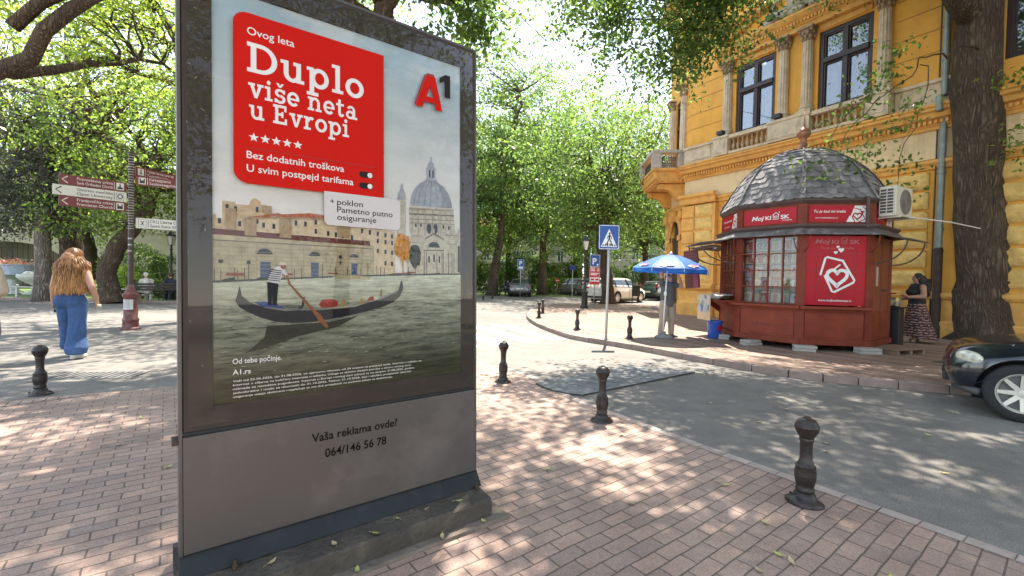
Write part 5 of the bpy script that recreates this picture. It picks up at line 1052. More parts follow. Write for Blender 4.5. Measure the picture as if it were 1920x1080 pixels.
for sx in (PW - .03, .17): mb = MB(); mb.T = Matrix.Translation((sx, -.075, -.082)); mb.lathe([(.011, 0), (.011, .02), (.007, .022), (.007, .040), (.0, .041)], 0, 0, 8); mb.build('anchor_bolt', mat('rusty_bolt', (.06, .04, .028), .7, .4, 20, metal=.4), AD)
# hinge foot on the left edge
MB().box(-.035, -.012, .0, .1, .44, .455, .004).build('hinge', mat('rust_red', (.05, .02, .017), .6), AD)
# ---- the printed poster: flat inks laid over each other
def inkmat(name, top, bot, zt, zb, nscale=(8, 8, 8), amt=.15, streak=None):
    m, t, b = nodemat(name); tc = t.nodes.new('ShaderNodeTexCoord').outputs['Object']; sx = t.nodes.new('ShaderNodeSeparateXYZ'); t.links.new(tc, sx.inputs[0])
    mr = t.nodes.new('ShaderNodeMapRange'); mr.inputs[1].default_value = zb; mr.inputs[2].default_value = zt; t.links.new(sx.outputs[2], mr.inputs[0]); c = mixc(t, bot, top, mr.outputs[0])
    mp = t.nodes.new('ShaderNodeMapping'); mp.inputs['Scale'].default_value = nscale; t.links.new(tc, mp.inputs[0])
    g, f = ramp_noise(t, mp.outputs[0], 1, (1 - amt,) * 3, (1 + amt,) * 3, .3, .7); c = mixc(t, c, g, 1.0, 'MULTIPLY')
    if streak:
        mp2 = t.nodes.new('ShaderNodeMapping'); mp2.inputs['Scale'].default_value = streak[0]; t.links.new(tc, mp2.inputs[0]); g, f = ramp_noise(t, mp2.outputs[0], 1, (0, 0, 0), (1, 1, 1), streak[2], streak[3]); c = mixc(t, c, streak[1], g)
    t.links.new(c, b.inputs['Base Color']); b.inputs['Roughness'].default_value = .5; b.inputs['Specular IOR Level'].default_value = .1; return m
M_PSKY = inkmat('print_sky', (.30, .40, .47), (.60, .58, .55), 2.25, 1.40, (1.5, 1, 2.5), .10, ((1.3, 1, 3.5), (.62, .62, .62), .45, .75))
M_PWAT = inkmat('print_water', (.30, .32, .25), (.035, .036, .018), 1.12, .66, (6, 1, 48), .75, ((8, 1, 62), (.012, .014, .010), .56, .70))
M_PWAT2 = inkmat('print_water_light', (.40, .42, .34), (.11, .115, .075), 1.13, .93, (9, 1, 75), .55, ((12, 1, 90), (.10, .11, .085), .58, .72))
def inkflat(name, c, amt=.22, sc=45):
    c = tuple(q * .74 for q in c); return mat('ink_' + name, c, .5, amt, sc, spec=.12, stain=(tuple(q * .55 for q in c), sc * 2.3, .55))
POS = MB().box(s0, s1, -.002, .0035, v0, v1).build('poster', M_PSKY, AD); LAY = [.0024]
def layer(): LAY[0] += .00016; return LAY[0]
def ink(name, polys, m):
    mb = MB()
    for p in polys: o = layer() if len(polys) < 4 else LAY[0] + .0001; mb.add([F(u, v, o) for u, v in p], [tuple(range(len(p)))])
    layer(); return mb.build(name, m, POS)
def rect(a, b, c, d): return [(a, c), (b, c), (b, d), (a, d)]
def clip(p): return [(min(max(u, s0 + .0005), s1 - .0005), min(max(v, v0 + .0005), v1 - .0005)) for u, v in p]
def circ(cx, cy, rx, ry=None, a=0, b=360, n=26): ry = ry or rx; return [(cx + rx * math.cos(R(a + (b - a) * k / n)), cy + ry * math.sin(R(a + (b - a) * k / n))) for k in range(n + (0 if b - a == 360 else 1))]
CREAM1 = inkflat('cream', (.62, .46, .28)); CREAM2 = inkflat('pale_wall', (.68, .54, .36)); GREYW = inkflat('grey_wall', (.50, .43, .28), .28, 22); TERR = inkflat('terracotta', (.48, .15, .07)); BRNR = inkflat('brown_roof', (.15, .045, .035), .2); DKW = inkflat('window_dark', (.035, .04, .05)); MARB = inkflat('marble', (.58, .53, .42), .35, 40); LEAD = inkflat('lead_dome', (.40, .43, .49), .2, 30); BLUD = inkflat('blue_door', (.05, .08, .18)); BLKB = inkflat('boat_black', (.018, .018, .022), .3)
ink('printed_towers', [[(s0, 1.30), (s0, 1.37), (.118, 1.37), (.118, 1.355), (.138, 1.355), (.138, 1.428), (.185, 1.43), (.186, 1.42), (.235, 1.42), (.24, 1.44), (.28, 1.442), (.28, 1.43), (.321, 1.424), (.321, 1.30)], circ(.258, 1.43, .018, .022, 0, 180)], CREAM1)
ink('printed_houses', [[(.217, 1.29), (.217, 1.367), (.329, 1.385), (.33, 1.372), (.42, 1.38), (.539, 1.392), (.62, 1.385), (.892, 1.35), (.892, 1.13), (.75, 1.13), (.75, 1.29)]], CREAM2)
ink('printed_tile_roofs', [[(.214, 1.365), (.35, 1.398), (.362, 1.392), (.31, 1.371)], [(.33, 1.376), (.352, 1.392), (.486, 1.41), (.60, 1.402), (.60, 1.384), (.47, 1.388)]], TERR)
wins_p = []
for u, v in [(.128, 1.345), (.155, 1.405), (.2, 1.338), (.24, 1.36), (.265, 1.355), (.30, 1.41), (.265, 1.405), (.185, 1.40), (.385, 1.362), (.42, 1.36), (.46, 1.358), (.505, 1.37), (.29, 1.34), (.33, 1.337), (.505, 1.328), (.56, 1.322), (.595, 1.318), (.628, 1.315), (.672, 1.31), (.72, 1.345), (.76, 1.34), (.80, 1.336), (.84, 1.332), (.875, 1.328), (.80, 1.30), (.84, 1.297), (.875, 1.294), (.80, 1.25), (.84, 1.247), (.875, 1.244), (.84, 1.19), (.875, 1.187)]: wins_p.append(rect(u - .0055, u + .0055, v - .011, v + .011))
ink('printed_windows', wins_p, DKW)
ink('printed_quay_wall', [[(s0, 1.075), (s0, 1.295), (.764, 1.285), (.78, 1.275), (.78, 1.10)]], GREYW)
ink('printed_brick_band', [[(s0, 1.288), (s0, 1.312), (.758, 1.297), (.762, 1.273)]], BRNR)
ink('printed_cornice', [[(s0, 1.262), (s0, 1.267), (.772, 1.262), (.772, 1.257)]], inkflat('shade_line', (.22, .19, .14)))
ink('printed_arch_frames', [circ(u, 1.212, r + .006, r * .8 + .006, 0, 180) for u, r in ((.294, .032), (.499, .026), (.68, .022))], inkflat('arch_stone', (.42, .37, .28)))
ink('printed_arch_windows', [circ(u, 1.213, r, r * .8, 0, 180) for u, r in ((.294, .030), (.499, .024), (.68, .020))], DKW)
ink('printed_doors', [rect(.276, .316, 1.105, 1.18), rect(.483, .516, 1.118, 1.182), rect(.667, .695, 1.125, 1.184)], BLUD)
ink('printed_plaques', [rect(.608, .622, 1.205, 1.222), rect(.613, .618, 1.175, 1.197), rect(.606, .625, 1.184, 1.189), circ(.132, 1.178, .009), circ(.232, 1.176, .008)], DKW)
ink('printed_church', [[(.955, 1.13), (.955, 1.30), (.985, 1.345), (.972, 1.36), (.968, 1.49), (1.233, 1.505), (1.245, 1.37), (1.262, 1.36), (1.262, 1.40), (s1 - .001, 1.38), (s1 - .001, 1.13)], [(.905, 1.30), (.905, 1.52), (.95, 1.525), (.95, 1.30)]], MARB)
ink('printed_domes', [[(.976, 1.499)] + [(1.10 - .124 * math.cos(a), 1.503 + .142 * math.sin(a)) for a in [PI * k / 24 for k in range(1, 24)]] + [(1.225, 1.508)], [(.906, 1.519), (.908, 1.55), (.92, 1.575), (.925, 1.605), (.932, 1.605), (.937, 1.575), (.948, 1.55), (.95, 1.524)], [(1.062, 1.637), (1.064, 1.65), (1.07, 1.652), (1.072, 1.70), (1.066, 1.705), (1.076, 1.712), (1.08, 1.735), (1.092, 1.748), (1.0935, 1.775), (1.0975, 1.775), (1.099, 1.748), (1.112, 1.737), (1.116, 1.714), (1.126, 1.708), (1.12, 1.702), (1.122, 1.655), (1.13, 1.652), (1.132, 1.645)]], LEAD)
ink('printed_church_windows', [circ(1.083, 1.385, .014, .03), circ(1.122, 1.387, .013, .03), rect(1.0, 1.01, 1.385, 1.41), rect(1.03, 1.04, 1.39, 1.412), rect(1.165, 1.175, 1.39, 1.41), rect(1.2, 1.21, 1.385, 1.405), circ(1.113, 1.283, .034, .03, 0, 180), rect(1.083, 1.09, 1.66, 1.70), rect(1.103, 1.11, 1.66, 1.70), rect(1.078, 1.088, 1.20, 1.235), rect(1.108, 1.118, 1.205, 1.245), rect(1.14, 1.15, 1.2, 1.235), rect(1.262, 1.275, 1.15, 1.30)], DKW)
ink('printed_church_lines', [[(.968, 1.448), (.968, 1.456), (1.237, 1.47), (1.237, 1.462)], [(1.05, 1.262), (1.05, 1.268), (1.175, 1.272), (1.175, 1.266)], [(1.06, 1.33), (1.112, 1.362), (1.172, 1.333), (1.172, 1.327), (1.112, 1.352), (1.06, 1.324)], [(.98, 1.425), (.98, 1.428), (1.237, 1.44), (1.237, 1.437)]] + [rect(u, u + .004, 1.135, 1.258) for u in (1.052, 1.066, 1.128, 1.16, 1.168, 1.2, 1.222, 1.235)], inkflat('church_shade', (.16, .145, .11)))
rq = random.Random(17)
ink('printed_house_shade', [[(.217, 1.29), (.217, 1.366), (.262, 1.372), (.262, 1.29)], [(.352, 1.29), (.352, 1.374), (.40, 1.379), (.40, 1.29)], [(.60, 1.31), (.60, 1.385), (.66, 1.379), (.66, 1.305)], rect(.15, .186, 1.31, 1.40), rect(.285, .321, 1.39, 1.423), [(.217, 1.362), (.33, 1.378), (.54, 1.390), (.54, 1.384), (.33, 1.371), (.217, 1.356)]], inkflat('cream_shade', (.42, .30, .17)))
ink('printed_stone_courses', [rect(s0 + .001, .764, v, v + .0016) for v in (1.13, 1.148, 1.166, 1.184, 1.202, 1.22, 1.238)] + [rect(u, u + .0015, 1.10, 1.25) for u in (.16, .205, .26, .335, .40, .45, .55, .60, .65, .72)], inkflat('course', (.33, .28, .18)))
ink('printed_dome_ribs', [[(1.10 + .118 * math.sin(R(a)) * k - .0016, 1.508 + .136 * math.sqrt(max(0, 1 - k * k))) for k in [j / 10 for j in range(0, 11)]] + [(1.10 + .118 * math.sin(R(a)) * k + .0016, 1.508 + .136 * math.sqrt(max(0, 1 - k * k))) for k in [j / 10 for j in range(10, -1, -1)]] for a in (-62, -42, -22, -4, 16, 36, 56)], inkflat('rib', (.28, .30, .35)))
ink('printed_dome_shade', [[(1.155, 1.507), (1.222, 1.508), (1.219, 1.545), (1.20, 1.585), (1.165, 1.622), (1.125, 1.638), (1.155, 1.60), (1.165, 1.55)]], inkflat('dome_shade', (.31, .33, .38)))
ink('printed_cornice_shadows', [[(.968, 1.484), (1.10, 1.49), (1.235, 1.50), (1.235, 1.492), (1.10, 1.482), (.968, 1.476)], [(.972, 1.408), (1.1, 1.414), (1.24, 1.421), (1.24, 1.416), (1.1, 1.408), (.972, 1.402)], [(.985, 1.345), (1.05, 1.34), (1.05, 1.334), (.985, 1.338)], rect(1.175, 1.262, 1.352, 1.358), rect(1.178, 1.26, 1.305, 1.309), rect(.957, 1.05, 1.30, 1.304)] + [rect(u, u + .003, 1.345, 1.48) for u in (.985, 1.018, 1.052, 1.062, 1.1, 1.104, 1.14, 1.15, 1.185, 1.215)], inkflat('soft_shade', (.36, .32, .24)))
ink('printed_statues', [[(u, v), (u + .008, v), (u + .006, v + .02), (u + .004, v + .026), (u + .001, v + .02)] for u, v in ((.98, 1.345), (1.01, 1.36), (1.045, 1.335), (1.108, 1.362), (1.17, 1.335), (1.205, 1.36), (1.24, 1.362), (.955, 1.30))], inkflat('statue', (.62, .58, .48)))
rp = random.Random(4); blob = lambda cx, cy, rx, ry: [(cx + rx * math.cos(a) * rp.uniform(.82, 1.1), cy + ry * math.sin(a) * rp.uniform(.82, 1.1)) for a in [2 * PI * k / 22 for k in range(22)]]
ink('printed_autumn_tree', [blob(.933, 1.275, .046, .075), rect(.929, .936, 1.14, 1.26)], inkflat('autumn', (.62, .25, .015), .6, 60)); ink('printed_dark_tree', [blob(1.0, 1.235, .036, .065)], inkflat('tree_dark', (.045, .05, .035), .3, 50))
ink('printed_water', [clip([(s0, v0), (s1, v0), (s1, 1.138), (.9, 1.128), (.57, 1.115), (s0, 1.090)])], M_PWAT)
ink('printed_water_sheen', [clip([(s0, 1.0), (.3, 1.01), (.8, 1.03), (s1, 1.04), (s1, 1.138), (.9, 1.128), (.57, 1.115), (s0, 1.090)])], M_PWAT2)
ink('printed_quay_edge', [[(s0, 1.088), (s0, 1.097), (.57, 1.121), (.9, 1.134), (s1 - .001, 1.144), (s1 - .001, 1.137), (.9, 1.127), (.57, 1.114)]], DKW)
ink('printed_piles', [rect(u, u + .003, 1.09 + (u - .1) * .04, 1.135 + .03 * rp.random() + (u - .1) * .04) for u in (.108, .13, .178, .19, .215, .23, .345, .37, .41, .44, .53, .59, .645, .71, .745, .79, .81, .83, .96, 1.0, 1.05, 1.2)], inkflat('pile', (.10, .065, .045)))
ink('printed_moored_boats', [[(.13, 1.092), (.14, 1.103), (.18, 1.112), (.183, 1.098), (.16, 1.09)], [(.255, 1.102), (.27, 1.112), (.33, 1.112), (.33, 1.102)], [(.82, 1.128), (.9, 1.14), (.9, 1.129)], [(1.04, 1.135), (1.15, 1.146), (1.15, 1.137)]], BLKB)
ink('printed_motor_boat', [[(.575, 1.118), (.60, 1.125), (.66, 1.128), (.765, 1.119), (.75, 1.106), (.60, 1.106)]], inkflat('boat_cream', (.42, .38, .22)))
ink('printed_red_canvas', [rect(.15, .215, 1.118, 1.13), rect(.36, .405, 1.122, 1.13), rect(.555, .60, 1.13, 1.137), [(.87, 1.137), (1.0, 1.148), (1.0, 1.142), (.87, 1.131)]], inkflat('canvas', (.25, .05, .035)))
ink('printed_sparkles', [[(u, v), (u + L, v + .0008), (u + L * .5, v + .0026)] for u, v, L in [(rq.uniform(s0 + .01, s1 - .06), rq.uniform(.70, 1.08), rq.uniform(.008, .035)) for _ in range(90)]], inkflat('sparkle', (.52, .53, .45)))
ink('printed_troughs', [[(u, v), (u + L * .5, v - .003), (u + L, v), (u + L * .5, v + .0012)] for u, v, L in [(rq.uniform(s0 + .01, s1 - .10), rq.uniform(.60, 1.0), rq.uniform(.02, .085)) for _ in range(150)]], inkflat('trough', (.05, .05, .032)))
ink('printed_reflection', [[(.30, .90), (.56, .905), (.70, .93), (.60, .88), (.42, .845), (.28, .80), (.22, .79), (.29, .85)]], inkflat('boat_shadow', (.045, .045, .032), .35, 40))
ink('printed_gondola', [[(.198, 1.078), (.206, 1.034), (.236, 1.004), (.30, .978), (.373, .964), (.52, .962), (.677, .972), (.78, 1.0), (.86, 1.03), (.905, 1.05), (.918, 1.098), (.926, 1.10), (.933, 1.062), (.915, 1.022), (.879, .991), (.82, .968), (.759, .952), (.66, .932), (.579, .92), (.49, .909), (.398, .908), (.33, .918), (.275, .938), (.225, .965), (.197, .985), (.182, 1.012), (.19, 1.04)], [(.41, .965), (.44, .985), (.445, 1.022), (.455, 1.026), (.452, .985), (.435, .962)]], BLKB)
ink('printed_gondola_trim', [[(.30, .984), (.40, .972), (.55, .970), (.55, .966), (.40, .966), (.30, .978)], [(.80, 1.012), (.90, 1.05), (.9, 1.042), (.80, 1.0)]], inkflat('trim', (.20, .21, .22)))
ink('printed_red_seat', [[(.514, .988), (.53, 1.01), (.572, 1.014), (.603, 1.0), (.6, .975), (.53, .972)], [(.74, 1.0), (.755, 1.02), (.775, 1.022), (.775, 1.003)], rect(.303, .345, .988, .996)], inkflat('seat_red', (.30, .035, .025))); ink('printed_blue_cloth', [[(.25, 1.006), (.29, 1.008), (.37, .98), (.37, .974), (.28, .985)]], inkflat('cloth_blue', (.05, .08, .22)))
ink('printed_gold_figures', [[(.61, .975), (.62, 1.005), (.63, 1.02), (.636, 1.0), (.632, .978)], [(.70, .985), (.712, 1.015), (.722, 1.012), (.72, .99)], [(.808, 1.02), (.812, 1.06), (.818, 1.058), (.816, 1.02)]], inkflat('gold', (.30, .19, .08)))
ink('printed_oar', [[(.383, 1.088), (.389, 1.09), (.50, .96), (.52, .945), (.558, .884), (.55, .874), (.515, .91), (.488, .955)]], inkflat('oar', (.24, .09, .04)))
ink('printed_trousers', [[(.301, 1.098), (.346, 1.086), (.338, .99), (.322, .99), (.321, 1.06), (.318, .99), (.304, .99)]], inkflat('trousers', (.02, .022, .03)))
shirt = [(.300, 1.094), (.312, 1.13), (.33, 1.156), (.345, 1.163), (.362, 1.156), (.374, 1.145), (.383, 1.125), (.374, 1.12), (.362, 1.13), (.350, 1.084)]
ink('printed_shirt', [shirt], inkflat('shirt_white', (.58, .58, .56)))
ink('printed_shirt_stripes', [[(.303 + .002 * k, 1.1 + k * .009), (.352 + .0015 * k, 1.094 + k * .009), (.352 + .0015 * k, 1.098 + k * .009), (.303 + .002 * k, 1.104 + k * .009)] for k in range(6)], inkflat('stripe', (.03, .035, .07)))
ink('printed_skin', [circ(.365, 1.163, .011, .014), [(.374, 1.122), (.382, 1.124), (.392, 1.092), (.386, 1.086)]], inkflat('print_skin', (.28, .13, .08))); ink('printed_hat', [circ(.364, 1.171, .020, .005), rect(.353, .376, 1.171, 1.181)], inkflat('straw', (.62, .56, .42)))
M_PRED = flat('print_red', (.45, .007, .003), .5, var=.05, spec=.1); M_PWHT = flat('print_paper', (.60, .59, .58), .5, spec=.1); M_PTXT = flat('print_ink', (.02, .014, .014), .5, spec=.1)
ink('printed_card', [rrect(.177, .827, 1.510, 2.232, .055, (1, 0, 0, 1))], M_PRED)
ink('printed_tag', [rrect(.539, .914, 1.360, 1.517, .024, (1, 1, 1, 0))], flat('print_tag', (.47, .455, .45), .5, spec=.1))
# slab serif letters drawn stroke by stroke
def sring(cx, cy, ro, rp_, ri, rq, a=0, b=360, n=30):
    o = [(cx + ro * math.cos(R(a + (b - a) * k / n)), cy + rp_ * math.sin(R(a + (b - a) * k / n))) for k in range(n + 1)]; i = [(cx + ri * math.cos(R(a + (b - a) * k / n)), cy + rq * math.sin(R(a + (b - a) * k / n))) for k in range(n + 1)]
    return ('ring', o, i)
def sr(a, c, b, d): return ('poly', [(a, c), (b, c), (b, d), (a, d)])
def sp(*p): return ('poly', list(p))
SLAB = {
 'D': (.80, [sr(0, 0, .36, .10), sr(0, .63, .36, .73), sr(.09, .1, .23, .63), sring(.34, .365, .42, .365, .28, .265, -90, 90)]),
 'u': (.66, [sr(.08, .2, .21, .52), sr(0, .43, .08, .52), sr(.42, .09, .55, .52), sr(.34, .43, .42, .52), sr(.42, 0, .64, .09), sring(.315, .21, .235, .22, .105, .12, 180, 360)]),
 'p': (.68, [sr(.08, -.22, .21, .52), sr(0, .43, .08, .52), sr(0, -.22, .33, -.13), sring(.37, .26, .265, .27, .135, .16)]),
 'l': (.36, [sr(.1, .09, .24, .76), sr(0, .67, .1, .76), sr(0, 0, .34, .09)]),
 'o': (.60, [sring(.29, .26, .29, .27, .15, .16)]),
 'v': (.62, [sp((.06, .47), (.21, .47), (.37, 0), (.25, 0)), sp((.42, .47), (.55, .47), (.37, 0), (.27, 0)), sr(0, .43, .27, .52), sr(.36, .43, .62, .52)]),
 'i': (.35, [sr(.1, .09, .23, .52), sr(0, .43, .1, .52), sr(0, 0, .33, .09), ('poly', [(.165 + .08 * math.cos(R(k * 20)), .66 + .08 * math.sin(R(k * 20))) for k in range(18)])]),
 's': (.50, [sring(.245, .375, .22, .155, .095, .065, 20, 265), sring(.245, .155, .235, .165, .11, .07, -160, 85), sr(.37, .36, .46, .51), sr(.015, .01, .105, .16)]),
 'e': (.57, [sring(.27, .26, .27, .27, .14, .16, 0, 318), sr(.13, .215, .54, .29)]),
 'n': (.68, [sr(.08, .09, .21, .52), sr(0, .43, .08, .52), sr(0, 0, .29, .09), sr(.43, .09, .56, .31), sr(.36, 0, .64, .09), sring(.33, .305, .23, .225, .10, .12, 0, 165)]),
 't': (.44, [sr(.1, .16, .23, .68), sr(0, .43, .1, .52), sr(.23, .43, .38, .52), sring(.255, .16, .155, .17, .025, .07, 180, 340)]),
 'a': (.60, [sring(.22, .16, .22, .17, .10, .08), sr(.34, .09, .47, .35), sr(.34, 0, .58, .09), sring(.255, .34, .215, .19, .09, .10, 0, 155)]),
 'E': (.68, [sr(.09, .1, .23, .63), sr(0, 0, .62, .1), sr(0, .63, .6, .73), sr(.23, .32, .45, .42), sr(.52, .1, .62, .23), sr(.5, .5, .6, .63), sr(.37, .26, .46, .48)]),
 'r': (.50, [sr(.08, .09, .21, .52), sr(0, .43, .08, .52), sr(0, 0, .33, .09), sring(.35, .28, .21, .25, .08, .14, 50, 165)]),
 ' ': (.26, [])}
def slab(mb, txt, x, y, em, width, o):
    adv = []
    for ch in txt: adv.append(SLAB['s' if ch == 'š' else ch][0] + .05)
    kx = width / (sum(adv) - .05) ; cx = x; lo = 0
    for ch, a in zip(txt, adv):
        g = list(SLAB['s' if ch == 'š' else ch][1])
        if ch == 'š': g.append(sp((.08, .73), (.18, .73), (.245, .66), (.31, .73), (.41, .73), (.295, .585), (.195, .585)))
        for q in g:
            lo += 1; oo = o + .00003 * (lo % 9)
            if q[0] == 'poly': mb.add([F(cx + u * kx, y + v * em, oo) for u, v in q[1]], [tuple(range(len(q[1])))])
            else:
                n = len(q[1]); mb.add([F(cx + u * kx, y + v * em, oo) for u, v in q[1] + q[2]], [(i, i + 1, n + i + 1, n + i) for i in range(n - 1)])
        cx += a * kx
o = layer()
def line_part(name, m, fn):
    mb = MB(); fn(mb); return mb.build(name, m, POS)
line_part('heading_line', M_PWHT, lambda mb: put_text(mb, 'Ovog leta', .228, 2.142, o, .046, .185, .008, fmap=F))
for a_ in (('Duplo', .228, 1.985, .172, .50), ('više neta', .232, 1.878, .118, .463), ('u Evropi', .235, 1.787, .114, .42)): line_part('headline', M_PWHT, lambda mb: slab(mb, *a_, o))
def star(cx, cy, r): return [(cx + (r if k % 2 == 0 else r * .42) * math.sin(PI * k / 5), cy + (r if k % 2 == 0 else r * .42) * math.cos(PI * k / 5)) for k in range(10)]
for k in range(5): mb = MB(); p = star(.252 + k * .0435, 1.709, .020); mb.add([F(.252 + k * .0435, 1.709, o)] + [F(u, v, o) for u, v in p], [(0, 1 + i, 1 + (i + 1) % 10) for i in range(10)]); mb.build('printed_star', M_PWHT, POS)
for a_ in (('Bez dodatnih troškova', .225, 1.618, o, .044, .405, .010), ('U svim postpejd tarifama', .225, 1.561, o, .044, .449, .010), ('Od tebe počinje.', .171, .748, o, .032, .186, .008), ('A1.rs', .171, .703, o, .030, .066, .01)): line_part('text_line', M_PWHT, lambda mb: put_text(mb, *a_, fmap=F))
mb = MB()
for k, s in enumerate(['Važi od 25.06.2026. do 31.08.2026. uz ugovornu obavezu od 24 meseca uz postpejd tarife. Internet u odlasku na', 'Internet u ciljanoj na količinu interneta u odlasku. Usluga se aktivira slanjem poruke u okviru roming zone', 'naknade za navedene pogodnosti. Internet u Evropi roming zoni odnosi se na ukupno 31.08.2026. godine.', 'jednokratno i može se iskoristiti do 31.10.2026. Nakon 31.10.2026. kao i ukoliko pretplatnik iskoristi', 'osiguranje ostaje aktivirano i naplaćuje se sve dok pretplatnik ne podnese zahtev za deaktivaciju.']):
    put_text(mb, s, .172, .672 - k * .0165, o, .0125, (.86, .80, .82, .80, .70)[k], .006, fmap=F)
mb.build('small_print', flat('small_print_white', (.55, .54, .50), .5), POS)
mb = MB(); mb.add([F(u, v, o) for u, v in rect(.223, .779, 1.661, 1.6635)], [(0, 1, 2, 3)]); mb.build('printed_rule', flat('print_dark_red', (.20, .008, .006), .5), POS)
mb = MB()
for v in (1.620, 1.566): mb.add([F(u, w_, o) for u, w_ in rrect(.702, .770, v - .015, v + .015, .0145)], [tuple(range(36))])
mb.build('printed_switches', M_PTXT, POS); o2 = layer(); mb = MB()
for v in (1.620, 1.566): mb.add([F(u, w_, o2) for u, w_ in circ(.755, v, .0125)], [tuple(range(26))])
mb.build('printed_switch_knobs', M_PWHT, POS)
mb = MB(); put_text(mb, '+', .566, 1.459, o2, .040, .018, .006, fmap=F); put_text(mb, 'poklon', .597, 1.460, o2, .039, .123, .007, fmap=F); put_text(mb, 'Pametno putno', .597, 1.424, o2, .039, .275, .007, fmap=F); put_text(mb, 'osiguranje', .597, 1.388, o2, .039, .19, .007, fmap=F); mb.build('tag_lettering', M_PTXT, POS)
# red and black emblem top right, drawn with its slanted side shading
mb = MB()
for p in ([(.993, 2.035), (1.0, 2.028), (1.062, 2.205), (1.052, 2.200)], [(1.062, 2.20), (1.112, 2.20), (1.108, 2.215), (1.066, 2.212)]): mb.add([F(u, v, o2) for u, v in p], [(0, 1, 2, 3)])
mb.build('printed_letter_side', flat('print_red_dark', (.22, .008, .008), .5), POS)
mb = MB()
def poly_o(p): mb.add([F(u, v, layer()) for u, v in p], [tuple(range(len(p)))])
for p in ([(1.0, 2.026), (1.04, 2.026), (1.088, 2.15), (1.088, 2.200), (1.062, 2.200)], [(1.088, 2.200), (1.088, 2.15), (1.118, 2.026), (1.158, 2.026), (1.115, 2.200)], [(1.035, 2.058), (1.045, 2.088), (1.132, 2.088), (1.14, 2.058)]): poly_o(p)
mb.build('printed_letter', M_PRED, POS)
mb = MB(); p = [(1.172, 2.108), (1.206, 2.108), (1.206, 2.232), (1.176, 2.232), (1.140, 2.206), (1.140, 2.178), (1.172, 2.196)]; poly_o(p); mb.build('printed_numeral', M_PTXT, POS)
mb = MB(); mb.box(.02, PW - .02, -.0145, -.0130, PM + .03, PH - .02); mb.build('glass', glassmat('poster_glass', (.99, .99, .985), .30), AD)
# scratches and old glue specks on the glass
mb = MB(); r9 = random.Random(6)
for k in range(26):
    u, v = (r9.uniform(.02, .1), r9.uniform(.6, 2.3)) if k < 13 else (r9.uniform(1.285, 1.35), r9.uniform(.6, 2.35)); a = r9.uniform(0, PI); L = r9.uniform(.002, .007); w_ = .0006
    mb.add([F(u + L * math.cos(a) * s_ - w_ * math.sin(a) * t_, v + L * math.sin(a) * s_ + w_ * math.cos(a) * t_, .0150) for s_, t_ in ((-1, -1), (1, -1), (1, 1), (-1, 1))], [(0, 1, 2, 3)])
mb.build('scratches', flat('scratch', (.30, .28, .26), .6), AD)
# ============================================================ PEOPLE
SKIN = mat('skin', (.46, .26, .18), .5, .08, 12); SKIN2 = mat('skin_tan', (.36, .19, .12), .5, .08, 12)
V3 = Vector
def hand(mb, wrist, d, palm_n, s=1.0, curl=.5, side=1):
    """palm, four jointed fingers and a thumb; d = pointing direction, palm_n = direction the palm faces"""
    d = V3(d).normalized(); n = V3(palm_n); n = (n - d * n.dot(d)).normalized(); x = d.cross(n) * side; w0 = V3(wrist)
    mb.cone(w0, w0 + d * .03 * s, .024 * s, .026 * s, 8)
    for k, q in enumerate((-.028, -.010, .010, .028)):
        b = w0 + d * (.085 - .004 * abs(k - 1.4)) * s + x * q * s; mb.cone(w0 + d * .03 * s + x * q * .7 * s, b, .016 * s, .0125 * s, 7)
        L = (.034, .040, .038, .030)[k] * s; c1, c2 = curl * .6, curl * 1.25; p1 = b + (d * math.cos(c1) + n * math.sin(c1)) * L; p2 = p1 + (d * math.cos(c2) + n * math.sin(c2)) * L * .75; p3 = p2 + (d * math.cos(c2 * 1.4) + n * math.sin(c2 * 1.4)) * L * .55
        mb.cone(b, p1, .0105 * s, .0095 * s, 7); mb.cone(p1, p2, .0095 * s, .0085 * s, 7); mb.cone(p2, p3, .0085 * s, .0072 * s, 7)
    t0 = w0 + d * .03 * s - x * .024 * s; t1 = t0 + (d * .6 - x * .7 + n * .35).normalized() * .042 * s; t2 = t1 + (d * .85 - x * .15 + n * .5).normalized() * .034 * s
    mb.cone(t0, t1, .014 * s, .0115 * s, 7); mb.cone(t1, t2, .0112 * s, .009 * s, 7)
def head(mb, c, look=(0, 1, 0), s=1.0):
    """skull with brow, nose, lips, chin and ears; c = centre of the head"""
    f = V3(look).normalized(); u = V3((0, 0, 1)); u = (u - f * u.dot(f)).normalized(); r = f.cross(u); M = Matrix(((r.x, f.x, u.x, c[0]), (r.y, f.y, u.y, c[1]), (r.z, f.z, u.z, c[2]), (0, 0, 0, 1))); old = mb.T; mb.T = old @ M
    mb.ball((0, -.012 * s, .02 * s), (.075 * s, .093 * s, .095 * s), 16, 12); mb.ball((0, .02 * s, -.045 * s), (.056 * s, .066 * s, .072 * s), 14, 10)
    mb.cone((0, .082 * s, .012 * s), (0, .100 * s, -.026 * s), .010 * s, .014 * s, 8); mb.ball((0, .074 * s, .024 * s), (.05 * s, .014 * s, .010 * s), 10, 6); mb.ball((0, .080 * s, -.055 * s), (.022 * s, .010 * s, .008 * s), 10, 6); mb.ball((0, .066 * s, -.094 * s), (.024 * s, .020 * s, .018 * s), 10, 6)
    for q in (-1, 1): mb.ball((q * .076 * s, -.008 * s, -.004 * s), (.010 * s, .020 * s, .030 * s), 8, 6); mb.ball((q * .045 * s, .052 * s, -.02 * s), (.022 * s, .02 * s, .022 * s), 8, 6)
    mb.T = old; return M
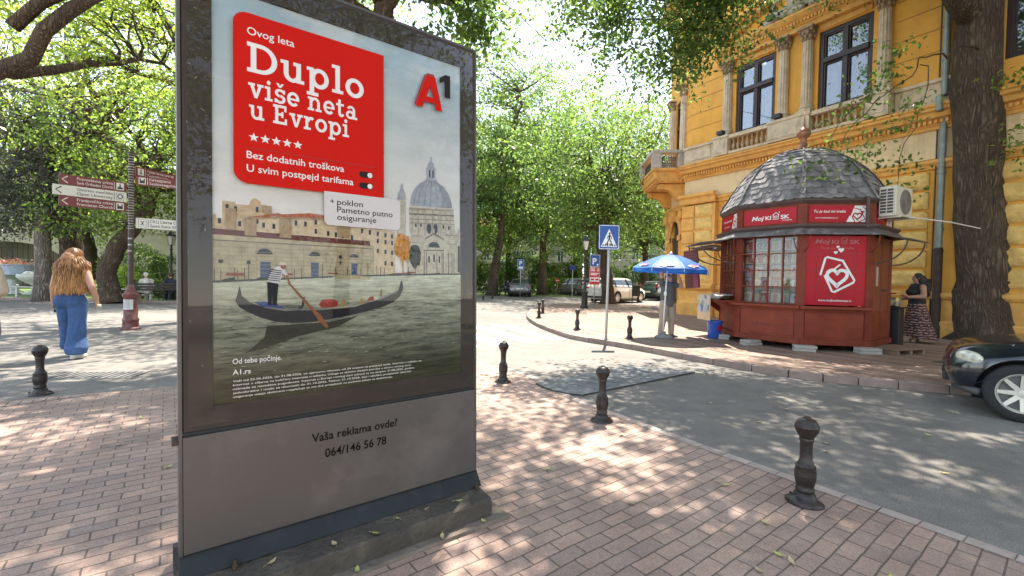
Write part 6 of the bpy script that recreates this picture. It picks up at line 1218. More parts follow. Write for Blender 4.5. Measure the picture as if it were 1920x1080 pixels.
def eyes(parent, M, s=1.0):
    mb = MB(); mb.T = M
    for q in (-1, 1): mb.ball((q * .030 * s, .073 * s, .010 * s), (.012 * s, .010 * s, .006 * s), 8, 6)
    mb.build('eyes', mat('eye', (.04, .03, .03), .2), parent)
    mb = MB(); mb.T = M
    for q in (-1, 1): mb.ball((q * .032 * s, .084 * s, .028 * s), (.02 * s, .006 * s, .005 * s), 8, 5)
    mb.build('eyebrows', mat('brow', (.04, .025, .02), .9), parent)
def rot(loc, rz): return Matrix.Translation(loc) @ Matrix.Rotation(rz, 4, 'Z')
def shoe(mb, heel, d, s=1.0, h=.055):
    d = V3(d).normalized(); h0 = V3(heel); mb.cone(h0 + V3((0, 0, .035 * s)), h0 + d * .12 * s + V3((0, 0, .034 * s)), .036 * s, .040 * s, 10); mb.cone(h0 + d * .12 * s + V3((0, 0, .032 * s)), h0 + d * .20 * s + V3((0, 0, .026 * s)), .040 * s, .026 * s, 10); mb.cone(h0 + V3((0, 0, .03)), h0 + V3((0, 0, .085 * s)), .034 * s, .035 * s, 10)
def limbs(mb, pts, rad, n=12):
    for (a, b), (ra, rb) in zip(zip(pts, pts[1:]), zip(rad, rad[1:])): mb.cone(a, b, ra, rb, n)
def hairmat():
    m, t, b = nodemat('hair_strand'); tc = t.nodes.new('ShaderNodeTexCoord').outputs['Object']; sx = t.nodes.new('ShaderNodeSeparateXYZ'); t.links.new(tc, sx.inputs[0]); mr = t.nodes.new('ShaderNodeMapRange'); mr.inputs[1].default_value = 1.70; mr.inputs[2].default_value = 1.05; t.links.new(sx.outputs[2], mr.inputs[0])
    c = mixc(t, (.20, .095, .042), (.60, .30, .105), mr.outputs[0]); ge = t.nodes.new('ShaderNodeNewGeometry'); hs = t.nodes.new('ShaderNodeHueSaturation'); m2 = t.nodes.new('ShaderNodeMapRange'); m2.inputs[3].default_value = .45; m2.inputs[4].default_value = 1.35; t.links.new(ge.outputs['Random Per Island'], m2.inputs[0]); t.links.new(m2.outputs[0], hs.inputs['Value']); t.links.new(c, hs.inputs['Color']); t.links.new(hs.outputs[0], b.inputs['Base Color']); b.inputs['Roughness'].default_value = .38; return m
# ---- 1 woman walking away, very long wavy hair, wide jeans (built facing +y)
WS = 1.04
T = thing('person', 'woman seen from behind with very long wavy red blond hair and wide blue jeans', 'person', (-7.15, 7.36, 0), R(8)); T.scale = (WS, WS, WS)
mb = MB(); HM = head(mb, (0.02, .03, 1.585), (.05, 1, -.15)); limbs(mb, [(0.01, .0, 1.38), (.015, .02, 1.50)], [.055, .05])
limbs(mb, [(0, 0, .95), (0, -.01, 1.12), (0, .0, 1.30), (0, 0, 1.38)], [.14, .125, .135, .09]); limbs(mb, [(-.16, 0, 1.375), (.16, 0, 1.375)], [.062, .062]); mb.ball((0, -.02, .93), (.165, .12, .13), 14, 10)
limbs(mb, [(-.185, 0, 1.37), (-.245, .0, 1.12), (-.29, .05, .88)], [.058, .052, .036]); hand(mb, (-.292, .055, .87), (-.05, .1, -1), (1, .2, 0), .95, .95, 1)
limbs(mb, [(.185, 0, 1.37), (.30, -.03, 1.12), (.285, .08, .93)], [.058, .050, .036]); hand(mb, (.284, .085, .92), (.05, .25, -1), (-1, 0, 0), .95, .5, -1)
for x, y in ((-.1, .05), (.1, -.03)): limbs(mb, [(x, 0, .9), (x * 1.1, y, .5), (x * 1.1, y * 2, .09)], [.11, .07, .045])
remeshed(mb, .0085, 5).build('body', SKIN, T, smooth=True); eyes(T, HM)
mb = MB(); limbs(mb, [(0, 0, 1.0), (0, -.01, 1.14), (0, 0, 1.3), (0, 0, 1.36)], [.15, .136, .145, .10]); limbs(mb, [(-.15, 0, 1.37), (.15, 0, 1.37)], [.068, .068]); remeshed(mb, .011, 5).build('top', mat('dark_top', (.02, .02, .024), .8, .2, 9), T, smooth=True)
mb = MB(); mb.ball((0, -.025, .925), (.200, .150, .155), 18, 12); mb.cone((0, 0, .96), (0, 0, 1.07), .168, .150, 16); mb.ball((-.085, -.085, .88), (.10, .09, .10), 12, 8); mb.ball((.085, -.085, .88), (.10, .09, .10), 12, 8)
limbs(mb, [(-.095, .0, .88), (-.105, .05, .55), (-.12, .11, .30), (-.135, .15, .20)], [.118, .100, .105, .126], 14); limbs(mb, [(.095, -.01, .88), (.10, -.03, .55), (.11, -.06, .28), (.12, -.08, .16)], [.122, .108, .122, .145], 14)
for k in range(26):
    a = k * .9; zz = .12 + (k % 13) * .055; x0, y0 = ((-.12, .10) if k < 13 else (.11, -.05)); mb.cone((x0 + .10 * math.cos(a), y0 + .1 * math.sin(a), zz), (x0 + .085 * math.cos(a + .25), y0 + .085 * math.sin(a + .25), zz + .12), .016, .008, 6)
DEN = mat('denim', (.045, .105, .255), .85, .35, 4.5, .5, 160, stain=((.10, .17, .33), 2.6, .55)); jn = remeshed(mb, .011, 3); jn.v = [(x, y, max(z, .075 if x > 0 else .125)) for x, y, z in jn.v]; jn.build('jeans', DEN, T, smooth=True)
mb = MB(); shoe(mb, (.115, -.13, .0), (.1, 1, 0), 1.05); shoe(mb, (-.125, .10, .03), (-.1, 1, -.1), 1.0); remeshed(mb, .008, 3).build('shoes', flat('white_shoe', (.66, .65, .62), .6), T, smooth=True)
mb = MB(); mb.ball((.02, .01, 1.61), (.098, .112, .115), 14, 10); rh = random.Random(12)
limbs(mb, [(.01, -.05, 1.56), (.0, -.10, 1.36), (.0, -.13, 1.14)], [.105, .135, .15]); limbs(mb, [(-.05, -.03, 1.5), (-.10, -.07, 1.30), (-.115, -.09, 1.14)], [.075, .085, .065]); limbs(mb, [(.06, -.03, 1.5), (.11, -.07, 1.30), (.115, -.09, 1.16)], [.075, .085, .065])
for v in range(len(mb.v)): x, y, z = mb.v[v]; mb.v[v] = (x, y if y > -.12 else -.12 + (y + .12) * .5, z)
hb = remeshed(mb, .014, 6); HAIR = mat('red_hair', (.33, .135, .045), .45, .5, 18, .9, 70, stain=((.50, .27, .11), 9, .7)); hair = hb.build('hair', HAIR, T, smooth=True)
mb = MB()
for k in range(1500):
    a = rh.uniform(-1.12 * PI, .12 * PI); ca, sa = math.cos(a), math.sin(a); el0 = rh.uniform(.25, 1.45); zb = rh.uniform(.98, 1.12) if k % 3 else rh.uniform(1.08, 1.42); ph = rh.uniform(0, 6); L = []; fr = rh.uniform(3.5, 6.5); am = rh.uniform(.003, .009); q0 = rh.uniform(.97, 1.07)
    for e in (1.5, 1.1, .7, .3):
        if e > el0 + .3: continue
        L.append((.02 + .104 * q0 * math.cos(e) * ca, .02 + .118 * q0 * math.cos(e) * sa, 1.60 + .118 * q0 * math.sin(e)))
    n = 11; z0 = 1.60
    for i in range(n + 1):
        t = i / n; z = z0 + (zb - z0) * t; wx = .106 + .11 * min(1, t * 1.3); wy = .118 + .062 * min(1, t * 1.5)
        L.append((.012 + ca * wx * q0 + am * math.sin(ph + t * fr * 2) * min(1, t * 3), .01 + sa * wy * q0 * (1.0 + .12 * t) + am * math.cos(ph * 1.3 + t * fr * 1.7) * min(1, t * 3) - .012 * t, z))
    m_ = len(L); mb.tube(L, [.004] + [.0048 * rh.uniform(.6, 1.3)] * (m_ - 2) + [.0008], 3, caps=False)
mb.build('strands', hairmat(), hair, smooth=True)
p = MB(); p.T = rot((-7.15, 7.36, 0), R(8)) @ Matrix.Scale(WS, 4) @ Matrix.Translation((-.270, .075, .785)) @ Matrix.Rotation(R(6), 4, 'Y'); p.box(-.006, .006, -.036, .036, -.08, .075, .004); tag(p.build('phone', mat('black_phone', (.015, .015, .018), .25)), "black mobile phone held in the red blond woman's lowered hand", 'phone')
p = MB(); p.T = rot((-7.15, 7.36, 0), R(8)) @ Matrix.Scale(WS, 4) @ Matrix.Translation((.288, .13, .81)); p.box(-.018, .018, -.05, .045, -.04, .03, .012); p.ball((0, 0, -.005), (.026, .046, .036), 10, 8); p.tube([(-.02, -.02, .04), (-.04, -.04, .12), (-.02, -.05, .2)], .006, 5); tag(remeshed(p, .01, 3).build('small_bag', flat('bag_cream', (.36, .31, .25), .7), smooth=True), "small pale bag carried at the red blond woman's hip", 'bag')
# ---- 2 man cut off by the left edge of the picture (faces us)
T = thing('person', 'man in a beige T-shirt with a wristwatch, cut off by the left edge', 'person', (-7.43, 6.30, 0), 0)
mb = MB(); HM = head(mb, (0, -.03, 1.63), (.1, -1, 0)); limbs(mb, [(0, 0, 1.44), (0, -.01, 1.54)], [.065, .06]); limbs(mb, [(0, 0, .95), (0, -.03, 1.15), (0, 0, 1.36)], [.17, .18, .16]); limbs(mb, [(-.19, 0, 1.41), (.19, 0, 1.41)], [.07, .07])
for s in (-1, 1): limbs(mb, [(s * .22, 0, 1.40), (s * .31, -.01, 1.15), (s * .34, -.13, .93)], [.068, .058, .038]); hand(mb, (s * .342, -.14, .92), (s * .02, -.35, -1), (-s, 0, 0), 1.05, .95, s)
for x, y in ((-.1, -.12), (.1, .08)): limbs(mb, [(x, 0, .92), (x, y * .6, .5), (x, y, .09)], [.12, .08, .05])
remeshed(mb, .009, 5).build('body', SKIN, T, smooth=True); eyes(T, HM)
mb = MB(); limbs(mb, [(0, 0, .92), (0, -.03, 1.15), (0, 0, 1.36), (0, 0, 1.43)], [.185, .20, .18, .10]); limbs(mb, [(-.19, 0, 1.42), (.19, 0, 1.42)], [.08, .08])
for s in (-1, 1): limbs(mb, [(s * .22, 0, 1.41), (s * .325, -.01, 1.13)], [.088, .092])
remeshed(mb, .011, 5).build('t_shirt', mat('beige_shirt', (.45, .36, .27), .85, .12, 6, .2, 200), T, smooth=True)
mb = MB(); mb.ball((0, .02, .92), (.19, .15, .12), 14, 9)
for x, y in ((-.1, -.12), (.1, .08)): limbs(mb, [(x, 0, .9), (x, y * .6, .52)], [.13, .12])
remeshed(mb, .012, 5).build('shorts', mat('grey_shorts', (.16, .16, .17), .85, .15), T, smooth=True); mb = MB(); shoe(mb, (-.1, -.08, 0), (0, -1, 0), 1.1); shoe(mb, (.1, .12, 0), (0, -1, 0), 1.1); remeshed(mb, .009, 3).build('shoes', flat('grey_shoe', (.3, .3, .3), .7), T, smooth=True)
mb = MB(); mb.ball((0, -.015, 1.675), (.084, .098, .075), 14, 9); remeshed(mb, .01, 2).build('hair', mat('grey_hair', (.2, .18, .16), .7, .3, 30), T, smooth=True)
mb = MB(); mb.T = Matrix.Translation((.334, -.115, .965)) @ Matrix.Rotation(R(25), 4, 'X'); mb.lathe([(.043, -.012), (.046, -.010), (.046, .010), (.043, .012)], 0, 0, 18, ring=True); mb.build('wristwatch', flat('steel_watch', (.55, .53, .48), .3, metal=.7), T)
# ---- 3 man working on the parasol, arms raised
T = thing('person', 'man in dark grey T-shirt and pale trousers reaching up under the blue parasol', 'person', (3.78, 11.02, .1), R(200))   # built facing +y
T.scale = (.91, .91, .91)
mb = MB(); HM = head(mb, (0, .04, 1.58), (.1, .85, .5)); limbs(mb, [(0, 0, 1.40), (0, .02, 1.50)], [.06, .056]); limbs(mb, [(0, 0, .95), (0, -.01, 1.15), (0, 0, 1.33)], [.15, .15, .15]); limbs(mb, [(-.17, 0, 1.41), (.17, 0, 1.43)], [.066, .066])
limbs(mb, [(.20, .0, 1.45), (.24, .05, 1.72), (.22, .12, 1.95)], [.06, .05, .034]); hand(mb, (.22, .125, 1.955), (-.05, .2, 1), (-.5, .8, 0), 1.0, .7, 1)
limbs(mb, [(-.20, 0, 1.41), (-.36, .12, 1.36), (-.18, .28, 1.56)], [.06, .05, .034]); hand(mb, (-.175, .285, 1.565), (.75, .3, .45), (0, -.3, 1), 1.0, .9, -1)
for x in (-.1, .1): limbs(mb, [(x, 0, .88), (x * 1.35, .02, .5), (x * 1.7, -.02, .09)], [.09, .07, .05])
remeshed(mb, .009, 5).build('body', SKIN, T, smooth=True); eyes(T, HM)
mb = MB(); limbs(mb, [(0, 0, .90), (0, -.01, 1.15), (0, 0, 1.34), (0, 0, 1.40)], [.175, .175, .165, .10]); limbs(mb, [(-.17, 0, 1.41), (.17, 0, 1.43)], [.078, .078]); limbs(mb, [(.20, 0, 1.44), (.215, .02, 1.53)], [.08, .074]); limbs(mb, [(-.20, 0, 1.41), (-.26, .05, 1.39)], [.08, .074])
sh = remeshed(mb, .011, 5); sh.v = [(x, y, max(z, .83 + .02 * math.sin(x * 14))) for x, y, z in sh.v]; sh.build('t_shirt', mat('charcoal_shirt', (.095, .09, .09), .85, .2, 6, .2, 200), T, smooth=True)
mb = MB(); mb.ball((0, -.01, .92), (.18, .14, .12), 14, 9)
for x in (-.1, .1): limbs(mb, [(x * .95, 0, .9), (x * 1.35, .02, .5), (x * 1.7, -.02, .12)], [.125, .098, .078])
remeshed(mb, .011, 4).build('trousers', mat('khaki', (.33, .26, .205), .85, .14, 6, .25, 160), T, smooth=True)
mb = MB(); shoe(mb, (-.17, -.07, 0), (-.3, 1, 0), 1.1); shoe(mb, (.17, -.07, 0), (.3, 1, 0), 1.1); remeshed(mb, .009, 3).build('shoes', flat('dark_shoe', (.09, .085, .08), .7), T, smooth=True)
mb = MB(); mb.T = HM; mb.ball((0, -.02, .04), (.083, .098, .088), 14, 9); mb.ball((0, -.05, -.01), (.078, .07, .08), 12, 8); mb.T = Matrix.Identity(4); remeshed(mb, .01, 2).build('hair', mat('dark_hair', (.02, .016, .014), .5, .3, 30), T, smooth=True)
# ---- 4 woman with dark curls by the kiosk, in profile, hands held out (built facing +y)
T = thing('person', 'woman with dark curly hair in a black top and patterned maroon skirt beside the kiosk', 'person', (9.86, 11.02, .1), R(78))
T.scale = (.99, .99, .99)
mb = MB(); HM = head(mb, (0, .03, 1.585), (.0, 1, 0)); limbs(mb, [(0, 0, 1.40), (0, .01, 1.50)], [.058, .052]); limbs(mb, [(0, 0, .95), (0, .01, 1.12), (0, .02, 1.30)], [.145, .135, .15]); limbs(mb, [(-.16, 0, 1.385), (.16, 0, 1.385)], [.066, .066]); mb.ball((-.07, .12, 1.24), .08, 10, 8); mb.ball((.07, .12, 1.24), .08, 10, 8)
limbs(mb, [(.19, 0, 1.37), (.23, -.04, 1.13), (.17, .22, 1.06)], [.068, .058, .036]); hand(mb, (.168, .225, 1.06), (-.1, 1, .05), (0, 0, 1), .95, .35, 1)
limbs(mb, [(-.19, 0, 1.37), (-.23, .0, 1.14), (-.18, .28, 1.12)], [.068, .058, .036]); hand(mb, (-.178, .285, 1.12), (.0, 1, .25), (.3, 0, 1), .95, .3, -1)
for x, y in ((-.08, .08), (.09, -.06)): limbs(mb, [(x * .8, 0, .86), (x, y * .6, .5), (x, y, .09)], [.085, .07, .048]); mb.cone((x, y + .0, .045), (x, y + .17, .03), .04, .03, 8)
remeshed(mb, .009, 5).build('body', SKIN2, T, smooth=True); eyes(T, HM)
mb = MB(); limbs(mb, [(0, 0, .99), (0, .01, 1.12), (0, .02, 1.30), (0, 0, 1.36)], [.178, .158, .168, .11]); mb.ball((-.07, .125, 1.24), .088, 10, 8); mb.ball((.07, .125, 1.24), .088, 10, 8); limbs(mb, [(-.15, 0, 1.385), (.15, 0, 1.385)], [.075, .075]); remeshed(mb, .011, 5).build('top', mat('black_top', (.012, .012, .014), .8, .2), T, smooth=True)
def skirt_mat():
    m, t, b = nodemat('patterned_skirt'); tc = t.nodes.new('ShaderNodeTexCoord').outputs['Object']; wv = t.nodes.new('ShaderNodeTexWave'); wv.wave_type = 'BANDS'; wv.bands_direction = 'Z'; wv.inputs['Scale'].default_value = 5.2; wv.inputs['Distortion'].default_value = 3.5; wv.inputs['Detail'].default_value = 1; wv.inputs['Detail Scale'].default_value = 2.2; t.links.new(tc, wv.inputs['Vector'])
    ck = t.nodes.new('ShaderNodeTexVoronoi'); ck.inputs['Scale'].default_value = 24; t.links.new(tc, ck.inputs['Vector']); rp_ = t.nodes.new('ShaderNodeValToRGB'); rp_.color_ramp.elements[0].position = .45; rp_.color_ramp.elements[1].position = .8; rp_.color_ramp.elements[0].color = (.055, .010, .018, 1); rp_.color_ramp.elements[1].color = (.30, .21, .16, 1); t.links.new(wv.outputs['Fac'], rp_.inputs[0]); lt = t.nodes.new('ShaderNodeMath'); lt.operation = 'GREATER_THAN'; lt.inputs[1].default_value = .62; t.links.new(ck.outputs['Distance'], lt.inputs[0]); c = mixc(t, rp_.outputs[0], (.045, .01, .018), lt.outputs[0])
    t.links.new(c, b.inputs['Base Color']); b.inputs['Roughness'].default_value = .85; return m
mb = MB(); n = 44; vs = []; fs = []; rows = 14
for j in range(rows + 1):
    t = j / rows; z = 1.02 - t * (.90)
    for i in range(n):
        a = 2 * PI * i / n; back = max(0, -math.sin(a)); r = .155 + .055 * math.sin(min(1, t * 3) * PI / 2) + .10 * t ** 1.5 + .018 * t * math.sin(a * 9 + t * 3); vs.append((r * math.cos(a) * 1.0, r * math.sin(a) * .92 - .16 * back * t ** 2, z + (-.04 * back * t) + .06 * max(0, math.sin(a)) * t))
for j in range(rows):
    for i in range(n): fs.append((j * n + i, (j + 1) * n + i, (j + 1) * n + (i + 1) % n, j * n + (i + 1) % n))
mb.add(vs, fs); mb.build('skirt', skirt_mat(), T, smooth=True)
mb = MB()
for x, y in ((-.08, .08), (.09, -.06)): mb.box(x - .04, x + .04, y - .05, y + .20, 0, .018, .006); mb.box(x - .045, x + .045, y + .08, y + .11, .02, .075, .006); mb.box(x - .042, x + .042, y - .045, y - .02, .0185, .09, .006)
mb.build('sandals', mat('black_leather', (.015, .013, .012), .5), T)
mb = MB(); mb.T = HM; mb.ball((0, -.03, .03), (.095, .105, .10), 14, 9); mb.T = Matrix.Identity(4); limbs(mb, [(0, -.06, 1.56), (0, -.13, 1.40), (0, -.14, 1.20)], [.11, .14, .11]); rh = random.Random(3)
for k in range(70): a = rh.uniform(0, 2 * PI); mb.ball((.13 * math.cos(a), -.12 + .10 * math.sin(a), rh.uniform(1.12, 1.58)), rh.uniform(.025, .045), 7, 5)
remeshed(mb, .012, 2).build('hair', mat('black_curls', (.012, .010, .010), .5, .4, 40, .8, 80), T, smooth=True)
mb = MB(); mb.tube([(.075 * math.cos(a), .03 + .10 * math.sin(a), 1.40 - .04 * math.sin(a)) for a in [2 * PI * k / 20 for k in range(20)]] + [(.075, .03, 1.40)], .006, 5); mb.box(-.012, .012, .165, .172, 1.2, 1.3); mb.build('necklace', flat('silver', (.5, .5, .5), .3, metal=.8), T)
# ---- seated people
def sitter(label, loc, rz, shirt, trous, hairc, hat=None, lean=.05, s=1.0):
    """built facing +y, seat at .45 m"""
    T = thing('person', label, 'person', loc, rz); mb = MB(); HM = head(mb, (0, .02 + lean, 1.22), (0, 1, -.1)); limbs(mb, [(0, lean * .6, 1.03), (0, lean, 1.14)], [.058, .054]); limbs(mb, [(0, -.02, .55), (0, 0, .78), (0, lean * .6, .97)], [.15, .15, .14]); limbs(mb, [(-.17, lean * .5, 1.01), (.17, lean * .5, 1.01)], [.06, .06])
    for q in (-1, 1): limbs(mb, [(q * .19, lean * .5, 1.0), (q * .24, .02, .76), (q * .14, .24, .64)], [.055, .046, .034]); hand(mb, (q * .138, .245, .64), (-q * .4, 1, -.2), (0, 0, -1), .95, .6, q); limbs(mb, [(q * .1, 0, .53), (q * .12, .42, .50), (q * .13, .44, .10)], [.095, .068, .045])
    remeshed(mb, .013, 4).build('body', SKIN, T, smooth=True); eyes(T, HM)
    mb = MB(); limbs(mb, [(0, -.02, .52), (0, 0, .78), (0, lean * .6, .98)], [.17, .168, .15]); limbs(mb, [(-.17, lean * .5, 1.01), (.17, lean * .5, 1.01)], [.072, .072])
    for q in (-1, 1): limbs(mb, [(q * .19, lean * .5, 1.0), (q * .245, .02, .76)], [.07, .062])
    remeshed(mb, .015, 4).build('shirt', mat('cloth_' + shirt[0], shirt[1], .85, .15), T, smooth=True); mb = MB()
    for q in (-1, 1): limbs(mb, [(q * .1, -.02, .53), (q * .12, .42, .50), (q * .13, .44, .14)], [.115, .088, .07])
    remeshed(mb, .015, 4).build('trousers', mat('cloth_' + trous[0], trous[1], .85, .15), T, smooth=True); mb = MB()
    for q in (-1, 1): shoe(mb, (q * .13, .40, 0), (0, 1, 0), 1.05)
    remeshed(mb, .012, 2).build('shoes', MATS['dark_shoe'], T, smooth=True); mb = MB(); mb.T = HM; mb.ball((0, -.02, .03), (.083, .1, .092), 12, 8)
    if hat: mb.lathe([(.13, .03), (.135, .045), (.09, .055), (.085, .12), (.05, .145), (0, .15)], 0, -.01, 18)
    mb.build('hat' if hat else 'hair', mat('cloth_' + hairc[0], hairc[1], .8, .25, 20), T, smooth=True); return T
BR = math.atan2(21.45 - 20.15, 16.55 - 15.64)
BP = V3((-16.1, 20.8, 0)); BA = R(55)
bq = lambda x, y: (BP.x + x * math.cos(BA) - y * math.sin(BA), BP.y + x * math.sin(BA) + y * math.cos(BA), 0)
sitter('seated woman in a white hat and pale blouse on the park bench', bq(-.55, 0), BA, ('white', (.6, .57, .54)), ('beige', (.4, .36, .32)), ('hatwhite', (.66, .65, .62)), True)
sitter('seated man in a dark navy jacket on the park bench', bq(.38, 0), BA - R(10), ('navy', (.02, .025, .05)), ('black', (.018, .018, .022)), ('cap', (.09, .05, .04)), True, .10)
sitter('man in dark clothes sitting near the trunk left of the grey car', (-.35, 38.6, .0), R(170), ('teal', (.03, .05, .06)), ('black', (.018, .018, .022)), ('darkbrown', (.03, .02, .015)))
# ============================================================ CARS (x forward, y left)
M_TYRE = mat('tyre', (.018, .018, .019), .85, .2, 20, .3, 80); M_RIM = mat('alloy', (.56, .53, .46), .35, .12, 6, metal=.25); M_ARCH = flat('arch_black', (.008, .008, .009), .9)
M_CGLASS = mat('car_glass', (.012, .016, .018), .04, .1, 3, spec=.9); M_TAIL = flat('tail_red', (.22, .006, .006), .15, coat=1.0); M_PLATE = flat('plate_white', (.7, .7, .68), .5); M_TRIM = mat('black_trim', (.02, .02, .021), .6, .2, 8)
def lampmat():
    m, t, b = nodemat('headlamp_lens'); b.inputs['Base Color'].default_value = (.55, .54, .44, 1); b.inputs['Roughness'].default_value = .12; b.inputs['Coat Weight'].default_value = 1; b.inputs['Coat Roughness'].default_value = .03; tc = t.nodes.new('ShaderNodeTexCoord').outputs['Object']
    v = t.nodes.new('ShaderNodeTexVoronoi'); v.inputs['Scale'].default_value = 17; t.links.new(tc, v.inputs['Vector']); r = t.nodes.new('ShaderNodeValToRGB'); r.color_ramp.elements[0].color = (.22, .22, .18, 1); r.color_ramp.elements[1].color = (.75, .73, .58, 1); t.links.new(v.outputs['Distance'], r.inputs[0]); t.links.new(r.outputs[0], b.inputs['Base Color']); return m
M_HEAD = lampmat()
def car(label, cx, cy, ang, paint, L=4.3, W=1.75, H=1.45, hood=.92, belt=.92, wb=2.6, rw=.31, style='hatch', spokes=5, group='parked cars', name='parked_car', roofmat=None, plate=True, tail_hi=False, fine=2, z=0, fo_=None):
    T = thing(name, label, 'car', (cx, cy, z), ang, group); h = W / 2; van = style in ('van',); fo = fo_ if fo_ else (L - wb) * .46
    xf = wb / 2 + fo; xr = xf - L
    cowl = xf - L * (.25 if not van else .17); roofF = cowl - (.62 if not van else .75); roofR = xr + (.42 if style in ('hatch', 'suv', 'van', 'mini', 'wagon') else .9); nz = hood * .70
    S = [  # x, zbottom, half width bottom, shoulder z, shoulder half width, top z, top half width
        (xf, .38, h * .50, nz * .80, h * .60, nz * .90, h * .50), (xf - .06, .24, h * .74, nz * .86, h * .80, hood * .80, h * .62), (xf - .22, .20, h * .90, nz, h * .94, hood * .89, h * .72), (xf - .50, .19, h * .97, nz * 1.08, h, hood * .95, h * .78),
        (cowl + .12, .19, h * .98, belt * .90, h, hood * 1.0, h * .82), (cowl, .19, h * .98, belt * .94, h, hood * 1.03, h * .82), (cowl - .08, .19, h * .98, belt * .95, h, hood * 1.03 + (H - hood) * .13, h * .80),
        (roofF, .19, h * .98, belt, h, H * .975, h * .66), (roofF - .12, .19, h * .98, belt, h, H * .99, h * .66), ((roofF + roofR) / 2, .19, h * .98, belt * 1.01, h, H, h * .66), (roofR + .25, .19, h * .98, belt * 1.03, h * .99, H * .985, h * .64), (roofR, .20, h * .97, belt * 1.04, h * .975, H * .955, h * .62),
        (xr + .20, .24, h * .95, belt * 1.03, h * .95, belt * 1.12 if style != 'van' else H * .72, h * .70), (xr + .12, .26, h * .93, belt, h * .93, belt * 1.05, h * .72), (xr + .03, .30, h * .88, belt * .80, h * .90, belt * .92, h * .70), (xr, .38, h * .78, belt * .62, h * .82, belt * .74, h * .62)]
    mb = MB(); K = 9
    for (x, zb, wb_, zs, ws, zt, wt) in S:
        half = [(0, zb), (wb_ * .8, zb), (wb_, zb + .10), (ws * 1.0, zb + (zs - zb) * .55), (ws * .985, zs), (ws * .955, zs + (zt - zs) * .06), (wt * 1.02, zt - (zt - zs) * .10), (wt * .90, zt), (0, zt + .012)]
        mb.v += [(x, y, q) for y, q in half] + [(x, -y, q) for y, q in half[1:-1][::-1]]
    N = K + K - 2
    for i in range(len(S) - 1):
        for k in range(N):
            k2 = (k + 1) % N; mb.f.append((i * N + k, i * N + k2, (i + 1) * N + k2, (i + 1) * N + k)); g = 0
            kk = k if k < K - 1 else N - 1 - k
            if kk == 5 and 6 <= i <= 10: g = 1
            if kk in (6, 7) and i in (6,): g = 1
            if kk in (6, 7) and i == 11: g = 1
            mb.m.append(g)
    mb.f += [tuple(range(N))[::-1], tuple(range((len(S) - 1) * N, len(S) * N))]; mb.m += [0, 0]
    tm = [bpy.data.materials.new('tmp%d' % q) for q in range(3)]; me = mb.mesh('tmp', tm[:2], True); o = bpy.data.objects.new('tmp', me); COL.objects.link(o); bm = bmesh.new(); bm.from_mesh(me); bmesh.ops.recalc_face_normals(bm, faces=bm.faces); bm.to_mesh(me); bm.free()
    sm = o.modifiers.new('s', 'SUBSURF'); sm.levels = fine; sm.render_levels = fine; cut = MB()
    for x in (wb / 2, -wb / 2):
        for s in (-1, 1): cut.T = Matrix.Translation((x, s * h, rw)) @ Matrix.Rotation(R(90), 4, 'X'); cut.lathe([(rw * 1.17, -.26), (rw * 1.17, .26)], 0, 0, 36)
    cme = cut.mesh('tmpc', [tm[2]]); cme.materials.clear(); [cme.materials.append(q) for q in tm]; cme.polygons.foreach_set('material_index', [2] * len(cme.polygons)); co = bpy.data.objects.new('tmpc', cme); COL.objects.link(co); bm = bmesh.new(); bm.from_mesh(cme); bmesh.ops.recalc_face_normals(bm, faces=bm.faces); bm.to_mesh(cme); bm.free()
    bo = o.modifiers.new('b', 'BOOLEAN'); bo.operation = 'DIFFERENCE'; bo.object = co; bo.solver = 'EXACT'; me.materials.append(tm[2])
    dg = bpy.context.evaluated_depsgraph_get(); e = o.evaluated_get(dg); m2 = e.to_mesh(); out = [MB(), MB(), MB()]; vv = [tuple(v.co) for v in m2.vertices]; maps = [{}, {}, {}]
    for p in m2.polygons:
        q = out[min(p.material_index, 2)]; mp = maps[min(p.material_index, 2)]; f = []
        for vi in p.vertices:
            if vi not in mp: mp[vi] = len(q.v); q.v.append(vv[vi])
            f.append(mp[vi])
        q.f.append(tuple(f)); q.m.append(0)
    e.to_mesh_clear()
    for q in (o, co): d = q.data; bpy.data.objects.remove(q); bpy.data.meshes.remove(d)
    out[0].build('body', paint, T, auto=38)
    if out[1].v: out[1].build('windows', M_CGLASS, T, smooth=True)
    for sx_ in (-1, 1):
        for sy_ in (-1, 1):
            q = MB(); q.v = out[2].v; q.f = [f for f in out[2].f if sum(out[2].v[i][0] for i in f) * sx_ > 0 and sum(out[2].v[i][1] for i in f) * sy_ > 0]; used = sorted({i for f in q.f for i in f}); mp = {i: n_ for n_, i in enumerate(used)}
            q.v = [out[2].v[i] for i in used]; q.f = [tuple(mp[i] for i in f) for f in q.f]; q.m = [0] * len(q.f)
            if q.f: q.build('wheel_arch', M_ARCH, T)
    mb = MB(); mb.box(-wb / 2 + rw * 1.2, wb / 2 - rw * 1.2, -h * .9, h * .9, .13, .3); mb.box(xr + .2, xf - .25, -h * .5, h * .5, .14, .3); mb.build('underbody', M_ARCH, T)
    mb = MB()   # pillars, sills, window line
    for s in (-1, 1):
        for xx in ((roofF - .55), (roofR + .45)): mb.tube([(xx, s * h * .985, belt), (xx - .03, s * h * .84, (belt + H) / 2 + .04), (xx - .06, s * h * .685, H * .955)], .028, 6)
        mb.tube([(cowl - .1, s * h * 1.0, belt * .955), (roofF - .3, s * h * 1.003, belt * 1.005), (roofR + .1, s * h * .99, belt * 1.035)], .014, 5)
        mb.box(-wb / 2 + rw * 1.2, wb / 2 - rw * 1.2, s * h * .965 - .02, s * h * .965 + .02, .18, .27, .01); mb.tube([(roofF - .5, s * h * .998, belt), (roofF - .52, s * h * 1.006, .62), (roofF - .5, s * h * .99, .32)], .006, 4)
    mb.build('trim', M_TRIM, T, smooth=True)
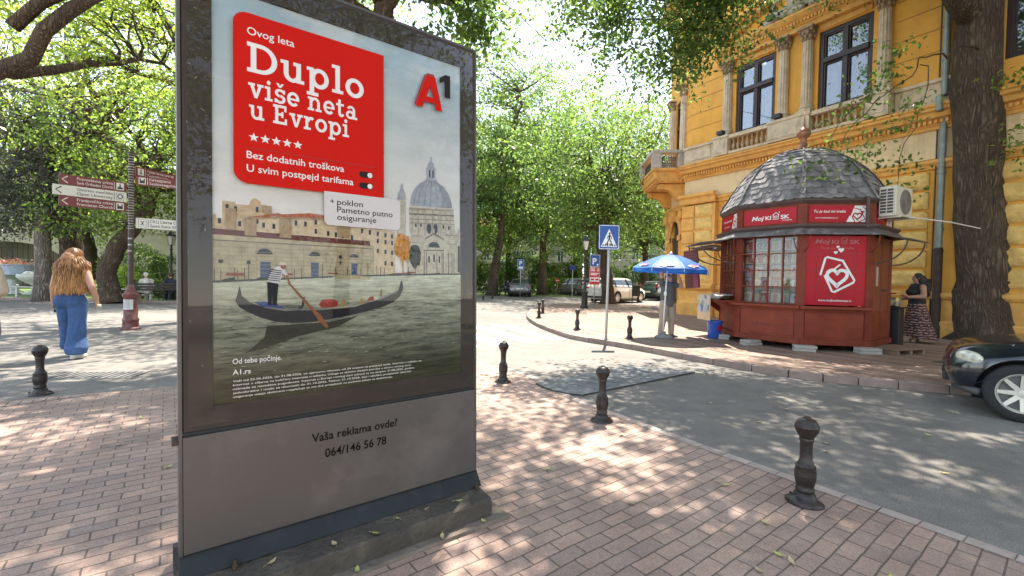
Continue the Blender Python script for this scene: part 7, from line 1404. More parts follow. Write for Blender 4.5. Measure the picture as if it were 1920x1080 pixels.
    ty = MB(); ty.T = Matrix.Rotation(R(90), 4, 'X'); w2 = .105; ty.lathe([(rw * .66, -w2 * .9), (rw * .72, -w2), (rw * .93, -w2), (rw * .985, -w2 * .75), (rw, -w2 * .3), (rw, w2 * .3), (rw * .985, w2 * .75), (rw * .93, w2), (rw * .72, w2), (rw * .66, w2 * .9)], 0, 0, 40, ring=True); tym = ty.mesh('wheel', M_TYRE, True)
    ri = MB(); ri.T = Matrix.Rotation(R(90), 4, 'X'); ri.lathe([(rw * .60, -w2 * .6), (rw * .67, -w2 * .97), (rw * .70, -w2 * .9), (rw * .62, -w2 * .3), (rw * .62, w2 * .3), (rw * .70, w2 * .9), (rw * .67, w2 * .97), (rw * .60, w2 * .6)], 0, 0, 40, ring=True)
    for k in range(spokes):
        ri.T = Matrix.Rotation(R(90), 4, 'X') @ Matrix.Rotation(2 * PI * k / spokes, 4, 'Z')
        for s in (-1, 1): ri.add([(rw * .10, -rw * .085, s * w2 * .72), (rw * .63, -rw * .06, s * w2 * .88), (rw * .63, rw * .06, s * w2 * .88), (rw * .10, rw * .085, s * w2 * .72), (rw * .10, -rw * .07, s * w2 * .4), (rw * .63, -rw * .05, s * w2 * .5), (rw * .63, rw * .05, s * w2 * .5), (rw * .10, rw * .07, s * w2 * .4)], [(0, 1, 2, 3), (4, 7, 6, 5), (0, 4, 5, 1), (3, 2, 6, 7), (1, 5, 6, 2)])
    ri.T = Matrix.Rotation(R(90), 4, 'X'); ri.lathe([(0, -w2 * .82), (rw * .13, -w2 * .8), (rw * .17, -w2 * .6), (rw * .17, w2 * .6), (rw * .13, w2 * .8), (0, w2 * .82)], 0, 0, 20); rim = ri.mesh('rim', M_RIM)
    dk = MB(); dk.T = Matrix.Rotation(R(90), 4, 'X'); dk.lathe([(0, -w2 * .25), (rw * .61, -w2 * .25), (rw * .61, w2 * .25), (0, w2 * .25)], 0, 0, 30); dkm = dk.mesh('brake_disc', MATS['old_iron'] if 'old_iron' in MATS else M_TRIM)
    for x in (wb / 2, -wb / 2):
        for s in (-1, 1):
            wo = bpy.data.objects.new('wheel', tym); COL.objects.link(wo); wo.parent = T; wo.location = (x, s * (h - .115), rw)
            for nm, mm in (('rim', rim), ('brake_disc', dkm)): q = bpy.data.objects.new(nm, mm); COL.objects.link(q); q.parent = wo
    for s in (-1, 1):
        mb = MB(); mb.T = Matrix.Translation((xf - .20, s * h * .79, nz * 1.02)) @ Matrix.Rotation(R(s * 38), 4, 'Z') @ Matrix.Rotation(R(14), 4, 'Y'); mb.ball((0, 0, 0), (.07, .17, .085), 16, 10); mb.build('headlight', M_HEAD, T, smooth=True)
        mb = MB(); zt_ = belt * (1.18 if tail_hi else .93); mb.box(xr + .03, xr + .20, s * h * (.86 if tail_hi else .74) - .13, s * h * (.86 if tail_hi else .74) + .11, zt_ - (.15 if tail_hi else .075), zt_ + (.15 if tail_hi else .075), .03); mb.build('tail_light', M_TAIL, T, smooth=True)
        mb = MB(); mb.box(cowl - .32, cowl - .16, s * (h + .06) - .09, s * (h + .06) + .09, belt * .98, belt * .98 + .13, .04); mb.build('mirror', paint, T, smooth=True)
    mb = MB(); mb.box(xr - .03, xr + .12, -h * .78, h * .78, .34, .46, .03); mb.box(xf - .10, xf + .012, -h * .42, h * .42, .30, .40, .02); mb.box(xf - .08, xf + .008, -h * .34, h * .34, nz * .72, nz * .84, .02); mb.build('bumper_trim', M_TRIM, T)
    mb = MB()
    for s in (-1, 1):
        mb.tube([(xf - .10, s * h * .62, nz * 1.13), (xf - .30, s * h * .90, nz * 1.16), (xf - .55, s * h * .93, hood * .90), (cowl + .1, s * h * .90, hood * .985)], .0045, 4); mb.tube([(xf - .30, s * h * .945, nz * .86), (xf - .46, s * h * .985, nz * .80), (wb / 2 + rw * 1.16, s * h * .995, rw + .06)], .004, 4)
        mb.tube([(roofF - .02 - .55 * (k_ > 0), s * h * 1.002, q_) for k_, q_ in ((0, belt * .96), (0, .5), (0, .34))], .004, 4)
    mb.build('panel_gaps', M_ARCH, T)
    mb = MB()
    for s in (-1, 1): mb.tube([(xf - .10, s * h * .55, .285), (xf - .20, s * h * .80, .275), (xf - .30, s * h * .90, .27)], .045, 8)
    mb.build('bumper_lip', mat('grey_plastic', (.055, .055, .058), .6, .15, 9), T, smooth=True)
    if plate: mb = MB(); mb.box(xr - .024, xr - .006, -.25, .25, belt * .66, belt * .66 + .11, .004); mb.build('number_plate', M_PLATE, T)
    if roofmat: mb = MB(); mb.box(roofR + .1, roofF - .05, -h * .60, h * .60, H - .012, H + .022, .02); mb.build('roof_panel', roofmat, T)
    return T
P_BLK = mat('paint_black_blue', (.007, .010, .015), .22, .2, 1.5, coat=.7); P_GREY = mat('paint_grey', (.115, .12, .125), .28, .1, 1.5, coat=.8, metal=.4); P_SILV = mat('paint_silver', (.26, .25, .245), .3, .1, 1.5, coat=.8, metal=.4); P_WHT = mat('paint_white', (.60, .56, .49), .25, .06, 1.5, coat=.8); P_GRN = mat('paint_green', (.010, .03, .022), .2, .1, 1.5, coat=1.0); P_RED = mat('paint_red', (.45, .03, .03), .25, .1, 1.5, coat=.8)
car('dark blue black car parked at the kerb, its front wheel and headlight in view', 7.12, 4.58, math.atan2(.68, -.733), P_BLK, L=4.15, W=1.72, H=1.42, hood=.90, belt=.90, wb=2.7, rw=.315, spokes=8, fine=3, group=None, fo_=.62)
car('grey hatchback seen from straight behind beneath the square trees', .72, 37.7, R(87), P_GREY, L=4.1, W=1.78, H=1.46, wb=2.55)
car('silver grey people carrier parked left of the lantern post', 6.0, 43.2, R(118), P_SILV, L=4.4, W=1.8, H=1.62, hood=1.0, belt=.98, wb=2.7, style='van', tail_hi=True)
car('white sports utility car half hidden by a tree trunk', 7.05, 30.3, R(44), P_WHT, L=4.7, W=1.92, H=1.64, hood=1.04, belt=1.04, wb=2.8, rw=.37, style='suv', spokes=10)
car('small dark green car with a white roof parked beyond the white car', 11.55, 35.4, R(44), P_GRN, L=3.7, W=1.68, H=1.42, hood=.92, belt=.93, wb=2.45, rw=.30, style='mini', roofmat=flat('roof_white', (.65, .65, .63), .3), tail_hi=True)
car('distant white and red car seen beyond the lawn of the square', -4.9, 80, R(2), mat('paint_offwhite', (.6, .58, .56), .3, .1), L=4.3, W=1.78, H=1.5, fine=1)
car('light car parked far behind the blue parasol', 16.5, 41.5, R(40), P_SILV, L=4.2, W=1.75, H=1.46, fine=1)
# ============================================================ STREET FURNITURE
M_IRON = mat('bollard_iron', (.022, .016, .014), .40, .4, 9, .22, 60, metal=.0, spec=.45, stain=((.065, .042, .028), 8, .7))
def bollard_proto(label, loc):
    T = thing('bollard', label, 'bollard', loc, random.uniform(0, 6), 'cast iron bollards along the pavement edges')
    mb = MB(); mb.lathe([(.066, .045), (.064, .06), (.052, .07), (.056, .085), (.056, .095), (.050, .105), (.056, .13), (.063, .165), (.064, .20), (.058, .235), (.060, .24), (.060, .247), (.052, .252), (.042, .275), (.037, .29), (.0365, .34), (.038, .40), (.043, .415), (.0435, .425), (.041, .43), (.052, .45), (.066, .475), (.070, .50), (.072, .503), (.072, .509), (.069, .513), (.062, .535), (.045, .553), (.024, .560), (.023, .568), (.0, .569)], 0, 0, 28)
    mb.build('post', M_IRON, T, auto=50); mb = MB(); mb.lathe([(.112, -.01), (.114, .008), (.105, .018), (.075, .03), (.066, .048)], 0, 0, 28); fl = mb.build('base_flange', M_IRON, T, auto=50)
    mb = MB()
    for k in range(4): a = k * PI / 2 + .4; mb.lathe([(.011, .01), (.011, .032), (.008, .036), (0, .037)], .088 * math.cos(a), .088 * math.sin(a), 6)
    mb.build('bolts', M_IRON, fl); return T
b0 = bollard_proto('black iron bollard in front beside the road, its base flange bent', (1.974, 2.984, .006)); [q for q in b0.children if q.name.startswith('base_flange')][0].rotation_euler = (R(-4), R(6), 0)
for lab, loc in [('black iron bollard on the brick pavement beside the rounded steel plate', (.951, 4.635, .006)), ('black iron bollard standing just right of the advertising panel', (-.098, 6.282, .006)), ('black iron bollard on the plaza edge in front of the walking woman', (-5.386, 5.17, .004)),
                 ('iron bollard on the far pavement right of the crossing sign', (2.76, 10.53, .1)), ('iron bollard on the far pavement left of the crossing sign', (1.78, 12.2, .1)), ('small bollard at the rounded kerb tip of the far pavement', (.95, 15.6, .1)), ('small bollard further back along the rounded kerb tip', (1.22, 17.7, .1)), ('distant bollard left of the forked tree', (-1.89, 29.9, 0)), ('distant bollard right before the forked tree', (-1.33, 30.95, 0))]: dup(b0, lab, loc, random.uniform(0, 6)).children
for o in [x for x in SC.objects if x.name.startswith('base_flange') and x.parent != b0]: o.rotation_euler = (0, 0, 0)
# pedestrian crossing sign
GALV = mat('galvanised', (.42, .42, .43), .45, .12, 8, metal=.5); SBLUE = flat('sign_blue', (.006, .065, .30), .35); SWHITE = flat('sign_white', (.74, .75, .76), .4); SBLACK = flat('sign_black', (.015, .015, .017), .5)
T = thing('crossing_sign', 'square blue pedestrian crossing sign on a tall grey post at the kerb', 'road sign', (2.17, 10.33, .1), R(3))
mb = MB(); mb.tube([(0, 0, -.05), (.01, 0, 1.3), (.02, 0, 2.60)], .030, 14); mb.lathe([(.06, 0), (.05, .03), (.032, .05)], 0, 0, 12); mb.build('post', GALV, T, smooth=True)
def plate(T, name, w, h, z, m, y=-.045, r=.03, border=None):
    mb = MB(); mb.T = Matrix.Translation((0, 0, 0)); mb.prism(rrect(-w / 2, w / 2, z - h / 2, z + h / 2, r), y, y + .012, 'y'); p = mb.build(name, m, T)
    if border: mb = MB(); a = rrect(-w / 2 + .008, w / 2 - .008, z - h / 2 + .008, z + h / 2 - .008, r); b = rrect(-w / 2 + .02, w / 2 - .02, z - h / 2 + .02, z + h / 2 - .02, r * .7); n = len(a); mb.add([(u, y - .001, v) for u, v in a + b], [(i, (i + 1) % n, n + (i + 1) % n, n + i) for i in range(n)]); mb.build('border', border, p)
    return p
p = plate(T, 'sign_plate', .47, .555, 2.33, SBLUE, border=SWHITE); mb = MB(); mb.add([(u, -.0475, v) for u, v in ((-.185, 2.11), (.185, 2.11), (0, 2.52))], [(0, 1, 2)]); mb.build('white_triangle', SWHITE, p)
mb = MB(); mb.add([(.012 + .024 * math.cos(a), -.0485, 2.415 + .026 * math.sin(a)) for a in [2 * PI * k / 16 for k in range(16)]], [tuple(range(16))])
G2 = lambda u, v, o: (u, -o, v)
for k, (pts, wd) in enumerate([([(.012, 2.385), (.004, 2.28)], .042), ([(.006, 2.29), (.05, 2.215), (.062, 2.14)], .024), ([(.0, 2.29), (-.03, 2.22), (-.062, 2.15)], .024), ([(.014, 2.375), (.055, 2.33), (.06, 2.28)], .016), ([(.01, 2.375), (-.035, 2.335), (-.045, 2.29)], .016)]): line2(mb, G2, pts, wd, .0486 + k * .0002)
for k, u in enumerate((-.145, -.09, -.03, .03, .09, .145)): mb.add([(u * 1.0 - .014, -.0497, 2.125), (u + .014, -.0497, 2.125), (u * .86 + .012, -.0497, 2.165 + .03 * (1 - abs(u) / .145)), (u * .86 - .012, -.0497, 2.165 + .03 * (1 - abs(u) / .145))], [(0, 1, 2, 3)])
mb.build('walking_figure', SBLACK, p); mb = MB(); mb.box(-.2, .2, -.03, -.015, 2.42, 2.45); mb.box(-.2, .2, -.03, -.015, 2.18, 2.21); mb.build('clamps', GALV, T)
# parking signs
def psign(label, loc, rz, red=False, s=1.0):
    T = thing('parking_sign', label, 'road sign', loc, rz); top = 2.9 if not red else 2.62; mb = MB(); mb.tube([(0, 0, -.05), (0, 0, top)], .028, 10); mb.build('post', GALV, T, smooth=True)
    p = plate(T, 'sign_plate', .50, .60 if red else .78, top - (.30 if red else .40), SBLUE, border=SWHITE); mb = MB(); put_text(mb, 'P', -.02 if red else 0, top - (.47 if red else .42), .049, .42 if red else .40, .20, .03, 'c', fmap=G2)
    if red: mb.add([(.13 + .05 * math.cos(a), -.049, top - .50 + .05 * math.sin(a)) for a in [2 * PI * k / 14 for k in range(14)]], [tuple(range(14))])
    else: mb.box(-.16, .16, -.049, -.047, top - .70, top - .56)
    mb.build('letter', SWHITE, p)
    if red:
        q = plate(T, 'red_plate', .52, .86, top - 1.07, flat('plate_red', (.55, .02, .025), .4), border=SWHITE); mb = MB()
        for (x0, x1, z) in ((-.2, .0, -.72), (.12, .2, -.72), (-.2, .02, -.80), (.1, .2, -.80), (-.2, .2, -.93), (-.2, .12, -1.0)): mb.box(x0, x1, -.0475, -.047, top + z - .022, top + z + .022)
        mb.box(-.22, .22, -.0475, -.047, top - 1.34, top - 1.13); mb.build('white_field', SWHITE, q)
        mb = MB(); mb.box(-.19, -.02, -.0485, -.048, top - 1.28, top - 1.19); mb.box(.03, .19, -.0485, -.048, top - 1.28, top - 1.19); mb.build('red_digits', MATS['plate_red'], q)
    return T
psign('blue parking sign on a post above the grey hatchback', (.62, 34.0, 0), 0); psign('blue parking sign with a red notice plate below it', (4.10, 22.6, .1), R(-4), True)
T = thing('direction_sign', 'small dark blue sign on a thin post left of the silver people carrier', 'road sign', (4.85, 36.5, 0)); mb = MB(); mb.tube([(0, 0, 0), (0, 0, 2.6)], .025, 8); mb.build('post', GALV, T); plate(T, 'sign_plate', .55, .36, 2.42, flat('deep_blue', (.015, .03, .22), .4))
T = thing('no_entry_sign', 'small red round sign on a low thin post beside the straight trunked tree', 'road sign', (4.25, 42.5, 0)); mb = MB(); mb.tube([(0, 0, 0), (0, 0, 1.5)], .02, 8); mb.build('post', GALV, T); mb = MB(); mb.T = Matrix.Translation((0, -.03, 1.35)) @ Matrix.Rotation(R(90), 4, 'X'); mb.lathe([(.2, 0), (.2, .012)], 0, 0, 24); sg = mb.build('disc', flat('signal_red', (.5, .02, .02), .4), T); mb = MB(); mb.box(-.13, .13, -.046, -.043, 1.32, 1.38); mb.build('bar', SWHITE, sg)
# lantern post
T = thing('street_lantern', 'black cast iron lantern post with a tapered glass head on the far pavement', 'street lamp', (3.48, 21.65, .1)); BI = MATS['black_iron']
mb = MB(); mb.lathe([(.19, 0), (.19, .12), (.15, .16), (.14, .7), (.16, .74), (.16, .80), (.09, .88), (.075, 1.0), (.06, 1.05), (.05, 2.5), (.07, 2.54), (.05, 2.58), (.04, 2.72), (.08, 2.78)], 0, 0, 14); mb.build('post', BI, T, auto=40)
mb = MB(); mb.lathe([(.10, 2.79), (.19, 3.20)], 0, 0, 4, PI / 4, PI / 4 + 2 * PI); hd = mb.build('lantern_glass', flat('opal_glass', (.62, .60, .52), .3), T)
mb = MB()
for k in range(4): a = PI / 4 + k * PI / 2; mb.tube([(.103 * math.cos(a), .103 * math.sin(a), 2.78), (.195 * math.cos(a), .195 * math.sin(a), 3.21)], .012, 5)
mb.lathe([(.25, 3.20), (.22, 3.25), (.12, 3.36), (.1, 3.44), (.03, 3.48), (.03, 3.52), (.045, 3.55), (0, 3.62)], 0, 0, 4, PI / 4, PI / 4 + 2 * PI); mb.build('lantern_frame', BI, hd)
pl = copy_tree(T); pl.location = (-17.3, 23.0, 0); pl['label'] = 'black lantern post with a pale head behind the direction signpost'; pl['group'] = T['group'] = 'lantern posts'
# litter bins on posts
T = thing('litter_bin', 'dark litter bin on a post in front of the white car', 'bin', (7.15, 26.9, .1)); mb = MB(); mb.tube([(0, 0, 0), (0, 0, 1.25)], .03, 8); mb.build('post', BI, T); mb = MB(); mb.box(.04, .42, -.16, .16, .45, 1.12, .03); mb.build('bin_body', mat('green_bin', (.02, .028, .024), .5, .2), T)
T = dup(T, 'second dark litter bin further right, before the small green car', (10.4, 30.5, 0)); T['group'] = 'post mounted litter bins'; [x for x in SC.objects if x.name == 'litter_bin.001'][0]['group'] = 'post mounted litter bins'
# direction signpost on the plaza
SX, SY = -9.28, 11.03
T = thing('direction_signpost', 'dark iron signpost with a thick maroon base and brown and white direction boards', 'signpost', (SX, SY, 0)); M_SP = mat('post_brown', (.045, .026, .024), .5, .3, 8, stain=((.16, .13, .12), 9, .4)); M_MAR = mat('maroon_base', (.15, .045, .040), .6, .35, 6, stain=((.32, .26, .24), 8, .6))
mb = MB(); mb.lathe([(.20, .0), (.20, .05), (.165, .07), (.155, .2), (.165, .22), (.165, .26), (.14, .29), (.135, .78), (.165, .82), (.165, .87), (.12, .90), (.085, .98), (.072, 1.06), (.055, 1.10)], 0, 0, 18); bs = mb.build('base', M_MAR, T, auto=40)
mb = MB(); mb.lathe([(.055, 1.1), (.055, 4.25), (.07, 4.27), (.07, 4.30), (.0, 4.33)], 0, 0, 14); mb.build('pole', M_SP, T, auto=40)
mb = MB()
for k in range(30): z = 2.45 + k * .062; mb.lathe([(.0555, z), (.0575, z + .003), (.0575, z + .010), (.0555, z + .013)], 0, 0, 14)
for z in (1.9, 2.05, 2.2): mb.lathe([(.056, z), (.0572, z + .002), (.0572, z + .03), (.056, z + .032)], 0, 0, 14, R(180), R(330))
mb.build('straps', mat('strap_steel', (.40, .38, .36), .5, .2, 10), T)
mb = MB(); mb.lathe([(.1385, .50), (.1385, .74)], 0, 0, 16, R(200), R(330)); nt_ = mb.build('notice', mat('notice_white', (.62, .60, .58), .8, .1), bs); mb = MB()
for j in range(4): 
    for i in range(9): a = R(228 + i * 8.5); a2 = a + R(5.5); z = .70 - j * .05; mb.add([(.1392 * math.cos(q), .1392 * math.sin(q), zz) for q, zz in ((a, z), (a2, z), (a2, z + .018), (a, z + .018))], [(0, 1, 2, 3)])
mb.build('notice_print', SBLACK, bs)
M_BR = flat('board_maroon', (.16, .022, .025), .42); M_BW = flat('board_white', (.62, .60, .54), .45)
def arm(z, h, d, L, m, ink_, lines, icon, left, arrow=True, start=.09):
    """board along horizontal direction d from the pole; u runs in reading direction as seen by the viewer"""
    d = V3((*d, 0)).normalized(); mb = MB(); nrm = V3((d.y, -d.x, 0)) if not left else V3((-d.y, d.x, 0)); rd = d if not left else -d      # reading direction
    if left: org = V3((0, 0, 0)) + d * (start + L)
    else: org = d * start
    FF = lambda u, v, o: tuple(org + rd * u + nrm * (o + .012) + V3((0, 0, z + v)))
    mb.add([FF(0, 0, 0), FF(L, 0, 0), FF(L, h, 0), FF(0, h, 0), FF(0, 0, -.024), FF(L, 0, -.024), FF(L, h, -.024), FF(0, h, -.024)], [(0, 1, 2, 3), (7, 6, 5, 4), (0, 4, 5, 1), (1, 5, 6, 2), (2, 6, 7, 3), (3, 7, 4, 0)]); bd = mb.build('direction_board', m, T)
    mb = MB(); iw = h * .62; x0 = L - iw - .05 if left else .05; 
    if left:
        if arrow: line2(mb, FF, [(.14, h * .84), (.05, h * .5), (.14, h * .16)], .022, .003)
        for k, s in enumerate(lines): put_text(mb, s, x0 - .06, h * (.58 if k == 0 else .16), .003, h * .40, min(.62, .043 * len(s)), .006, 'r', fmap=FF)
        mb.add([FF(x0 - .04, h * .12, .003), FF(x0 - .03, h * .12, .003), FF(x0 - .03, h * .88, .003), FF(x0 - .04, h * .88, .003)], [(0, 1, 2, 3)])
    else:
        for k, s in enumerate(lines): put_text(mb, s, x0 + iw + .07, h * (.58 if k == 0 else .16), .003, h * .40, min(.66, .046 * len(s)), .006, 'l', fmap=FF)
        mb.add([FF(x0 + iw + .03, h * .12, .003), FF(x0 + iw + .04, h * .12, .003), FF(x0 + iw + .04, h * .88, .003), FF(x0 + iw + .03, h * .88, .003)], [(0, 1, 2, 3)])
    mb.build('lettering', ink_, bd); mb = MB(); mb.add([FF(x0, h * .13, .0032), FF(x0 + iw, h * .13, .0032), FF(x0 + iw, h * .87, .0032), FF(x0, h * .87, .0032)], [(0, 1, 2, 3)]); mb.build('symbol_field', M_BW if m is M_BR else SBLACK, bd)
    mb = MB(); c = x0 + iw / 2; im = SBLACK
    if m is not M_BR: mb.add([FF(x0 + .006, h * .13 + .006, .0042), FF(x0 + iw - .006, h * .13 + .006, .0042), FF(x0 + iw - .006, h * .87 - .006, .0042), FF(x0 + .006, h * .87 - .006, .0042)], [(0, 1, 2, 3)]); mb.build('symbol_inner', M_BW, bd); mb = MB()
    if icon == 'church': 
        for p in ([(c - .012, .24), (c + .012, .24), (c + .012, .62), (c, .82), (c - .012, .62)], [(c - .05, .22), (c + .05, .22), (c + .05, .36), (c + .03, .44), (c - .03, .44), (c - .05, .36)]): mb.add([FF(u, v * h, .0045 if p[0][0] < c - .03 else .0048) for u, v in p], [tuple(range(len(p)))])
    elif icon == 'twin':
        for p, o in (([(c - .05, .22), (c - .025, .22), (c - .025, .68), (c - .0375, .82), (c - .05, .68)], .0045), ([(c + .025, .22), (c + .05, .22), (c + .05, .68), (c + .0375, .82), (c + .025, .68)], .0045), ([(c - .026, .24), (c + .026, .24), (c + .026, .5), (c, .58), (c - .026, .5)], .0048)): mb.add([FF(u, v * h, o) for u, v in p], [tuple(range(len(p)))])
    elif icon == 'ring': line2(mb, FF, [(c + .042 * math.cos(a), h * .5 + .05 * math.sin(a)) for a in [2 * PI * k / 20 for k in range(20)]], .022, .0045, True)
    elif icon == 'man': line2(mb, FF, [(c, h * .25), (c, h * .6)], .03, .0045); mb.add([FF(c + .018 * math.cos(a), h * .72 + .018 * math.sin(a), .0047) for a in [2 * PI * k / 12 for k in range(12)]], [tuple(range(12))])
    elif icon == 'cc':
        for q in (-.026, .026): line2(mb, FF, [(c + q + .02 * math.cos(a) * (1 if q > 0 else -1), h * .5 + .045 * math.sin(a)) for a in [R(50 + 26 * k) for k in range(11)]], .014, .0045)
    if mb.v: mb.build('symbol', im, bd)
    return bd
dl = (-.605, -.79)
arm(3.325, .225, dl, 1.16, M_BR, M_BW, ['Pravoslavna crkva', 'Serb Orthodox Church'], 'church', True); arm(3.085, .225, dl, 1.26, M_BW, SBLACK, ['Otvoreno sveučilište', 'Open University'], 'ring', True); arm(2.85, .225, dl, 1.16, M_BR, M_BW, ['Franjevačka crkva', 'Franciscan Church'], 'twin', True)
arm(3.76, .22, (.3, .95), 1.2, M_BR, M_BW, ['Туристички центар', 'Turisztikai központ'], 'man', False); arm(3.53, .22, (.79, .61), 1.2, M_BR, M_BW, ['Катедрала', 'Székesegyház'], 'twin', False); arm(2.48, .25, (.80, .55), 1.2, M_BW, SBLACK, ['СКЦ Свети Сава', 'Szent Száva SZMK'], 'cc', False); arm(3.74, .22, (-.42, .9), 1.1, M_BR, M_BW, [], 'none', True)
# park bench and low railing
T = thing('park_bench', 'long dark slatted park bench with its back towards us, two people on it', 'bench', BP, BA); MW = mat('bench_wood', (.055, .05, .048), .7, .3, 8)
mb = MB()
for k in range(4): mb.box(-1.35, 1.35, -.16 + k * .12, -.06 + k * .12, .42, .45, .006)
mb.build('seat', MW, T); mb = MB()
for k in range(3): mb.box(-1.35, 1.35, -.30 - .02 * k, -.275 - .02 * k, .56 + k * .12, .65 + k * .12, .006)
mb.build('backrest', MW, T)
for x in (-1.25, 0, 1.25): mb = MB(); mb.tube([(x, .30, 0), (x, .27, .40), (x, -.2, .40), (x, -.32, .88)], .022, 7); mb.tube([(x, -.28, 0), (x, -.2, .40)], .022, 7); mb.build('leg', BI, T)
T = thing('park_railing', 'low pale metal railing along the lawn edge behind the walking woman', 'railing', (-23.5, 21.9, 0)); mb = MB(); mb.tube([(-7, 0, .52), (6.2, 0, .52)], .028, 7); mb.tube([(-7, 0, .26), (6.2, 0, .26)], .022, 7); mb.build('rails', mat('rail_grey', (.42, .43, .40), .6, .2, 6), T)
for k in range(9): mb = MB(); x = -6.9 + k * 1.62; mb.box(x - .05, x + .05, -.05, .05, 0, .56, .012); mb.ball((x, 0, .60), .055, 10, 7); mb.build('post', MATS['rail_grey'], T)
T = thing('iron_fence', 'low dark iron fence round the lawn of the square behind the parked cars', 'fence', (0, 40.3, 0)); mb = MB(); mb.tube([(-7, 0, .62), (16, 0, .62)], .03, 6); mb.tube([(-7, 0, .2), (16, 0, .2)], .02, 6)
for k in range(78): x = -6.9 + k * .295; mb.tube([(x, 0, .2), (x, 0, .62)], .010, 4)
mb.build('rails', BI, T)
for k in range(10): mb = MB(); mb.box(-6.95 + k * 2.5, -6.85 + k * 2.5, -.05, .05, 0, .8, .01); mb.build('post', BI, T)
T = thing('square_bench', 'dark bench by the tree trunk left of the grey hatchback', 'bench', (-.35, 38.65, 0), R(170)); mb = MB()
for k in range(3): mb.box(-.8, .8, -.16 + k * .13, -.05 + k * .13, .42, .45)
mb.build('seat', MW, T); mb = MB(); mb.box(-.8, .8, -.3, -.27, .55, .88); mb.build('backrest', MW, T)
for x in (-.7, .7): mb = MB(); mb.box(x - .03, x + .03, -.25, .22, 0, .42); mb.build('leg', BI, T)
# parasol
UX, UY = 3.66, 10.82
T = thing('parasol', 'blue and white advertising parasol being set up beside the kiosk', 'parasol', (UX, UY, .1))
mb = MB(); mb.tube([(-.03, 0, .02), (0, 0, .9), (.05, .0, 2.0)], .015, 12); mb.lathe([(.03, 1.02), (.034, 1.05), (.034, 1.10), (.03, 1.12)], .005, 0, 12); mb.build('pole', flat('pole_white', (.70, .70, .70), .35), T, smooth=True)
mb = MB(); mb.lathe([(0, 0), (.215, 0), (.225, .025), (.19, .06), (.12, .09), (.045, .105), (.04, .16), (.024, .16), (.024, .10)], .0, 0, 26, sy=.8); mb.build('foot', mat('base_concrete', (.20, .19, .18), .9, .2, 8, .5, 50), T, smooth=True)
TL = Matrix.Translation((.06, 0, 0)) @ Matrix.Rotation(R(1.5), 4, 'Y'); RC = .88
def umat():
    m, t, b = nodemat('parasol_cloth'); tc = t.nodes.new('ShaderNodeTexCoord').outputs['Object']; n = t.nodes.new('ShaderNodeTexNoise'); n.inputs['Scale'].default_value = 2.1; n.inputs['Detail'].default_value = 2; t.links.new(tc, n.inputs['Vector']); r = t.nodes.new('ShaderNodeValToRGB'); e = r.color_ramp.elements; e[0].position = .35; e[0].color = (.010, .075, .36, 1); e[1].position = .62; e[1].color = (.02, .17, .52, 1); x = e.new(.70); x.color = (.07, .26, .58, 1)
    t.links.new(n.outputs['Fac'], r.inputs[0]); t.links.new(r.outputs[0], b.inputs['Base Color']); b.inputs['Roughness'].default_value = .6; o = t.nodes['Material Output']; tl = t.nodes.new('ShaderNodeBsdfTranslucent'); t.links.new(r.outputs[0], tl.inputs[0]); mx = t.nodes.new('ShaderNodeMixShader'); mx.inputs[0].default_value = .4; t.links.new(b.outputs[0], mx.inputs[1]); t.links.new(tl.outputs[0], mx.inputs[2]); t.links.new(mx.outputs[0], o.inputs[0]); return m
mb = MB(); mb.T = TL; n = 64; prf = [(.02, 2.0), (.22, 1.97), (.45, 1.89), (.66, 1.79), (.80, 1.71), (RC, 1.655)]; vs = []; fs = []
for j, (r, z) in enumerate(prf):
    for i in range(n): a = 2 * PI * i / n; q = abs(((i % 8) - 4) / 4) ; k = 1 - .045 * (1 - q ** 2) * (r / RC); vs.append((r * k * math.cos(a), r * k * math.sin(a), z - .012 * (1 - q * q) * (j > 0)))
for i in range(n): a = 2 * PI * i / n; q = abs(((i % 8) - 4) / 4); k = 1 - .045 * (1 - q ** 2); vs.append((RC * 1.004 * k * math.cos(a), RC * 1.004 * k * math.sin(a), 1.572 - .010 * q))
for j in range(len(prf)):
    for i in range(n): fs.append((j * n + i, j * n + (i + 1) % n, (j + 1) * n + (i + 1) % n, (j + 1) * n + i))
mb.add(vs, fs); cn = mb.build('canopy', umat(), T, auto=30)
mb = MB(); mb.T = TL
for i in range(8): a = 2 * PI * i / 8; mb.tube([(.03 * math.cos(a), .03 * math.sin(a), 1.99), (.45 * math.cos(a), .45 * math.sin(a), 1.885), (.86 * math.cos(a), .86 * math.sin(a), 1.65)], .006, 5); mb.tube([(.03 * math.cos(a), .03 * math.sin(a), 1.62), (.45 * math.cos(a), .45 * math.sin(a), 1.88)], .005, 5)
mb.build('ribs', SWHITE, T); mb = MB(); mb.T = TL; mb.lathe([(.035, 2.01), (.03, 2.05), (.01, 2.07), (0, 2.075)], 0, 0, 12); mb.build('top_cap', SWHITE, T)
mb = MB(); lb = MB(); tx = MB(); ws_ = MB()
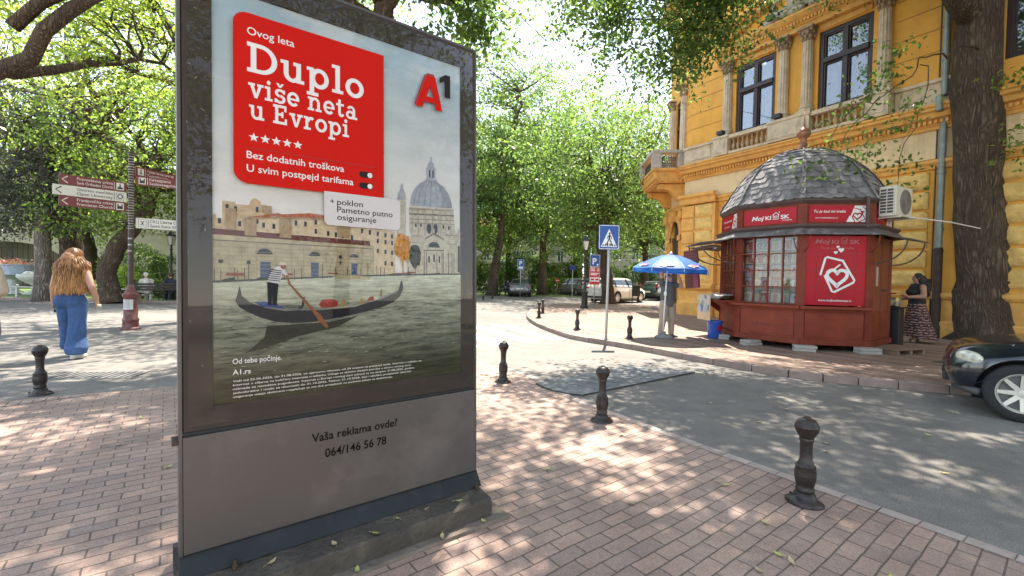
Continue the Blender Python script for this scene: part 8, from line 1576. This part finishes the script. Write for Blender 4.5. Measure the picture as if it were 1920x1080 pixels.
for i in range(8):
    a0 = 2 * PI * (i + .5) / 8; kx = RC * 1.004 * .958 * 1.0
    def UF(u, v, o, a0=a0): 
        q = (v + .06) / .17; p_ = .86 - .20 * q; r = p_ * (1 - .045 * p_ / RC) + .53 * (.012 + o); z_ = float(np.interp(p_, [.66, .80, RC], [1.79, 1.71, 1.655])) - .010; return tuple(TL @ V3((r * math.cos(a0) - u * math.sin(a0), r * math.sin(a0) + u * math.cos(a0), z_ + .85 * (.012 + o))))
    lb.add([UF(u, v, .006) for u, v in rot2(rrect(-.10, .13, -.03, .04, .03), (0, 0), .08)], [tuple(range(36))]); put_text(tx, 'Prima', .015, -.022, .009, .06, .17, .006, 'c', fmap=UF)
    for k in range(3): ws_.add([UF(u, v, .002 + k * .0006) for u, v in [(-.13 + k * .03 + .06 * (.6 + .4 * math.sin(q * 3 + k)) * math.cos(q), -.01 + .055 * (.7 + .3 * math.cos(q * 2 + k)) * math.sin(q)) for q in [2 * PI * j / 14 for j in range(14)]]], [tuple(range(14))])
lb.build('red_badge', flat('badge_red', (.5, .02, .03), .5), cn); tx.build('badge_lettering', SWHITE, cn); ws_.build('white_splash', SWHITE, cn)
mb = MB(); mb.T = TL
for i in range(8): a = 2 * PI * i / 8; mb.tube([(.66 * math.cos(a), .66 * math.sin(a), 1.797), (.884 * math.cos(a), .884 * math.sin(a), 1.658), (.888 * math.cos(a), .888 * math.sin(a), 1.565)], .007, 5)
mb.build('seams', flat('seam_pale', (.45, .6, .75), .7), cn)
# overhead cable
T = MB().tube([(-4.5, -6, 4.2), (-.55, 11, 8.25), (2.0, 20, 11.2), (4.7, 30, 14.3), (9, 46, 18.0)], .014, 6); o = T.build('overhead_cable', SBLACK); tag(o, 'thin black cable crossing the blue gap of sky', 'cable')
# fallen leaves
LM = [mat('fallen_leaf_%d' % i, c, .7, .25, 30) for i, c in enumerate([(.50, .42, .16), (.45, .34, .20), (.40, .42, .14)])]; lms = []
for i in range(3):
    mb = MB(); pr = [(-.045, 0), (-.02, .016), (.012, .020), (.048, .004), (.012, -.016), (-.02, -.017)]; mb.add([(x, y, .004 + .012 * abs(x) / .045) for x, y in pr] + [(0, 0, .001)], [(k, (k + 1) % 6, 6) for k in range(6)]); mb.tube([(-.045, 0, .015), (-.07, .006, .012)], .0015, 4); lms.append(mb.mesh('fallen_leaf', LM[i]))
rl = random.Random(14)
def fall(x, y, z, lab, grp, s=1.0): o = bpy.data.objects.new('fallen_leaf', lms[rl.randrange(3)]); COL.objects.link(o); o.location = (x, y, z); o.rotation_euler = (R(rl.uniform(-12, 12)), R(rl.uniform(-12, 12)), rl.uniform(0, 6.2)); o.scale = (s,) * 3; tag(o, lab, 'leaf', grp)
for x, y in [(1.55, 3.20), (1.55, 2.70), (1.45, 2.38), (1.48, 2.32), (1.27, 2.24), (.3, 3.4), (1.05, 4.2), (.8, 2.9), (-3.2, 3.7), (-3.6, 4.4), (-2.5, 3.3), (1.9, 2.2)]: fall(x, y, .010, 'small dry leaf lying on the brick pavement', 'fallen leaves on the brick pavement', .75)
for x, y in [(2.9, 4.1), (2.6, 4.7), (2.75, 3.9), (3.4, 3.5), (4.1, 4.4), (3.2, 5.2), (2.4, 5.4)]: fall(x, y, .006, 'small dry leaf lying on the grey asphalt road', 'fallen leaves on the road', .75)
for s_, o_ in [(1.02, .10), (.86, .09), (.55, .13), (.30, .11), (1.20, .12), (.73, .16)]:
    p = AD.matrix_world @ V3((s_, -o_, -.088)); fall(p.x, p.y, p.z, 'small yellow leaf resting on the dark concrete plinth', 'fallen leaves on the plinth', .6)
for s_, o_ in [(.62, .22), (1.05, .21), (.2, .23), (1.3, .215), (.42, .245)]:
    p = AD.matrix_world @ V3((s_, -o_, -.189)); fall(p.x, p.y, p.z, 'small yellow leaf on the footing beside the plinth', 'fallen leaves beside the plinth', .6)
